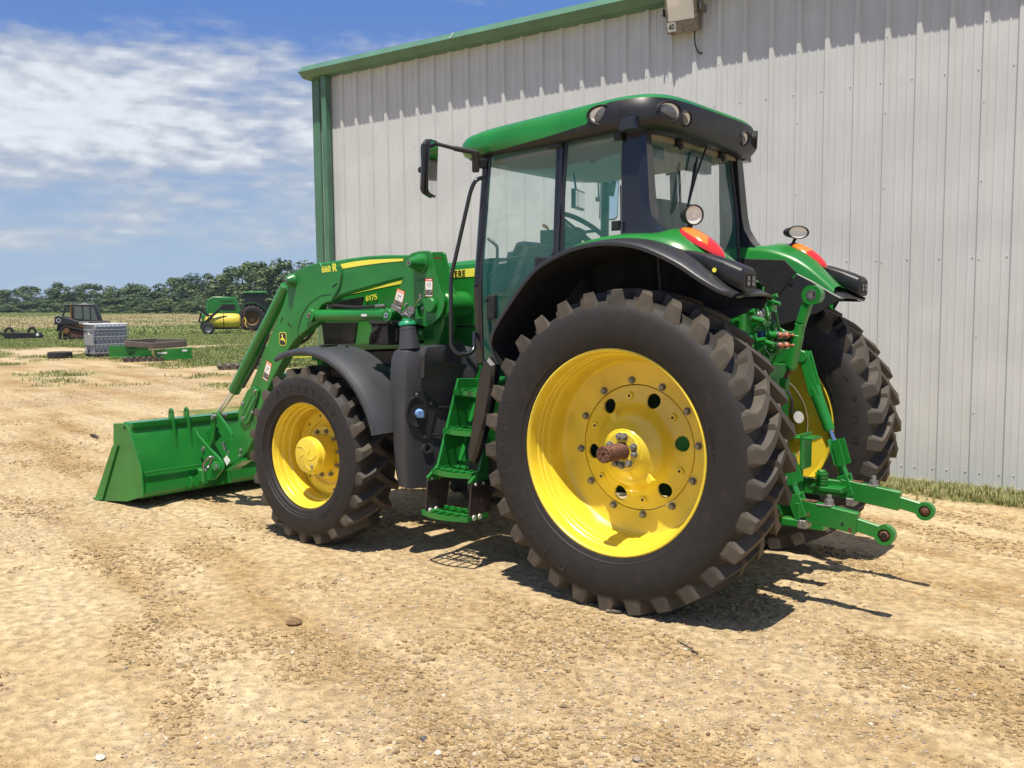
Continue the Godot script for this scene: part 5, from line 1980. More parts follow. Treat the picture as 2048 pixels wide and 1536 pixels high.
		for k in 4:
			m.cyl(Vector3(0.70, 0.63 + k * 0.02, 0.31), Vector3(0.70, 0.64 + k * 0.02, 0.31), 0.042, 0.042, 18)
		part(ll, "sway_block", m, M.green)
	# hydraulic couplers
	var hc = hub(tr, "hydraulic_couplers")
	var rng = RandomNumberGenerator.new()
	rng.seed = 4
	m = MB.new()
	for k in 60:
		var p = Vector3(rnd(rng, 0.36, 0.52), rnd(rng, 1.48, 1.86), rnd(rng, 0.02, 0.42))
		if k % 3 == 0:
			m.cyl(p, p + Vector3(rnd(rng, 0.04, 0.1), rnd(rng, -0.03, 0.05), 0), rnd(rng, 0.012, 0.024), -1.0, 10)
		elif k % 3 == 1:
			m.box(p, Vector3(rnd(rng, 0.03, 0.08), rnd(rng, 0.03, 0.07), rnd(rng, 0.03, 0.08)), 0.006)
		else:
			m.tube(spline([p, p + Vector3(rnd(rng, 0.0, 0.1), rnd(rng, -0.1, 0.1), rnd(rng, -0.08, 0.08)), p + Vector3(rnd(rng, -0.05, 0.08), rnd(rng, -0.12, 0.12), rnd(rng, -0.1, 0.1))], 5), 0.007, 6)
	m.box(Vector3(0.40, 1.65, 0.2), Vector3(0.12, 0.38, 0.42), 0.02)
	part(hc, "valve_block", m, M.green)
	for q in [Vector3(0.525, 1.623, 0.22), Vector3(0.527, 1.56, 0.22)]:
		for zz in [0.0, 0.1]:
			var o = q + Vector3(0, 0, -zz)
			m = MB.new()
			m.cyl(o + Vector3(-0.16, 0.002, 0), o + Vector3(-0.06, 0, 0), 0.022, 0.022, 16)
			m.cyl(o + Vector3(-0.005, 0, 0), o + Vector3(0.075, -0.002, 0), 0.024, 0.024, 18, 0.003)
			part(hc, "coupler_body", m, M.green)
			m = MB.new()
			m.cyl(o + Vector3(-0.09, 0, 0), o + Vector3(-0.055, 0, 0), 0.024, 0.024, 16)
			m.cyl(o + Vector3(0.07, 0, 0), o + Vector3(0.085, 0, 0), 0.0245, 0.0245, 16)
			part(hc, "coupler_sleeve", m, M.steel)
			m = MB.new()
			m.cyl(o + Vector3(-0.05, 0, 0), o + Vector3(-0.01, 0, 0), 0.018, 0.018, 12)
			m.box(o + Vector3(-0.03, 0.0, 0.01), Vector3(0.022, 0.045, 0.03), 0.005)
			part(hc, "coupler_ring", m, M.blue_ring)
			m = MB.new()
			m.cyl(o + Vector3(0.085, 0, 0), o + Vector3(0.10, 0, 0), 0.02, 0.018, 12)
			m.cyl(o + Vector3(0.10, 0, 0), o + Vector3(0.125, 0, 0), 0.007, 0.007, 8)
			m.ball(o + Vector3(0.128, 0, 0), 0.010)
			part(hc, "coupler_tip", m, M.copper_tip)
			m = MB.new()
			m.tube(spline([o + Vector3(-0.005, -0.02, 0.02), o + Vector3(0.03, -0.055, 0.03), o + Vector3(0.07, -0.045, 0.025), o + Vector3(0.085, -0.015, 0.02)], 6), 0.003, 6)
			part(hc, "coupler_leash", m, M.hose)
	m = MB.new()
	m.ball(Vector3(0.523, 1.741, 0.3), Vector3(0.02, 0.05, 0.03))
	m.cyl(Vector3(0.501, 1.747, 0.3), Vector3(0.526, 1.741, 0.3), 0.03, 0.03, 14)
	part(hc, "coupler_cover", m, M.zinc)


func build_tractor():
	var tr = thing("tractor", "green tractor with yellow wheels, closed cab, front loader and bucket", "tractor")
	tr.transform = Transform3D(Basis(Vector3(1, 0, 0), -0.016), Vector3(0, 0, 0.945)) * Transform3D(Basis(), Vector3(0, 0, -0.945))
	M["label0"] = decal_tex(0)
	M["label1"] = decal_tex(1)
	for s in [1, -1]:
		rear_wheel(tr, s, 0.07 if s > 0 else 0.0)
		front_wheel(tr, s, 0.1)
	build_chassis(tr)
	build_hood(tr)
	build_cab(tr)
	build_fenders(tr)
	build_loader(tr)
	build_left_side(tr)
	build_hitch(tr)


# ---------------------------------------------------------------- steel building
func build_building():
	var b = thing("steel_building", "large beige ribbed steel shed with green eave gutter and corner trim", "building", Vector3(2.791, 0, -4.359), 0.01745)
	var h0 = -0.045
	var h1 = 5.36
	# one sheet is three ribs wide; its profile runs from lap rib to lap rib
	var prof = []
	for k in 3:
		var x = k * 0.3048
		prof += [[x - 0.040, 0.0], [x - 0.021, 0.031], [x + 0.021, 0.031], [x + 0.040, 0.0]]
		for c in [0.105, 0.2]:
			prof += [[x + c - 0.013, 0.0], [x + c - 0.006, 0.0055], [x + c + 0.006, 0.0055], [x + c + 0.014, 0.0]]
	prof.append([0.9144 - 0.040, 0.0])
	var m = MB.new()
	var lo = []
	var hi = []
	for q in prof:
		lo.append(Vector3(q[0], h0, q[1]))
		hi.append(Vector3(q[0], h1, q[1]))
	m.grid([lo, hi], false, 0.2)
	var sheet = m.mesh()
	var x0 = -10.568 - 0.9144
	for k in 17:
		var o = part(b, "wall_sheet", sheet, M.panel)
		o.position = Vector3(x0 + k * 0.9144 + 0.0, 0, 0)
	# small screws beside every rib and on the lap ribs
	var sm = MB.new()
	var scr = MB.new()
	scr.lathe([Vector2(0.009, 0.0), Vector2(0.009, 0.002), Vector2(0.006, 0.003), Vector2(0.005, 0.007), Vector2(0.0001, 0.007)], 8)
	var sc = scr.mesh()
	for k in 50:
		var x = x0 + 0.3048 * k
		for y in [4.0, 2.21]:
			sm.add(sc, Transform3D(Basis(), Vector3(x - 0.041 - 0.022, y, 0.0)))
		for dx in [-0.065, 0.066]:
			sm.add(sc, Transform3D(Basis(), Vector3(x + dx, 0.092, 0.0)))
		if k % 3 == 1:
			for j in 7:
				sm.add(sc, Transform3D(Basis(), Vector3(x, 0.0 + 0.69 + 0.75 * j, 0.03)))
	var so = part(b, "sheet_screws", sm, M.screw)
	so.set_meta("kind", "stuff")
	# body behind the sheets
	m = MB.new()
	m.box(Vector3(-3.9, 2.6, -0.13), Vector3(15.1, 5.4, 0.2), 0.01)
	part(b, "wall_frame", m, M.panel)
	m = MB.new()
	m.box(Vector3(-11.40, 2.65, -5.2), Vector3(0.12, 5.5, 10.0), 0.01)
	part(b, "end_wall", m, M.panel)
	m = MB.new()
	m.box(Vector3(3.6, 2.65, -5.2), Vector3(0.12, 5.5, 10.0), 0.01)
	part(b, "end_wall", m, M.panel)
	m = MB.new()
	m.box(Vector3(-3.9, 2.65, -10.2), Vector3(15.1, 5.5, 0.12), 0.01)
	part(b, "rear_wall", m, M.panel)
	m = MB.new()
	m.prism([-0.12, 5.37, -5.2, 6.0, -10.4, 5.37, -10.4, 5.43, -5.2, 6.06, -0.1, 5.43], -3.75, 11.55, 0.005)
	var rf = part(b, "roof", m, M.panel)
	rf.rotation.y = -PI / 2
	rf.rotation.y = -PI / 2
	# corner trim, downspout, gutter
	m = MB.new()
	m.box(Vector3(-11.42, 2.58, -0.04), Vector3(0.16, 5.26, 0.16), 0.006)
	part(b, "corner_trim", m, M.trim_green)
	m = MB.new()
	m.box(Vector3(-11.14, 2.58, 0.088), Vector3(0.10, 5.25, 0.10), 0.008)
	part(b, "downspout", m, M.trim_green)
	m = MB.new()
	m.xf = Transform3D(Basis(Vector3(0, 0, 1), Vector3(0, 1, 0), Vector3(-1, 0, 0)), Vector3.ZERO)
	var segs = [[-11.55, -8.53], [-8.53, -5.5], [-5.5, -2.45], [-2.45, 0.6], [0.6, 3.68]]
	var k = 0
	for s in segs:
		var g = MB.new()
		g.xf = Transform3D(Basis(Vector3(0, 0, 1), Vector3(0, 1, 0), Vector3(-1, 0, 0)), Vector3.ZERO)
		var e = 0.0015 * (k % 2)
		g.prism([0.0, 5.195 - e, 0.165, 5.205 - e, 0.262 + e, 5.288, 0.17, 5.385 + e, 0.150, 5.39, 0.0, 5.37], -s[1] - 0.01, -s[0], 0.002)
		part(b, "gutter_length", g, M.trim_green)
		k += 1
	for x in [-8.53, -5.5, -2.45]:
		var g = MB.new()
		g.bar(Vector3(x, 5.292, 0.266), Vector3(x, 5.385, 0.178), 0.012, 0.004, 0.001)
		part(b, "gutter_strap", g, M.screw)
	m = MB.new()
	m.box(Vector3(-4.0, -0.065, 0.02), Vector3(15.0, 0.03, 0.05), 0.004)
	part(b, "base_trim", m, M.base_trim)
	# flood lamp under the eave
	var fl = thing("flood_lamp", "square tan flood lamp with a white 40 sticker under the shed eave", "lamp", Vector3(-2.385, 5.06, -4.18), 0.10)
	m = MB.new()
	m.xf = Transform3D(Basis(Vector3(1, 0, 0), 0.25), Vector3.ZERO)
	var hs = Vector3(0.36, 0.40, 0.16)
	m.box(Vector3(0, 0, 0.0), hs, 0.02)
	m.box(Vector3(0, 0, 0.085), Vector3(0.38, 0.42, 0.03), 0.01)
	m.box(Vector3(0, 0, -0.10), Vector3(0.26, 0.28, 0.08), 0.02)
	part(fl, "housing", m, M.lamp_body)
	m = MB.new()
	m.xf = Transform3D(Basis(Vector3(1, 0, 0), 0.25), Vector3.ZERO)
	m.box(Vector3(0, 0.05, 0.1025), Vector3(0.31, 0.25, 0.004), 0.001)
	part(fl, "reflector", m, M.lens)
	m = MB.new()
	m.xf = Transform3D(Basis(Vector3(1, 0, 0), 0.25), Vector3.ZERO)
	m.box(Vector3(0, 0.05, 0.111), Vector3(0.31, 0.25, 0.004), 0.001)
	part(fl, "front_glass", m, M.lens_glass)
	m = MB.new()
	m.xf = Transform3D(Basis(Vector3(1, 0, 0), 0.25), Vector3.ZERO)
	m.box(Vector3(-0.125, -0.135, 0.102), Vector3(0.10, 0.10, 0.004), 0.0005)
	part(fl, "number_sticker", m, M.white)
	var tx = part(fl, "sticker_number", letters("40", 0.085, 0.001), M.matt_black)
	tx.transform = Transform3D(Basis(Vector3(1, 0, 0), 0.25), Vector3.ZERO) * Transform3D(Basis().scaled(Vector3(0.75, 1, 1)), Vector3(-0.125, -0.135, 0.105))
	m = MB.new()
	m.box(Vector3(0.23, 0.02, -0.02), Vector3(0.02, 0.08, 0.26), 0.005)
	m.box(Vector3(-0.23, 0.02, -0.02), Vector3(0.02, 0.08, 0.26), 0.005)
	m.box(Vector3(0, 0.02, -0.135), Vector3(0.48, 0.10, 0.02), 0.005)
	part(fl, "bracket", m, M.zinc)
	m = MB.new()
	m.tube(spline([Vector3(0.12, -0.2, -0.02), Vector3(0.125, -0.36, -0.02), Vector3(0.17, -0.46, -0.06), Vector3(0.24, -0.40, -0.10), Vector3(0.285, -0.22, -0.14)], 7), 0.008, 8)
	part(fl, "cable", m, M.hose)
	m = MB.new()
	m.cyl(Vector3(-0.12, -0.22, 0.05), Vector3(-0.12, -0.24, 0.05), 0.02, 0.018, 12)
	m.cyl(Vector3(0.12, -0.19, -0.02), Vector3(0.12, -0.215, -0.02), 0.022, 0.02, 12)
	var kn = part(fl, "knobs", m, M.rusty)
	kn.set_meta("kind", "stuff")


# ---------------------------------------------------------------- ground
var n_low = FastNoiseLite.new()
var n_mid = FastNoiseLite.new()
var n_fine = FastNoiseLite.new()
var n_trk = FastNoiseLite.new()

func ground_noise():
	var i = 0
	for q in [[n_low, 0.16, 3], [n_mid, 1.1, 3], [n_fine, 7.0, 3], [n_trk, 0.9, 3]]:
		q[0].seed = 21 + i
		q[0].noise_type = FastNoiseLite.TYPE_SIMPLEX_SMOOTH
		q[0].frequency = q[1]
		q[0].fractal_octaves = q[2]
		i += 1


func tracks(x, z):
	# smeared wheel tracks, running mostly along the yard
	var u = x * 0.96 + z * 0.28
	var v = -x * 0.28 + z * 0.96
	return n_trk.get_noise_2d(u * 0.16, v * 1.5)


# faint wheel ruts crossing the yard, with the chevron prints of tractor tyres
func rut(x, z):
	var best = [9.0, 0.0]
	for q in [[Vector2(6.0, 2.55), Vector2(-0.985, 0.17)], [Vector2(6.0, 4.35), Vector2(-0.985, 0.17)], [Vector2(5.0, -1.6), Vector2(-0.94, -0.34)], [Vector2(-6.5, 3.0), Vector2(-0.9, -0.43)], [Vector2(-6.5, 4.9), Vector2(-0.9, -0.43)]]:
		var p = Vector2(x, z) - q[0]
		var along = p.dot(q[1])
		if along < -3.0 or along > 26.0:
			continue
		var d = p.dot(Vector2(-q[1].y, q[1].x)) + 0.08 * sin(along * 0.7)
		if absf(d) < absf(best[0]):
			best = [d, along]
	return best


func height(x, z):
	var near = clampf(1.0 - (Vector2(x + 2, z).length() - 12.0) / 20.0, 0.0, 1.0)
	var wheel = 1.0
	for p in [Vector2(0, 0.98), Vector2(0, -0.98), Vector2(-2.73, 1.01), Vector2(-2.73, -1.01), Vector2(-5.6, 1.2)]:
		wheel = minf(wheel, smoothstep(0.05, 0.7, (Vector2(x, z) - p).length()))
	var h = n_low.get_noise_2d(x, z) * 0.02 * wheel
	h += n_mid.get_noise_2d(x, z) * 0.010 * wheel
	if near > 0.0:
		var t = tracks(x, z)
		h += t * 0.012 * near * wheel
		var rough = smoothstep(-0.25, 0.35, n_mid.get_noise_2d(x * 0.6 + 40, z * 0.6))
		h += n_fine.get_noise_2d(x, z) * 0.013 * near * rough * lerpf(0.4, 1.0, wheel)
	if near > 0.3:
		var r = rut(x, z)
		var inside = smoothstep(0.30, 0.19, absf(r[0])) * wheel
		if inside > 0.0:
			var ph = fposmod(r[1] / 0.21 + absf(r[0]) * 3.6 + (0.5 if r[0] > 0.0 else 0.0), 1.0)
			var keep = smoothstep(-0.35, 0.2, n_mid.get_noise_2d(x * 0.5 + 5, z * 0.5))
			h = lerpf(h, h * 0.6 - 0.008, inside) - 0.011 * smoothstep(0.5, 0.38, absf(ph - 0.5) + 0.14) * inside * keep
			h += 0.006 * smoothstep(0.06, 0.0, absf(absf(r[0]) - 0.27))
	return gy(z) + h


func zb(x):
	return lerp_poly(x, [[-60, -8.0], [-31.5, -9.5], [-29.2, -12.2], [-26.0, -11.6], [-22.5, -10.3], [-20.2, -11.3], [-12.0, -14.0], [0, -18.0]])


func lane(x, z):
	# distance into the pale gravel lane, over its half width
	if x > -24.0:
		return 9.0
	var pts = [[Vector2(-39, -4), 4.2], [Vector2(-35.6, -11.3), 4.2], [Vector2(-33.6, -15.6), 1.7], [Vector2(-32.3, -20.4), 0.62], [Vector2(-30.3, -31), 0.6], [Vector2(-27.0, -55), 0.6]]
	var best = 9.0
	var p = Vector2(x, z)
	for i in pts.size() - 1:
		var a = pts[i][0]
		var d = pts[i + 1][0] - a
		var t = clampf((p - a).dot(d) / d.length_squared(), 0, 1)
		best = minf(best, (p - a - d * t).length() / lerpf(pts[i][1], pts[i + 1][1], t))
	return best


# 0 dirt, 1 green grass, 2 dry field grass
func cover(x, z):
	var w = (Vector2(x - 2.791, z + 4.359)).dot(Vector2(0.01745, 1.0))
	if x > -12.0 and w < 1.6 and w > -1.0:
		var e = 0.85 + 0.35 * n_mid.get_noise_2d(x * 0.7, z) - w
		if x < -2.0:
			e -= 0.3
		return [clampf(e * 4.0, 0, 1), 0.25 + 0.5 * n_mid.get_noise_2d(x + 9, z)]
	if x > -9.0 and z > -3.0:
		return [0.0, 0.0]
	var g = (zb(x) - z) * 0.6 + 1.8 * n_low.get_noise_2d(x * 1.6, z * 1.6) + 0.9 * n_mid.get_noise_2d(x * 0.4, z * 0.4)
	g = clampf(g, 0, 1)
	var l = lane(x, z)
	g *= smoothstep(0.85, 1.25, l + 0.3 * n_mid.get_noise_2d(x * 0.3, z * 0.3))
	var dry = smoothstep(-58.0, -66.0, x + 5.0 * n_low.get_noise_2d(x * 0.3, z * 0.3)) * (1.0 - smoothstep(-112.0, -135.0, x))
	dry = clampf(dry - 0.6 * smoothstep(0.15, 0.5, n_low.get_noise_2d(x * 0.18, z * 0.35 + 50)), 0, 1)
	# thin weeds creeping into the yard
	if g < 0.5 and z < -3.0 and x < -9.0:
		g = maxf(g, 0.28 * smoothstep(0.12, 0.45, n_low.get_noise_2d(x * 1.1 + 70, z * 2.0)) * smoothstep(-4.0, -8.0, z))
	return [g, dry]


func ground_color(x, z):
	var a = n_low.get_noise_2d(x * 1.3 + 11, z * 1.3)
	var b = n_mid.get_noise_2d(x * 0.8, z * 0.8 + 7)
	var f = n_fine.get_noise_2d(x * 1.5, z * 1.5)
	var t = tracks(x, z)
	var c = Vector3(0.46, 0.34, 0.195)
	c = c.lerp(Vector3(0.575, 0.475, 0.32), clampf(0.45 + 1.0 * t + 0.4 * b, 0, 1))
	c = c.lerp(Vector3(0.31, 0.205, 0.095), clampf(-0.18 - 0.8 * t - 0.8 * b + 0.6 * f, 0, 0.7))
	c = c.lerp(Vector3(0.47, 0.37, 0.24), clampf(a * 1.4 - 0.2, 0, 0.7))
	c *= 1.0 + 0.30 * f
	var l = lane(x, z)
	c = c.lerp(Vector3(0.60, 0.50, 0.37), clampf(1.3 - l, 0, 1) * 0.8)
	var q = cover(x, z)
	var green = Vector3(0.13, 0.19, 0.05) * (1.0 + 0.35 * b)
	var dryc = Vector3(0.42, 0.36, 0.20) * (1.0 + 0.25 * b + 0.2 * a)
	c = c.lerp(green.lerp(dryc, q[1]), q[0] * 0.95)
	return Color(c.x, c.y, c.z)


func axis(fine0, fine1, step, lo, hi, grow):
	var o = []
	var x = fine0
	while x <= fine1:
		o.append(x)
		x += step
	var s = step
	var left = []
	x = fine0
	while x > lo:
		s = minf(s * grow, 12.0)
		x -= s
		left.append(x)
	left.reverse()
	s = step
	x = o[-1]
	var right = []
	while x < hi:
		s = minf(s * grow, 12.0)
		x += s
		right.append(x)
	return left + o + right


func build_ground():
	var xs = axis(-8.0, 6.0, 0.036, -420.0, 200.0, 1.035)
	var zs = axis(-4.6, 4.6, 0.036, -420.0, 60.0, 1.035)
	var nx = xs.size()
	var nz = zs.size()
	var v = PackedVector3Array()
	var c = PackedColorArray()
	v.resize(nx * nz)
	c.resize(nx * nz)
	for i in nx:
		for j in nz:
			var x = xs[i]
			var z = zs[j]
			v[i * nz + j] = Vector3(x, height(x, z), z)
			c[i * nz + j] = ground_color(x, z)
	var n = PackedVector3Array()
	n.resize(nx * nz)
	for i in nx:
		for j in nz:
			var i0 = maxi(i - 1, 0)
			var i1 = mini(i + 1, nx - 1)
			var j0 = maxi(j - 1, 0)
			var j1 = mini(j + 1, nz - 1)
			n[i * nz + j] = (v[i * nz + j1] - v[i * nz + j0]).cross(v[i1 * nz + j] - v[i0 * nz + j]).normalized()
	var ix = PackedInt32Array()
	ix.resize((nx - 1) * (nz - 1) * 6)
	var k = 0
	for i in nx - 1:
		for j in nz - 1:
			var a = i * nz + j
			var b = a + nz
			ix[k] = a
			ix[k + 1] = b
			ix[k + 2] = b + 1
			ix[k + 3] = a
			ix[k + 4] = b + 1
			ix[k + 5] = a + 1
			k += 6
	var ar = []
	ar.resize(Mesh.ARRAY_MAX)
	ar[Mesh.ARRAY_VERTEX] = v
	ar[Mesh.ARRAY_NORMAL] = n
	ar[Mesh.ARRAY_COLOR] = c
	ar[Mesh.ARRAY_INDEX] = ix
	var mesh = ArrayMesh.new()
	mesh.add_surface_from_arrays(Mesh.PRIMITIVE_TRIANGLES, ar)
	# speckled earth: grit, pale stone dust and darker crumbs
	var im = Image.create(1024, 1024, false, Image.FORMAT_RGB8)
	var rng = RandomNumberGenerator.new()
	rng.seed = 77
	var fn = FastNoiseLite.new()
	fn.seed = 5
	fn.frequency = 0.02
	fn.fractal_octaves = 5
	var si = fn.get_seamless_image(1024, 1024)
	for y in 1024:
		for x in 1024:
			var q = 0.91 + 0.30 * (si.get_pixel(x, y).r - 0.5) + rng.randf_range(-0.08, 0.08)
			im.set_pixel(x, y, Color(q, q * 0.98, q * 0.94))
	for s in 9000:
		var px = rng.randi_range(0, 1020)
		var py = rng.randi_range(0, 1020)
		var d = rng.randf()
		var cc = Color(0.60, 0.54, 0.46) if d < 0.6 else (Color(0.99, 0.97, 0.93) if d < 0.85 else Color(0.78, 0.74, 0.70))
		im.fill_rect(Rect2i(px, py, rng.randi_range(1, 4), rng.randi_range(1, 3)), cc)
	var bump = Image.create(1024, 1024, false, Image.FORMAT_L8)
	for y in 1024:
		for x in 1024:
			var q = si.get_pixel(x, y).r * 0.75 + 0.25 * im.get_pixel(x, y).r
			bump.set_pixel(x, y, Color(q, q, q))
	im.generate_mipmaps()
	bump.generate_mipmaps()
	var m = mat("earth", [1, 1, 1], 0.96)
	m.vertex_color_use_as_albedo = true
	m.albedo_texture = ImageTexture.create_from_image(im)
	m.heightmap_enabled = true
	m.heightmap_texture = ImageTexture.create_from_image(bump)
	m.heightmap_scale = 2.4
	m.uv1_triplanar = true
	m.uv1_world_triplanar = true
	m.uv1_scale = Vector3.ONE * 0.55
	m.metallic_specular = 0.2
	var o = part(self, "ground", mesh, m)
	o.set_meta("kind", "structure")
	o.set_meta("label", "sandy tan dirt yard with wheel tracks running into grass")


func scatter(called, label, category, mesh, material, list):
	var mm = MultiMesh.new()
	mm.transform_format = MultiMesh.TRANSFORM_3D
	mm.use_colors = true
	mm.mesh = mesh
	mm.instance_count = list.size()
	for i in list.size():
		mm.set_instance_transform(i, list[i][0])
		mm.set_instance_color(i, list[i][1])
	var o = MultiMeshInstance3D.new()
	o.name = called
	o.multimesh = mm
	o.material_override = material
	add_child(o)
	tag(o, label, category, "", "stuff")
	return o


func rock_mesh(seed, flat):
	var rng = RandomNumberGenerator.new()
	rng.seed = seed
	var m = MB.new()
	var rows = []
	var ns = 7
	for i in 5:
		var a = PI * i / 4.0
		var r = []
		for k in ns:
			var b = TAU * k / ns + 0.3 * i
			var w = rnd(rng, 0.72, 1.15) if i > 0 and i < 4 else 1.0
			r.append(Vector3(sin(a) * cos(b) * w, cos(a) * flat * (w if i > 0 else 1.0), sin(a) * sin(b) * w * 0.8))
		rows.append(r)
	m.grid(rows, true, 0.35)
	return m.mesh()


func build_stones():
	var rng = RandomNumberGenerator.new()
	rng.seed = 31
	var lists = [[], [], []]
	var cam = Vector2(2.97, 5.92)
	var tones = [Vector3(0.66, 0.57, 0.43), Vector3(0.55, 0.43, 0.28), Vector3(0.38, 0.27, 0.16), Vector3(0.70, 0.61, 0.46), Vector3(0.38, 0.31, 0.25), Vector3(0.33, 0.19, 0.10)]
	var made = 0
	var tries = 0
	while made < 45000 and tries < 400000:
		tries += 1
		# denser towards the viewer, as far as single stones can be made out
		var d = 2.2 + 24.0 * pow(rng.randf(), 2.0)
		var an = rnd(rng, -0.66, 0.52)
		var dir = Vector2(-sin(0.6627 - an), -cos(0.6627 - an))
		var p = cam + dir * d
		var gv = n_mid.get_noise_2d(p.x * 0.8 + 3, p.y * 0.8) + 0.8 * n_low.get_noise_2d(p.x * 1.3 + 11, p.y * 1.3) - 0.5 * tracks(p.x, p.y)
		if rng.randf() > smoothstep(-0.22, 0.5, gv) + 0.05:
			continue
		if p.y < -4.3:
			if p.x > -8.8:
				continue
		if cover(p.x, p.y)[0] > 0.4:
			continue
		var s = 0.0028 + 0.010 * pow(rng.randf(), 3.0) + d * 0.00035
		if rng.randf() < 0.004:
			s *= 1.8
		var t = tones[rng.randi_range(0, 5)] if rng.randf() < 0.45 else tones[1]
		t *= rnd(rng, 0.75, 1.15)
		var b = Basis.from_euler(Vector3(rnd(rng, -0.4, 0.4), rnd(rng, 0, TAU), rnd(rng, -0.4, 0.4))).scaled(Vector3(s, s * rnd(rng, 0.5, 0.9), s))
		lists[rng.randi_range(0, 2)].append([Transform3D(b, Vector3(p.x, height(p.x, p.y) + s * 0.15, p.y)), Color(t.x, t.y, t.z)])
		made += 1
	for k in 3:
		scatter(["gravel", "gravel_grit", "gravel_chips"][k], ["small rounded tan stones strewn over the dirt yard", "fine mixed grit lying on the dirt yard", "thin flat stone chips lying on the dirt yard"][k], "gravel", rock_mesh(50 + k, [0.75, 0.55, 0.35][k]), M.stone, lists[k])
	# crumbly clods torn up by tyres
	var cl = []
	made = 0
	tries = 0
	while made < 34000 and tries < 400000:
		tries += 1
		var d = 2.4 + 15.0 * pow(rng.randf(), 1.9)
		var an = rnd(rng, -0.66, 0.52)
		var dir = Vector2(-sin(0.6627 - an), -cos(0.6627 - an))
		var p = cam + dir * d
		var gv = n_mid.get_noise_2d(p.x * 0.6 + 40, p.y * 0.6) - 0.6 * tracks(p.x, p.y)
		if rng.randf() > smoothstep(0.0, 0.4, gv) or p.y < -4.2 or cover(p.x, p.y)[0] > 0.3:
			continue
		var s = 0.004 + 0.014 * pow(rng.randf(), 3.0) + d * 0.0003
		var t = Vector3(0.44, 0.31, 0.155) * rnd(rng, 0.65, 1.25)
		var b = Basis.from_euler(Vector3(rnd(rng, -0.5, 0.5), rnd(rng, 0, TAU), rnd(rng, -0.5, 0.5))).scaled(Vector3(s * rnd(rng, 1.0, 1.7), s * 0.7, s))
		cl.append([Transform3D(b, Vector3(p.x, height(p.x, p.y) + s * 0.1, p.y)), Color(t.x, t.y, t.z)])
		made += 1
	scatter("soil_crumbs", "brown crumbs of dried soil on the dirt yard", "soil", rock_mesh(60, 0.8), M.stone, cl)
	# single things one can point at
	var pts = [[Vector3(-1.37, 0, 2.427), 0.055, "brown lump of dry soil lying alone on the dirt yard", "soil_clod", "clod", M.soil_clod, 0.5], [Vector3(-0.714, 0, 3.975), 0.028, "flat white stone lying on the dirt yard", "white_stone", "stone", M.white_stone, 0.3], [Vector3(0.245, 0, 3.061), 0.022, "dark grey pebble lying on the dirt yard", "dark_pebble", "stone", M.dark_stone, 0.7], [Vector3(0.384, 0, 3.125), 0.02, "cream coloured pebble beside the dark grey pebble", "cream_pebble", "stone", M.white_stone, 0.6]]
	for q in pts:
		var o = part(self, numbered(q[3]), rock_mesh(70 + int(q[1] * 1000), q[6]), q[5])
		tag(o, q[2], q[4])
		o.position = Vector3(q[0].x, height(q[0].x, q[0].z) + q[1] * 0.25, q[0].z)
		o.scale = Vector3.ONE * q[1]
	var m = MB.new()
	var s0 = Vector3(0.559, 0, 1.405)
	var s1 = Vector3(0.734, 0, 1.51)
	m.tube([s0 + Vector3(0, 0.008, 0), s0.lerp(s1, 0.5) + Vector3(0, 0.014, 0), s1 + Vector3(0, 0.007, 0)], 0.004, 6)
	tag(part(self, "stick", m, M.wood_dark), "thin dark stick lying on the dirt behind the rear wheel", "stick")
	m = MB.new()
	var c0 = Vector3(0.025, 0, 1.192)
	m.box(c0 + Vector3(0, 0.012, 0), Vector3(0.09, 0.014, 0.04), 0.003, Basis(Vector3.UP, 0.5))
	tag(part(self, "wood_chip", m, M.wood_grey), "pale wood chip lying against the big rear tyre", "wood")


func tuft_mesh(seed, blades, h, w, spread):
	var rng = RandomNumberGenerator.new()
	rng.seed = seed
	var m = MB.new()
	for k in blades:
		var a = rnd(rng, 0, TAU)
		var p = Vector3(rnd(rng, -spread, spread), 0, rnd(rng, -spread, spread))
		var d = Vector3(cos(a), 0, sin(a))
		var s = Vector3(-d.z, 0, d.x) * w * rnd(rng, 0.6, 1.2)
		var hh = h * rnd(rng, 0.5, 1.1)
		var b = rnd(rng, 0.1, 0.75) * hh
		var p1 = p + d * b * 0.35 + Vector3(0, hh * 0.6, 0)
		var p2 = p + d * b + Vector3(0, hh, 0)
		m.quad(p - s, p1 - s * 0.8, p1 + s * 0.8, p + s)
		m.tri(p1 - s * 0.8, p2, p1 + s * 0.8)
	return m.mesh()


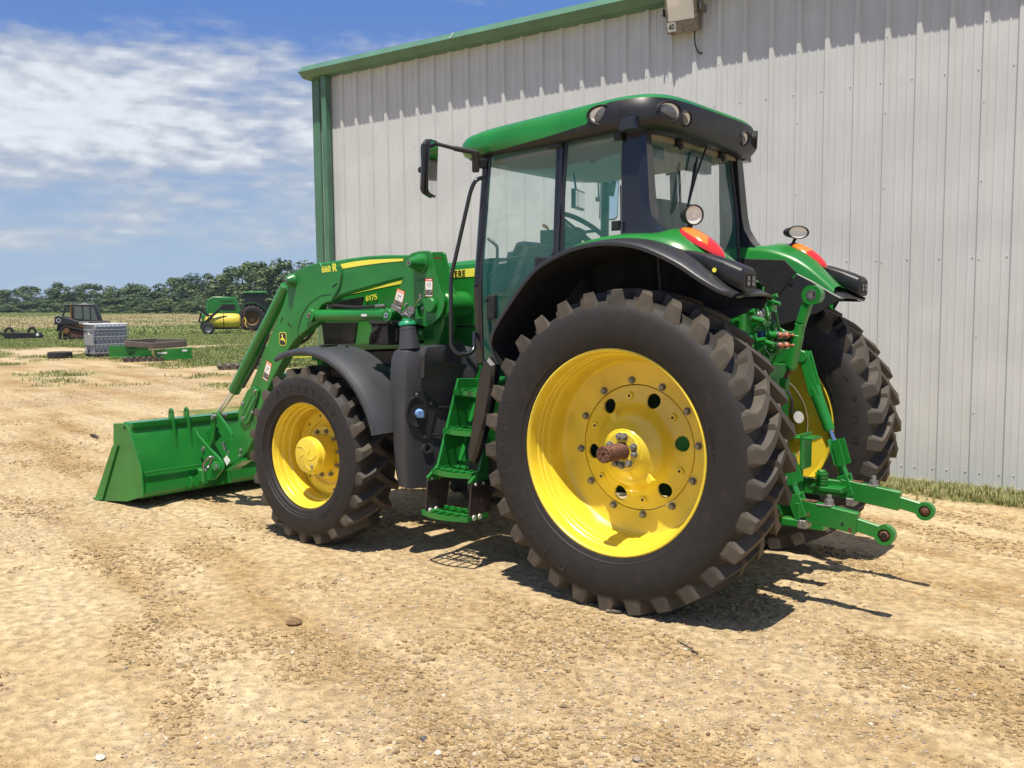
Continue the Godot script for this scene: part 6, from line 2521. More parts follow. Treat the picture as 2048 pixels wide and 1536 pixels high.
func build_grass():
	var rng = RandomNumberGenerator.new()
	rng.seed = 91
	var cam = Vector2(2.97, 5.92)
	var wall = []
	for k in 5200:
		var x = rnd(rng, -3.5, 2.6)
		var w = 0.06 + 1.15 * pow(rng.randf(), 1.3)
		var z = -4.359 + w - (x - 2.791) * 0.01745
		if rng.randf() > cover(x, z)[0]:
			continue
		var s = rnd(rng, 0.5, 1.2)
		var t = Vector3(0.16, 0.20, 0.05).lerp(Vector3(0.40, 0.34, 0.16), clampf(rng.randf() * 0.9 + 0.5 * n_mid.get_noise_2d(x, z), 0, 1))
		wall.append([Transform3D(Basis(Vector3.UP, rnd(rng, 0, TAU)).scaled(Vector3(s, s, s)), Vector3(x, height(x, z) - 0.004, z)), Color(t.x, t.y, t.z)])
	scatter("wall_grass", "strip of short yellow green grass along the foot of the shed wall", "grass", tuft_mesh(3, 9, 0.09, 0.0035, 0.035), M.blade, wall)
	var mead = []
	var dryf = []
	var tries = 0
	while tries < 120000 and mead.size() < 42000:
		tries += 1
		var d = 22.0 + 48.0 * pow(rng.randf(), 1.2)
		var an = rnd(rng, 0.06, 0.56)
		var p = cam + Vector2(-sin(0.6627 + an), -cos(0.6627 + an)) * d
		var q = cover(p.x, p.y)
		if rng.randf() > q[0] or (p.x > -9.5 and p.y < -4):
			continue
		var s = rnd(rng, 0.5, 1.3)
		var t = Vector3(0.15, 0.215, 0.05).lerp(Vector3(0.26, 0.27, 0.09), rng.randf()).lerp(Vector3(0.5, 0.41, 0.22), clampf(q[1] + (0.5 if rng.randf() < 0.05 else 0.0), 0, 1))
		mead.append([Transform3D(Basis(Vector3.UP, rnd(rng, 0, TAU)).scaled(Vector3(s, s * rnd(rng, 0.6, 1.2), s)), Vector3(p.x, height(p.x, p.y) - 0.01, p.y)), Color(t.x, t.y, t.z)])
	scatter("meadow_grass", "rough green grass growing beyond the dirt yard", "grass", tuft_mesh(5, 14, 0.085, 0.010, 0.20), M.blade, mead)
	for k in 30000:
		var d = 60.0 + 150.0 * rng.randf()
		var an = rnd(rng, 0.06, 0.56)
		var p = cam + Vector2(-sin(0.6627 + an), -cos(0.6627 + an)) * d
		var q = cover(p.x, p.y)
		var s = rnd(rng, 0.6, 1.4)
		var t = Vector3(0.18, 0.25, 0.06).lerp(Vector3(0.30, 0.32, 0.11), rng.randf()).lerp(Vector3(0.45, 0.385, 0.22), q[1] * rnd(rng, 0.7, 1.0))
		dryf.append([Transform3D(Basis(Vector3.UP, rnd(rng, 0, TAU)).scaled(Vector3(s, s, s)), Vector3(p.x, height(p.x, p.y) - 0.01, p.y)), Color(t.x, t.y, t.z)])
	scatter("field_grass", "tall straw coloured grass of the open field before the trees", "grass", tuft_mesh(6, 14, 0.15, 0.035, 0.9), M.blade, dryf)


# ---------------------------------------------------------------- sky
func sky_image():
	var w = 4096
	var h = 2048
	var im = Image.create(w, h, false, Image.FORMAT_RGBF)
	var n1 = FastNoiseLite.new()
	n1.seed = 14
	n1.frequency = 1.0
	n1.fractal_octaves = 6
	n1.noise_type = FastNoiseLite.TYPE_SIMPLEX_SMOOTH
	var n2 = FastNoiseLite.new()
	n2.seed = 8
	n2.frequency = 1.0
	n2.fractal_octaves = 3
	n2.noise_type = FastNoiseLite.TYPE_SIMPLEX_SMOOTH
	im.fill(Color(0.20, 0.16, 0.10))
	var y = 0
	while y < h:
		var el = (0.5 - (y + 0.5) / h) * 180.0
		if el < -2.0:
			break
		var e = maxf(el, 0.0)
		# low sky in finer steps than the dome overhead
		var sy = 2 if e < 26.0 else 12
		var base = Vector3(0.36, 0.475, 0.63).lerp(Vector3(0.115, 0.235, 0.56), smoothstep(1.0, 17.0, e))
		base = base.lerp(Vector3(0.07, 0.16, 0.46), smoothstep(15.0, 70.0, e))
		var band = 0.42 * exp(-pow((e - 9.6) / 3.2, 2.0)) - 0.12 * exp(-pow((e - 5.2) / 1.3, 2.0)) - 0.26 * smoothstep(12.3, 15.0, e) * (1.0 - smoothstep(25.0, 45.0, e)) - 0.30 * smoothstep(4.2, 1.5, e)
		var x = 0
		while x < w:
			var ph = wrapf((float(x) + 0.5) / w * TAU, -PI, PI)
			var near = e < 26.0 and ph > -1.75 and ph < 0.35
			var sx = 2 if near else 12
			var cx = sin(ph)
			var cz = -cos(ph)
			var el2 = e * 0.30
			var warp = n2.get_noise_3d(cx * 2.2, el2 * 0.6, cz * 2.2)
			var c1 = n1.get_noise_3d(cx * 5.2 + warp * 0.8, el2 * 1.1 + warp * 0.4, cz * 5.2)
			var c2 = n1.get_noise_3d(cx * 25.0 + warp * 2.0, el2 * 5.0 + 9.0, cz * 25.0)
			var c = c1 * 0.58 + c2 * 0.26 + band
			var cov = smoothstep(-0.30, 0.48, c)
			var lum = 0.58 + 0.24 * smoothstep(0.05, 0.6, c) + 0.10 * c2
			var v = base.lerp(Vector3(0.90, 0.945, 1.0) * lum, cov * 0.9) * 0.78
			im.fill_rect(Rect2i(x, y, sx, sy), Color(v.x, v.y, v.z))
			x += sx
		y += sy
	return im


# ---------------------------------------------------------------- trees
func crown(seed, tall):
	var rng = RandomNumberGenerator.new()
	rng.seed = seed
	var m = MB.new()
	var blobs = []
	var nb = rng.randi_range(22, 28)
	for k in nb:
		var h = pow(rng.randf(), 1.1) * 0.96 + 0.02
		var wide = (0.52 if tall else 0.62) * sqrt(maxf(0.06, 1.0 - pow((h - 0.36) / 0.68, 2.0)))
		var a = rnd(rng, 0, TAU)
		var r = wide * sqrt(rng.randf())
		blobs.append([Vector3(cos(a) * r, h, sin(a) * r), rnd(rng, 0.10, 0.20)])
	for b in blobs:
		var tone = rnd(rng, 0.0, 1.0)
		var base = Vector3(0.030, 0.062, 0.016).lerp(Vector3(0.095, 0.140, 0.036), tone)
		for k in 330:
			var d = Vector3(rnd(rng, -1, 1), rnd(rng, -1, 1), rnd(rng, -1, 1))
			if d.length() > 1.0 or d.length() < 0.35:
				continue
			var p = b[0] + Vector3(d.x, d.y * 0.8, d.z) * b[1]
			var nrm = (d.normalized() + Vector3(rnd(rng, -0.7, 0.7), rnd(rng, -0.3, 0.9), rnd(rng, -0.7, 0.7))).normalized()
			var f = m.frame(nrm)
			var s = rnd(rng, 0.016, 0.034)
			var q = base * rnd(rng, 0.75, 1.3)
			m.col = Color(q.x, q.y, q.z)
			m.quad(p - f[0] * s, p + f[1] * s * 0.7, p + f[0] * s, p - f[1] * s * 0.7)
	return m.mesh()


func trunk(seed):
	var rng = RandomNumberGenerator.new()
	rng.seed = seed
	var m = MB.new()
	m.tube([Vector3(0, -0.02, 0), Vector3(0.01, 0.2, 0), Vector3(-0.01, 0.45, 0.01), Vector3(0.02, 0.75, 0)], [0.035, 0.028, 0.02, 0.008], 8)
	for k in 6:
		var a = rnd(rng, 0, TAU)
		var y = rnd(rng, 0.2, 0.55)
		m.tube([Vector3(0, y, 0), Vector3(cos(a) * 0.15, y + 0.12, sin(a) * 0.15), Vector3(cos(a) * 0.34, y + 0.28, sin(a) * 0.34)], [0.014, 0.009, 0.004], 6)
	return m.mesh()


func build_trees():
	var rng = RandomNumberGenerator.new()
	rng.seed = 12
	var protos = []
	for k in 6:
		protos.append([crown(200 + k * 7, k % 2 == 0), trunk(300 + k)])
	var cam = Vector3(2.97, 1.86, 5.92)
	# bearing (degrees left of the view axis), distance, height, width
	var spec = []
	var rows = [[-2, 215, 6.6, 8.0], [20, 210, 7.2, 8.5], [62, 205, 8.4, 8.0], [88, 200, 7.0, 8.0], [112, 205, 6.5, 7.5], [134, 198, 8.2, 6.5], [160, 195, 6.6, 8.0], [186, 196, 7.0, 8.0], [210, 190, 6.2, 7.0], [240, 185, 6.0, 7.5], [266, 188, 5.4, 6.0], [290, 180, 6.2, 7.5], [312, 178, 6.4, 7.5], [338, 178, 5.0, 6.0], [362, 170, 6.6, 8.0], [388, 165, 6.8, 8.5], [412, 160, 7.0, 8.0], [438, 155, 6.8, 8.5], [466, 150, 6.6, 8.5], [490, 140, 7.6, 8.0], [516, 132, 7.6, 8.0], [540, 128, 8.0, 8.0], [566, 128, 7.2, 8.0], [592, 126, 6.8, 8.0], [618, 124, 7.0, 8.0], [-26, 218, 7.0, 8.5], [-52, 220, 7.4, 9.0], [-80, 225, 6.6, 8.5]]
	var kinds = ["tall dark oak tree with an open crown in the far tree line", "round dark green tree in the far tree line", "broad mid green tree in the far tree line"]
	var i = 0
	for q in rows:
		var an = atan((1024.0 - q[0]) / 1926.4) + 0.6627
		var p = cam + Vector3(-sin(an), 0, -cos(an)) * q[1]
		var t = thing("tree", kinds[i % 3] if q[0] < 480 else "large leafy tree rising behind the parked far tractor", "tree", Vector3(p.x, -0.15, p.z), rnd(rng, 0, TAU), "trees along the far edge of the field")
		var pr = protos[i % 6]
		var hs = lerpf(0.70, 0.92, smoothstep(300.0, 520.0, q[0])) * rnd(rng, 0.78, 1.2)
		var c = part(t, "crown", pr[0], M.leaf)
		c.position = Vector3(0, q[2] * -0.02, 0)
		c.scale = Vector3(q[3] * 0.95, q[2] * hs, q[3] * 0.95)
		var k = part(t, "trunk", pr[1], M.bark)
		k.scale = Vector3(q[2], q[2] * hs, q[2])
		i += 1
	for j in 26:
		var u = -60 + j * 26 + rnd(rng, -8, 8)
		var an = atan((1024.0 - u) / 1926.4) + 0.6627
		var d = lerpf(206.0, 120.0, clampf((u + 0.0) / 600.0, 0, 1)) - 4.0
		var p = cam + Vector3(-sin(an), 0, -cos(an)) * d
		var t = thing("bush", "low dense bush at the foot of the far tree line", "bush", Vector3(p.x, -0.5, p.z), rnd(rng, 0, TAU), "bushes along the far edge of the field")
		var c = part(t, "foliage", protos[(j + 2) % 6][0], M.leaf)
		var s = rnd(rng, 0.8, 1.15)
		c.scale = Vector3(6.5 * s, 2.7 * s, 6.5 * s)
		c.position = Vector3(0, -0.3, 0)


# ---------------------------------------------------------------- things beyond the yard
func simple_wheel(parent, called, at, R, w, rimr, rim_mat, seed):
	var o = hub(parent, called)
	o.position = at
	var m = MB.new()
	tyre_mesh(m, R, w, rimr, 18, R * 0.05, seed)
	part(o, "tyre", m, M.tyre)
	m = MB.new()
	m.lathe([Vector2(rimr, w), Vector2(rimr * 0.93, w * 0.9), Vector2(rimr * 0.85, w * 0.2), Vector2(rimr * 0.4, w * 0.1), Vector2(rimr * 0.35, w * 0.5), Vector2(0.0001, w * 0.5)], 32)
	part(o, "rim", m, rim_mat)
	return o


func pallet(called, label, at, turn, L, W):
	var t = thing(called, label, "pallet", at, turn)
	for k in 7:
		var m = MB.new()
		m.box(Vector3(lerpf(-L / 2 + 0.05, L / 2 - 0.05, k / 6.0), 0.125, 0), Vector3(0.1, 0.022, W), 0.003)
		part(t, "deck_board", m, M.wood_grey)
	for k in 3:
		var m = MB.new()
		m.box(Vector3(0, 0.065, lerpf(-W / 2 + 0.04, W / 2 - 0.04, k / 2.0)), Vector3(L, 0.095, 0.045), 0.003)
		part(t, "stringer", m, M.wood_grey)
	for k in 3:
		var m = MB.new()
		m.box(Vector3(lerpf(-L / 2 + 0.06, L / 2 - 0.06, k / 2.0), 0.008, 0), Vector3(0.1, 0.018, W), 0.003)
		part(t, "bottom_board", m, M.wood_grey)
	return t


func build_background():
	# plastic tote in a cage
	var p = Vector3(-29.6, -0.1, -12.3)
	var a = 1.38
	var t = thing("tote_tank", "blue grey plastic liquid tote in a steel cage on its pallet", "tote", p, a)
	var m = MB.new()
	m.box(Vector3(0, 0.66, 0), Vector3(1.16, 0.98, 0.96), 0.08)
	part(t, "inner_tank", m, M.tote_plastic)
	for k in 9:
		var x = lerpf(-0.59, 0.59, k / 8.0)
		m = MB.new()
		m.tube([Vector3(x, 0.14, 0.5), Vector3(x, 1.16, 0.5)], 0.012, 6)
		part(t, "cage_bar", m, M.cage)
	for k in 6:
		var z = lerpf(-0.49, 0.49, k / 5.0)
		m = MB.new()
		m.tube([Vector3(-0.6, 0.14, z), Vector3(-0.6, 1.16, z)], 0.012, 6)
		part(t, "cage_bar", m, M.cage)
	for y in [0.16, 0.45, 0.72, 0.96, 1.16]:
		m = MB.new()
		m.tube([Vector3(-0.61, y, -0.51), Vector3(-0.61, y, 0.51), Vector3(0.61, y, 0.51), Vector3(0.61, y, -0.51), Vector3(-0.61, y, -0.51)], 0.013 if y < 1.1 else 0.022, 6)
		part(t, "cage_hoop", m, M.cage if y < 1.1 else M.white)
	m = MB.new()
	m.box(Vector3(-0.615, 0.62, 0.02), Vector3(0.01, 0.42, 0.98), 0.002)
	part(t, "steel_plate", m, M.cage)
	m = MB.new()
	m.box(Vector3(-0.623, 0.82, 0.1), Vector3(0.006, 0.08, 0.16), 0.001)
	part(t, "white_tag", m, M.white)
	m = MB.new()
	m.cyl(Vector3(-0.64, 0.22, 0), Vector3(-0.56, 0.22, 0), 0.07, 0.07, 14)
	part(t, "outlet_valve", m, M.matt_black)
	for z in [-0.42, 0.0, 0.42]:
		m = MB.new()
		m.box(Vector3(0, 0.05, z), Vector3(1.2, 0.1, 0.12), 0.004)
		part(t, "pallet_runner", m, M.wood_dark)
	m = MB.new()
	m.box(Vector3(0, 0.12, 0), Vector3(1.22, 0.03, 1.02), 0.004)
	part(t, "pallet_deck", m, M.cage)
	# old tyre lying flat
	var q = Vector3(-30.115, -0.099, -10.844)
	t = thing("lying_tyre", "worn black tyre lying flat on the dirt near the tote", "tyre", Vector3(q.x, q.y, q.z))
	m = MB.new()
	m.col = Color(0.035, 0.034, 0.033)
	m.xf = Transform3D(Basis(Vector3(1, 0, 0), -PI / 2), Vector3(0, 0.11, 0))
	m.lathe([Vector2(0.22, -0.09), Vector2(0.25, -0.11), Vector2(0.36, -0.11), Vector2(0.40, -0.085), Vector2(0.405, -0.03), Vector2(0.40, -0.025), Vector2(0.40, 0.025), Vector2(0.405, 0.03), Vector2(0.40, 0.085), Vector2(0.36, 0.11), Vector2(0.25, 0.11), Vector2(0.22, 0.09), Vector2(0.22, -0.09)], 40)
	part(t, "casing", m, M.tyre)
	# green scraper on a pallet, with a frame of old timbers on top
	var g0 = Vector3(-25.9, -0.1, -11.45)
	pallet("pallet", "grey wooden pallet under the green scraper blade", g0, 1.1, 1.2, 1.0)
	t = thing("scraper_blade", "dark green steel scraper blade with end plates lying on a pallet", "implement", g0, 1.1)
	m = MB.new()
	m.prism([-1.0, 0.15, 0.3, 0.15, 0.3, 0.5, -1.0, 0.52], -0.28, -0.25, 0.004)
	part(t, "mouldboard", m, M.green)
	m = MB.new()
	m.bar(Vector3(-0.95, 0.17, 0.1), Vector3(0.32, 0.17, 0.1), 0.1, 0.03, 0.006)
	part(t, "cutting_edge", m, M.green)
	m = MB.new()
	m.prism([0.34, 0.0, 1.5, 0.03, 1.5, 0.42, 0.34, 0.36], 0.30, 0.33, 0.004)
	part(t, "end_plate", m, M.green)
	m = MB.new()
	m.box(Vector3(0.335, 0.2, 0.26), Vector3(0.015, 0.3, 0.1), 0.002)
	part(t, "orange_edge", m, M.orange)
	m = MB.new()
	m.box(Vector3(0.58, 0.26, 0.332), Vector3(0.3, 0.06, 0.004), 0.001)
	part(t, "white_sticker", m, M.white)
	m = MB.new()
	m.box(Vector3(1.28, 0.32, 0.332), Vector3(0.16, 0.06, 0.004), 0.001)
	part(t, "number_sticker", m, M.white)
	m = MB.new()
	m.bar(Vector3(-0.5, 0.35, 0.0), Vector3(0.25, 0.42, 0.1), 0.07, 0.07, 0.01)
	part(t, "draft_tube", m, M.green)
	m = MB.new()
	m.cyl(Vector3(0.18, 0.40, 0.14), Vector3(0.30, 0.40, 0.16), 0.05, 0.05, 16)
	part(t, "white_roller", m, M.white)
	t = thing("timber_frame", "square frame of weathered grey timbers lying on the green scraper", "timber", g0 + Vector3(0, 0.42, 0), 1.1)
	for b in [[Vector3(-0.5, 0.16, 0.0), Vector3(0.36, 0.08, 0.3), 0.12], [Vector3(0.3, 0.08, 0.34), Vector3(1.36, 0.12, 0.12), 0.15], [Vector3(-0.5, 0.2, -0.2), Vector3(0.5, 0.22, -0.5), 0.11], [Vector3(0.45, 0.2, -0.5), Vector3(1.36, 0.18, -0.02), 0.12]]:
		m = MB.new()
		m.bar(b[0], b[1], 0.16, b[2] + 0.05, 0.01)
		part(t, "timber", m, M.wood_grey)
	# tracked loader
	q = Vector3(-44.314, -0.099, -19.431)
	t = thing("track_loader", "black compact track loader with enclosed cab parked in the grass", "loader", Vector3(q.x, q.y, q.z), 0.92)
	for s in [1, -1]:
		var tk = hub(t, "track")
		var o1 = [-1.15, 0.0, 1.0, 0.0, 1.12, 0.08, 1.14, 0.22, 1.02, 0.33, -0.72, 0.82, -0.90, 0.85, -1.08, 0.78, -1.26, 0.42, -1.28, 0.14]
		var o2 = [-1.10, 0.08, 0.98, 0.08, 1.05, 0.14, 1.05, 0.22, 0.98, 0.27, -0.74, 0.75, -0.9, 0.77, -1.02, 0.7, -1.18, 0.4, -1.2, 0.16]
		m = MB.new(s < 0)
		var ra = []
		for i in range(0, 20, 2):
			ra.append([Vector3(o2[i], o2[i + 1], 0.46), Vector3(o1[i], o1[i + 1], 0.46), Vector3(o1[i], o1[i + 1], 0.88), Vector3(o2[i], o2[i + 1], 0.88), Vector3(o2[i], o2[i + 1], 0.46)])
		m.grid(ra, false, 0.3, null, true)
		part(tk, "belt", m, M.track_rubber)
		m = MB.new(s < 0)
		m.prism([-0.9, 0.2, 0.85, 0.18, 0.8, 0.26, -0.6, 0.62, -0.9, 0.6], 0.70, 0.80, 0.01)
		part(tk, "frame", m, M.rusty)
		for x in [-0.95, -0.5, -0.05, 0.40, 0.88]:
			m = MB.new(s < 0)
			m.cyl(Vector3(x, 0.17, 0.72), Vector3(x, 0.17, 0.85), 0.095, 0.095, 14, 0.01)
			part(tk, "roller", m, M.track_rubber)
		m = MB.new(s < 0)
		m.cyl(Vector3(-0.86, 0.55, 0.74), Vector3(-0.86, 0.55, 0.87), 0.17, 0.17, 16, 0.02)
		part(tk, "drive_sprocket", m, M.machine_tan)
	m = MB.new()
	m.prism([-1.1, 0.45, 0.9, 0.3, 1.0, 0.6, 0.85, 0.9, -1.1, 1.0], -0.46, 0.46, 0.04)
	part(t, "chassis", m, M.machine_tan)
	for s in [1, -1]:
		m = MB.new(s < 0)
		m.prism([-1.5, 0.92, -1.2, 0.90, -0.3, 0.90, 0.9, 0.84, 1.15, 0.70, 1.32, 0.35, 1.45, 0.36, 1.42, 0.8, 1.22, 1.02, 0.85, 1.08, -0.2, 1.06, -1.0, 1.34, -1.25, 1.42, -1.42, 1.36], 0.54, 0.72, 0.025)
		part(t, "lift_arm", m, M.machine_grey)
	m = MB.new()
	m.prism([-0.55, 0.95, 0.80, 0.9, 0.86, 1.1, 0.62, 1.98, 0.5, 2.04, -0.5, 2.06, -0.58, 1.98], -0.5, 0.5, 0.05)
	part(t, "cab_shell", m, M.machine_grey)
	for w in [[-0.46, 1.2, -0.06, 1.2, -0.06, 1.88, -0.45, 1.9], [0.02, 1.16, 0.34, 1.14, 0.34, 1.87, 0.02, 1.88], [0.42, 1.13, 0.74, 1.12, 0.56, 1.85, 0.42, 1.86]]:
		m = MB.new()
		m.prism(w, 0.5, 0.508, 0.003)
		part(t, "side_window", m, M.machine_glass)
	m = MB.new()
	m.box(Vector3(-0.64, 1.55, 0.32), Vector3(0.10, 0.95, 0.22), 0.02)
	part(t, "yellow_post", m, M.machine_tan)
	m = MB.new()
	m.tube(rounded([Vector3(-0.62, 2.0, 0.4), Vector3(-0.92, 1.98, 0.4), Vector3(-1.05, 1.4, 0.4), Vector3(-1.2, 1.3, 0.4)], 0.08), 0.045, 8)
	part(t, "rear_guard", m, M.machine_grey)
	m = MB.new()
	m.prism([-1.45, 0.55, -1.1, 0.5, -1.05, 1.25, -1.3, 1.2], -0.5, 0.5, 0.05)
	part(t, "engine_cover", m, M.machine_grey)
	var tx = part(t, "arm_lettering", letters("DEERE", 0.17, 0.004), M.white)
	tx.position = Vector3(0.05, 0.97, 0.725)
	m = MB.new()
	m.ring(Vector3(-1.25, 1.14, 0.72), Vector3(-1.25, 1.14, 0.728), 0.11, 0.085, 20)
	part(t, "round_emblem", m, M.white)
	for x in [0.0, 0.14]:
		m = MB.new()
		m.ball(Vector3(x, 2.06, 0.44), Vector3(0.04, 0.03, 0.03))
		part(t, "roof_light", m, M.white)
	t.scale = Vector3.ONE * 0.9
	# black attachment in the grass
	q = Vector3(-48.405, -0.099, -18.089)
	t = thing("black_attachment", "low black steel loader attachment lying in the grass", "attachment", Vector3(q.x, q.y, q.z), 0.95)
	m = MB.new()
	m.prism([-0.75, 0.08, 1.0, 0.08, 1.05, 0.2, 0.95, 0.34, -0.7, 0.38], -0.3, 0.3, 0.02)
	part(t, "beam", m, M.matt_black)
	for x in [-0.55, 0.55]:
		m = MB.new()
		m.tube(spline([Vector3(x - 0.2, 0.3, 0), Vector3(x - 0.12, 0.55, 0), Vector3(x + 0.08, 0.6, 0), Vector3(x + 0.2, 0.32, 0)], 5), 0.06, 8)
		part(t, "arched_arm", m, M.matt_black)
	m = MB.new()
	m.tube(spline([Vector3(-0.7, 0.1, 0.1), Vector3(-0.8, 0.32, 0.1), Vector3(-1.0, 0.36, 0.1), Vector3(-1.2, 0.3, 0.1), Vector3(-1.25, 0.02, 0.1)], 5), 0.06, 8)
	part(t, "hooked_tine", m, M.matt_black)
	m = MB.new()
	m.cyl(Vector3(0.85, 0.25, 0.31), Vector3(0.85, 0.25, 0.33), 0.08, 0.08, 14)
	part(t, "white_disc", m, M.white)
	# yellow sprayer
	q = Vector3(-44.596, -0.099, -27.873)
	t = thing("sprayer", "yellow tank sprayer trailer with folded black booms", "sprayer", Vector3(q.x, q.y, q.z), 0.92)
	m = MB.new()
	var rr = []
	for w in [[-1.08, 0.05], [-1.05, 0.30], [-0.95, 0.42], [-0.75, 0.47], [0.4, 0.47], [0.75, 0.46], [0.95, 0.40], [1.02, 0.28], [1.04, 0.05]]:
		var r = []
		for k in 28:
			var an = TAU * k / 28.0
			var yy = sin(an)
			r.append(Vector3(w[0], 0.78 + w[1] * (yy if yy > -0.6 or w[0] > 0 else -0.6 + (yy + 0.6) * 0.5), cos(an) * w[1]))
		rr.append(r)
	m.grid(rr, true, 0.9)
	part(t, "tank", m, M.tank_yellow)
	for x in [-0.82, 0.05]:
		m = MB.new()
		m.xf = Transform3D(Basis(Vector3.UP, PI / 2), Vector3(x, 0.78, 0))
		m.lathe([Vector2(0.47, -0.02), Vector2(0.482, -0.02), Vector2(0.482, 0.02), Vector2(0.47, 0.02)], 28)
		part(t, "tank_strap", m, M.matt_black)
	simple_wheel(t, "wheel", Vector3(-0.85, 0.36, 0.62), 0.36, 0.12, 0.2, M.cage, 3)
	m = MB.new()
	m.box(Vector3(0, 0.34, 0.3), Vector3(2.3, 0.08, 0.08), 0.01)
	m.box(Vector3(0, 0.34, -0.3), Vector3(2.3, 0.08, 0.08), 0.01)
	m.box(Vector3(-1.25, 0.55, 0), Vector3(0.1, 0.5, 0.7), 0.02)
	m.box(Vector3(-1.1, 0.34, 0), Vector3(0.1, 0.08, 0.7), 0.01)
	m.box(Vector3(1.1, 0.34, 0), Vector3(0.1, 0.08, 0.7), 0.01)
	part(t, "frame", m, M.matt_black)
	for s in [-1, 1]:
		m = MB.new()
		for d in [0.0, 0.09]:
			m.tube([Vector3(-1.2 + d if s > 0 else -0.3 + d, 0.6, 0.1 * s + 0.4), Vector3(0.05 + d if s > 0 else -1.55 + d, 1.75, 0.12 * s + 0.4)], 0.055, 6)
		for k in 5:
			var u0 = lerpf(-1.2 if s > 0 else -0.3, 0.05 if s > 0 else -1.55, k / 5.0)
			m.bar(Vector3(u0, 0.6 + 1.15 * k / 5.0, 0.1 * s + 0.4), Vector3(u0 + 0.12, 0.75 + 1.15 * k / 5.0, 0.11 * s + 0.4), 0.06, 0.06, 0.004)
		part(t, "folded_boom", m, M.matt_black)
	m = MB.new()
	m.box(Vector3(1.18, 0.65, 0), Vector3(0.16, 0.5, 0.35), 0.04)
	m.tube([Vector3(1.25, 0.4, 0), Vector3(1.6, 0.32, 0), Vector3(1.75, 0.08, 0)], 0.04, 6)
	m.tube([Vector3(1.25, 0.8, 0.1), Vector3(1.3, 1.5, 0.1), Vector3(1.5, 1.55, 0.1)], 0.025, 6)
	part(t, "pump_stand", m, M.rusty)
	m = MB.new()
	m.tube(spline([Vector3(1.25, 1.0, 0.2), Vector3(1.35, 0.8, 0.25), Vector3(1.3, 0.6, 0.3), Vector3(1.4, 0.4, 0.3)], 5), 0.03, 6)
	part(t, "yellow_hose", m, M.tank_yellow)
	t.scale = Vector3.ONE * 0.95
	# round baler
	q = Vector3(-53.519, -0.099, -34.554)
	t = thing("round_baler", "green round hay baler with a dark open front behind the sprayer", "baler", Vector3(q.x, q.y, q.z), 0.92)
	m = MB.new()
	m.prism([-1.75, 0.5, -1.6, 0.35, 0.9, 0.4, 0.95, 1.4, 0.72, 2.25, 0.55, 2.35, -0.95, 2.4, -1.35, 2.15, -1.45, 1.3, -1.8, 1.0], -0.9, 0.8, 0.05)
	part(t, "body", m, M.green)
	for y in [0.75, 1.38]:
		m = MB.new()
		m.prism([-0.35, y, 0.65, y, 0.6, y + 0.45, -0.38, y + 0.45], 0.80, 0.82, 0.01)
		part(t, "dark_opening", m, M.matt_black)
	m = MB.new()
	m.box(Vector3(0.0, 2.08, 0.815), Vector3(0.9, 0.1, 0.02), 0.003)
	part(t, "slotted_panel", m, M.green_dull)
	simple_wheel(t, "wheel", Vector3(-0.7, 0.42, 0.9), 0.42, 0.15, 0.22, M.yellow, 5)
	m = MB.new()
	m.bar(Vector3(-1.8, 1.2, 0.7), Vector3(-2.0, 0.5, 0.7), 0.15, 0.12, 0.02)
	part(t, "rear_guard", m, M.matt_black)
	t.scale = Vector3.ONE * 0.92
	# second tractor
	q = Vector3(-46.524, -0.099, -31.365)
	t = thing("far_tractor", "small green tractor with dark cab parked beside the baler", "tractor", Vector3(q.x, q.y, q.z), 0.92)
	simple_wheel(t, "rear_wheel", Vector3(0.0, 0.82, 0.75), 0.82, 0.22, 0.40, M.machine_tan, 7)
	simple_wheel(t, "front_wheel", Vector3(2.15, 0.52, 0.7), 0.52, 0.16, 0.3, M.yellow, 9)
	var rw = simple_wheel(t, "rear_wheel", Vector3(0.0, 0.82, -0.75), 0.82, 0.22, 0.40, M.machine_tan, 7)
	m = MB.new()
	m.prism([-0.3, 0.5, 2.4, 0.6, 2.4, 1.2, 0.9, 1.3, -0.3, 1.1], -0.3, 0.3, 0.03)
	part(t, "chassis", m, M.matt_black)
	m = MB.new()
	m.prism([0.95, 1.1, 2.6, 1.05, 2.65, 1.35, 2.5, 1.62, 0.95, 1.72], -0.35, 0.35, 0.06)
	part(t, "hood", m, M.green)
	m = MB.new()
	m.prism([1.05, 1.5, 2.4, 1.42, 2.4, 1.48, 1.05, 1.58], 0.35, 0.356, 0.001)
	part(t, "yellow_stripe", m, M.yellow_flat)
	m = MB.new()
	m.prism([-0.35, 1.2, 0.85, 1.05, 0.95, 1.5, 0.75, 2.35, -0.4, 2.35], -0.6, 0.6, 0.04)
	part(t, "cab", m, M.display)
	for x in [[-0.38, -0.4], [0.15, 0.15], [0.9, 0.72]]:
		m = MB.new()
		m.bar(Vector3(x[0], 1.25, 0.605), Vector3(x[1], 2.35, 0.605), 0.02, 0.07, 0.004)
		part(t, "cab_post", m, M.matt_black)
	m = MB.new()
	m.box(Vector3(0.2, 2.41, 0), Vector3(1.45, 0.11, 1.35), 0.04)
	part(t, "roof", m, M.green)
	m = MB.new()
	var rows = []
	for k in 13:
		var an = deg_to_rad(lerpf(150.0, 10.0, k / 12.0))
		rows.append([Vector3(cos(an) * 0.95, 0.82 + sin(an) * 0.95, 0.55), Vector3(cos(an) * 0.95, 0.82 + sin(an) * 0.95, 1.0)])
	m.shell(rows, Vector3(0, 0.03, 0), 0.8)
	part(t, "fender", m, M.green)
	m = MB.new()
	for y in [0.35, 0.65, 0.95]:
		m.box(Vector3(0.95, y, 0.85), Vector3(0.4, 0.03, 0.12), 0.004)
	for x in [0.75, 1.15]:
		m.box(Vector3(x, 0.65, 0.85), Vector3(0.03, 0.7, 0.12), 0.004)
	part(t, "ladder", m, M.green)
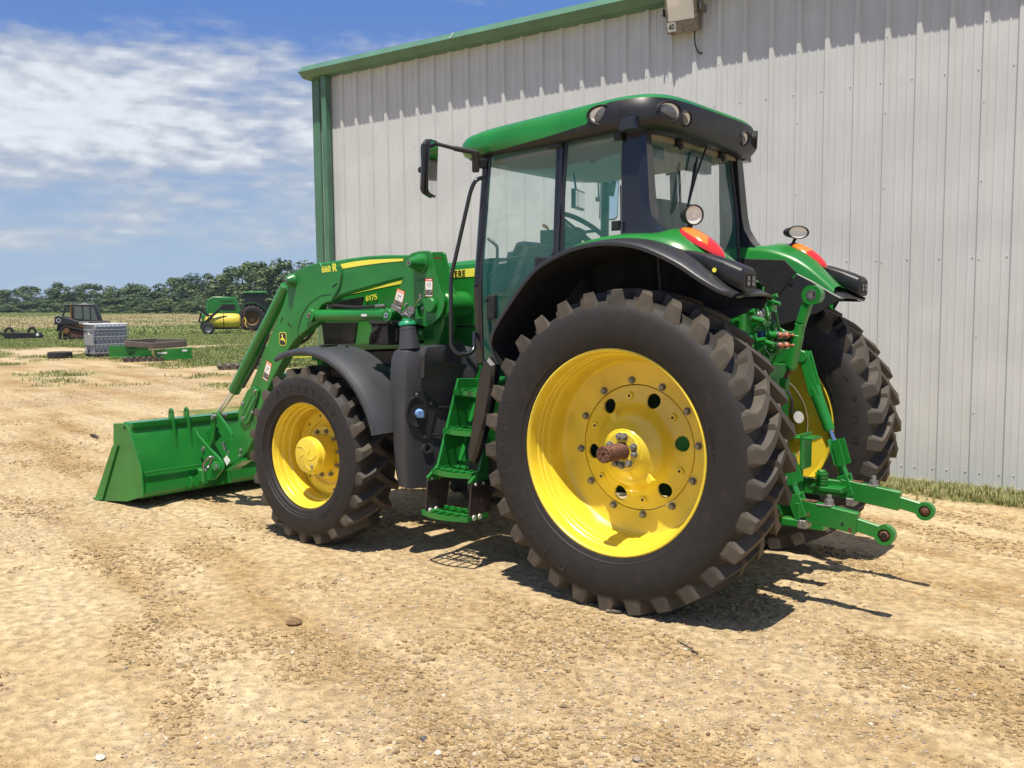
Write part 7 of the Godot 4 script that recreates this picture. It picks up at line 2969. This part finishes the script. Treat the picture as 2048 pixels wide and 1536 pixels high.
	m = MB.new()
	m.tube([Vector3(1.1, 1.6, 0.4), Vector3(1.1, 1.9, 0.4)], 0.05, 8)
	part(t, "exhaust", m, M.matt_black)
	# stacked pallets with a small green machine seen past the loader arm
	q = Vector3(-20.016, -0.099, -11.092)
	pallet("pallet", "weathered wooden pallet carrying a second pallet beyond the loader arm", Vector3(q.x, q.y, q.z), 1.0, 1.5, 1.1)
	pallet("pallet", "upper wooden pallet stacked on another beyond the loader arm", Vector3(q.x + 0.25, q.y + 0.14, q.z - 0.35), 1.0, 1.0, 0.9)
	t = thing("gear_box", "small dark green gearbox implement standing on the stacked pallets", "implement", Vector3(q.x + 0.3, q.y + 0.28, q.z - 0.5), 1.0)
	m = MB.new()
	m.box(Vector3(0.1, 0.2, 0), Vector3(0.5, 0.36, 0.4), 0.03)
	part(t, "housing", m, M.green)
	m = MB.new()
	m.cyl(Vector3(-0.28, 0.06, 0.1), Vector3(-0.1, 0.06, 0.1), 0.05, 0.05, 12)
	part(t, "shaft", m, M.matt_black)
	m = MB.new()
	m.box(Vector3(0.85, 0.1, 0), Vector3(0.9, 0.14, 0.3), 0.02)
	part(t, "arm", m, M.green)
	q = Vector3(-20.885, -0.099, -14.322)
	t = thing("yellow_frame", "low yellow steel frame lying in the grass beyond the front wheel", "implement", Vector3(q.x, q.y, q.z), 0.9)
	for z in [0.0, -0.5]:
		m = MB.new()
		m.bar(Vector3(-0.6, 0.15, z), Vector3(0.8, 0.15, z), 0.06, 0.08, 0.01)
		part(t, "rail", m, M.yellow_flat)
	for x in [-0.5, 0.1, 0.7]:
		m = MB.new()
		m.bar(Vector3(x, 0.12, 0.0), Vector3(x, 0.12, -0.5), 0.05, 0.06, 0.01)
		part(t, "cross_rail", m, M.yellow_flat)
	# a strip of dark rubber lying in the yard
	q = Vector3(-9.825, -0.031, -0.985)
	m = MB.new()
	m.tube([Vector3(q.x - 0.2, q.y + 0.02, q.z - 0.05), Vector3(q.x, q.y + 0.03, q.z), Vector3(q.x + 0.22, q.y + 0.018, q.z + 0.05)], [0.01, 0.025, 0.008], 6)
	tag(part(self, "bark_strip", m, M.wood_dark), "dark strip of bark lying on the dirt beyond the bucket", "bark")


# ---------------------------------------------------------------- the place
func _ready():
	# camera, sky, sun and exposure
	var cam = Camera3D.new()
	cam.name = "camera"
	add_child(cam)
	cam.transform = Transform3D(Basis(Vector3.UP, 0.6627) * Basis(Vector3(1, 0, 0), -0.0897) * Basis(Vector3(0, 0, 1), -0.0094), Vector3(2.97, 1.8612, 5.9226))
	cam.fov = 43.48
	cam.near = 0.05
	cam.far = 3000.0
	cam.current = true
	var we = WorldEnvironment.new()
	we.name = "world"
	var env = Environment.new()
	env.background_mode = Environment.BG_SKY
	var sky = Sky.new()
	var pm = PanoramaSkyMaterial.new()
	pm.panorama = ImageTexture.create_from_image(sky_image())
	sky.sky_material = pm
	env.sky = sky
	env.background_energy_multiplier = 1.0
	env.tonemap_mode = Environment.TONE_MAPPER_LINEAR
	env.tonemap_exposure = 1.42
	env.fog_enabled = true
	env.fog_density = 0.0003
	env.fog_light_color = Color(0.66, 0.74, 0.84)
	env.sdfgi_enabled = true
	env.ssao_enabled = true
	env.ssil_enabled = true
	we.environment = env
	add_child(we)
	var sun = DirectionalLight3D.new()
	sun.name = "sun"
	add_child(sun)
	sun.look_at_from_position(Vector3(0.11, 1.0, 0.30) * 10.0, Vector3.ZERO, Vector3(1, 0, 0))
	sun.light_energy = 1.5
	sun.light_color = Color(1.0, 0.965, 0.9)
	sun.light_angular_distance = 0.53
	sun.shadow_enabled = true
	make_materials()
	ground_noise()
	build_ground()
	build_building()
	build_tractor()
	build_background()
	build_trees()
	build_grass()
	build_stones()
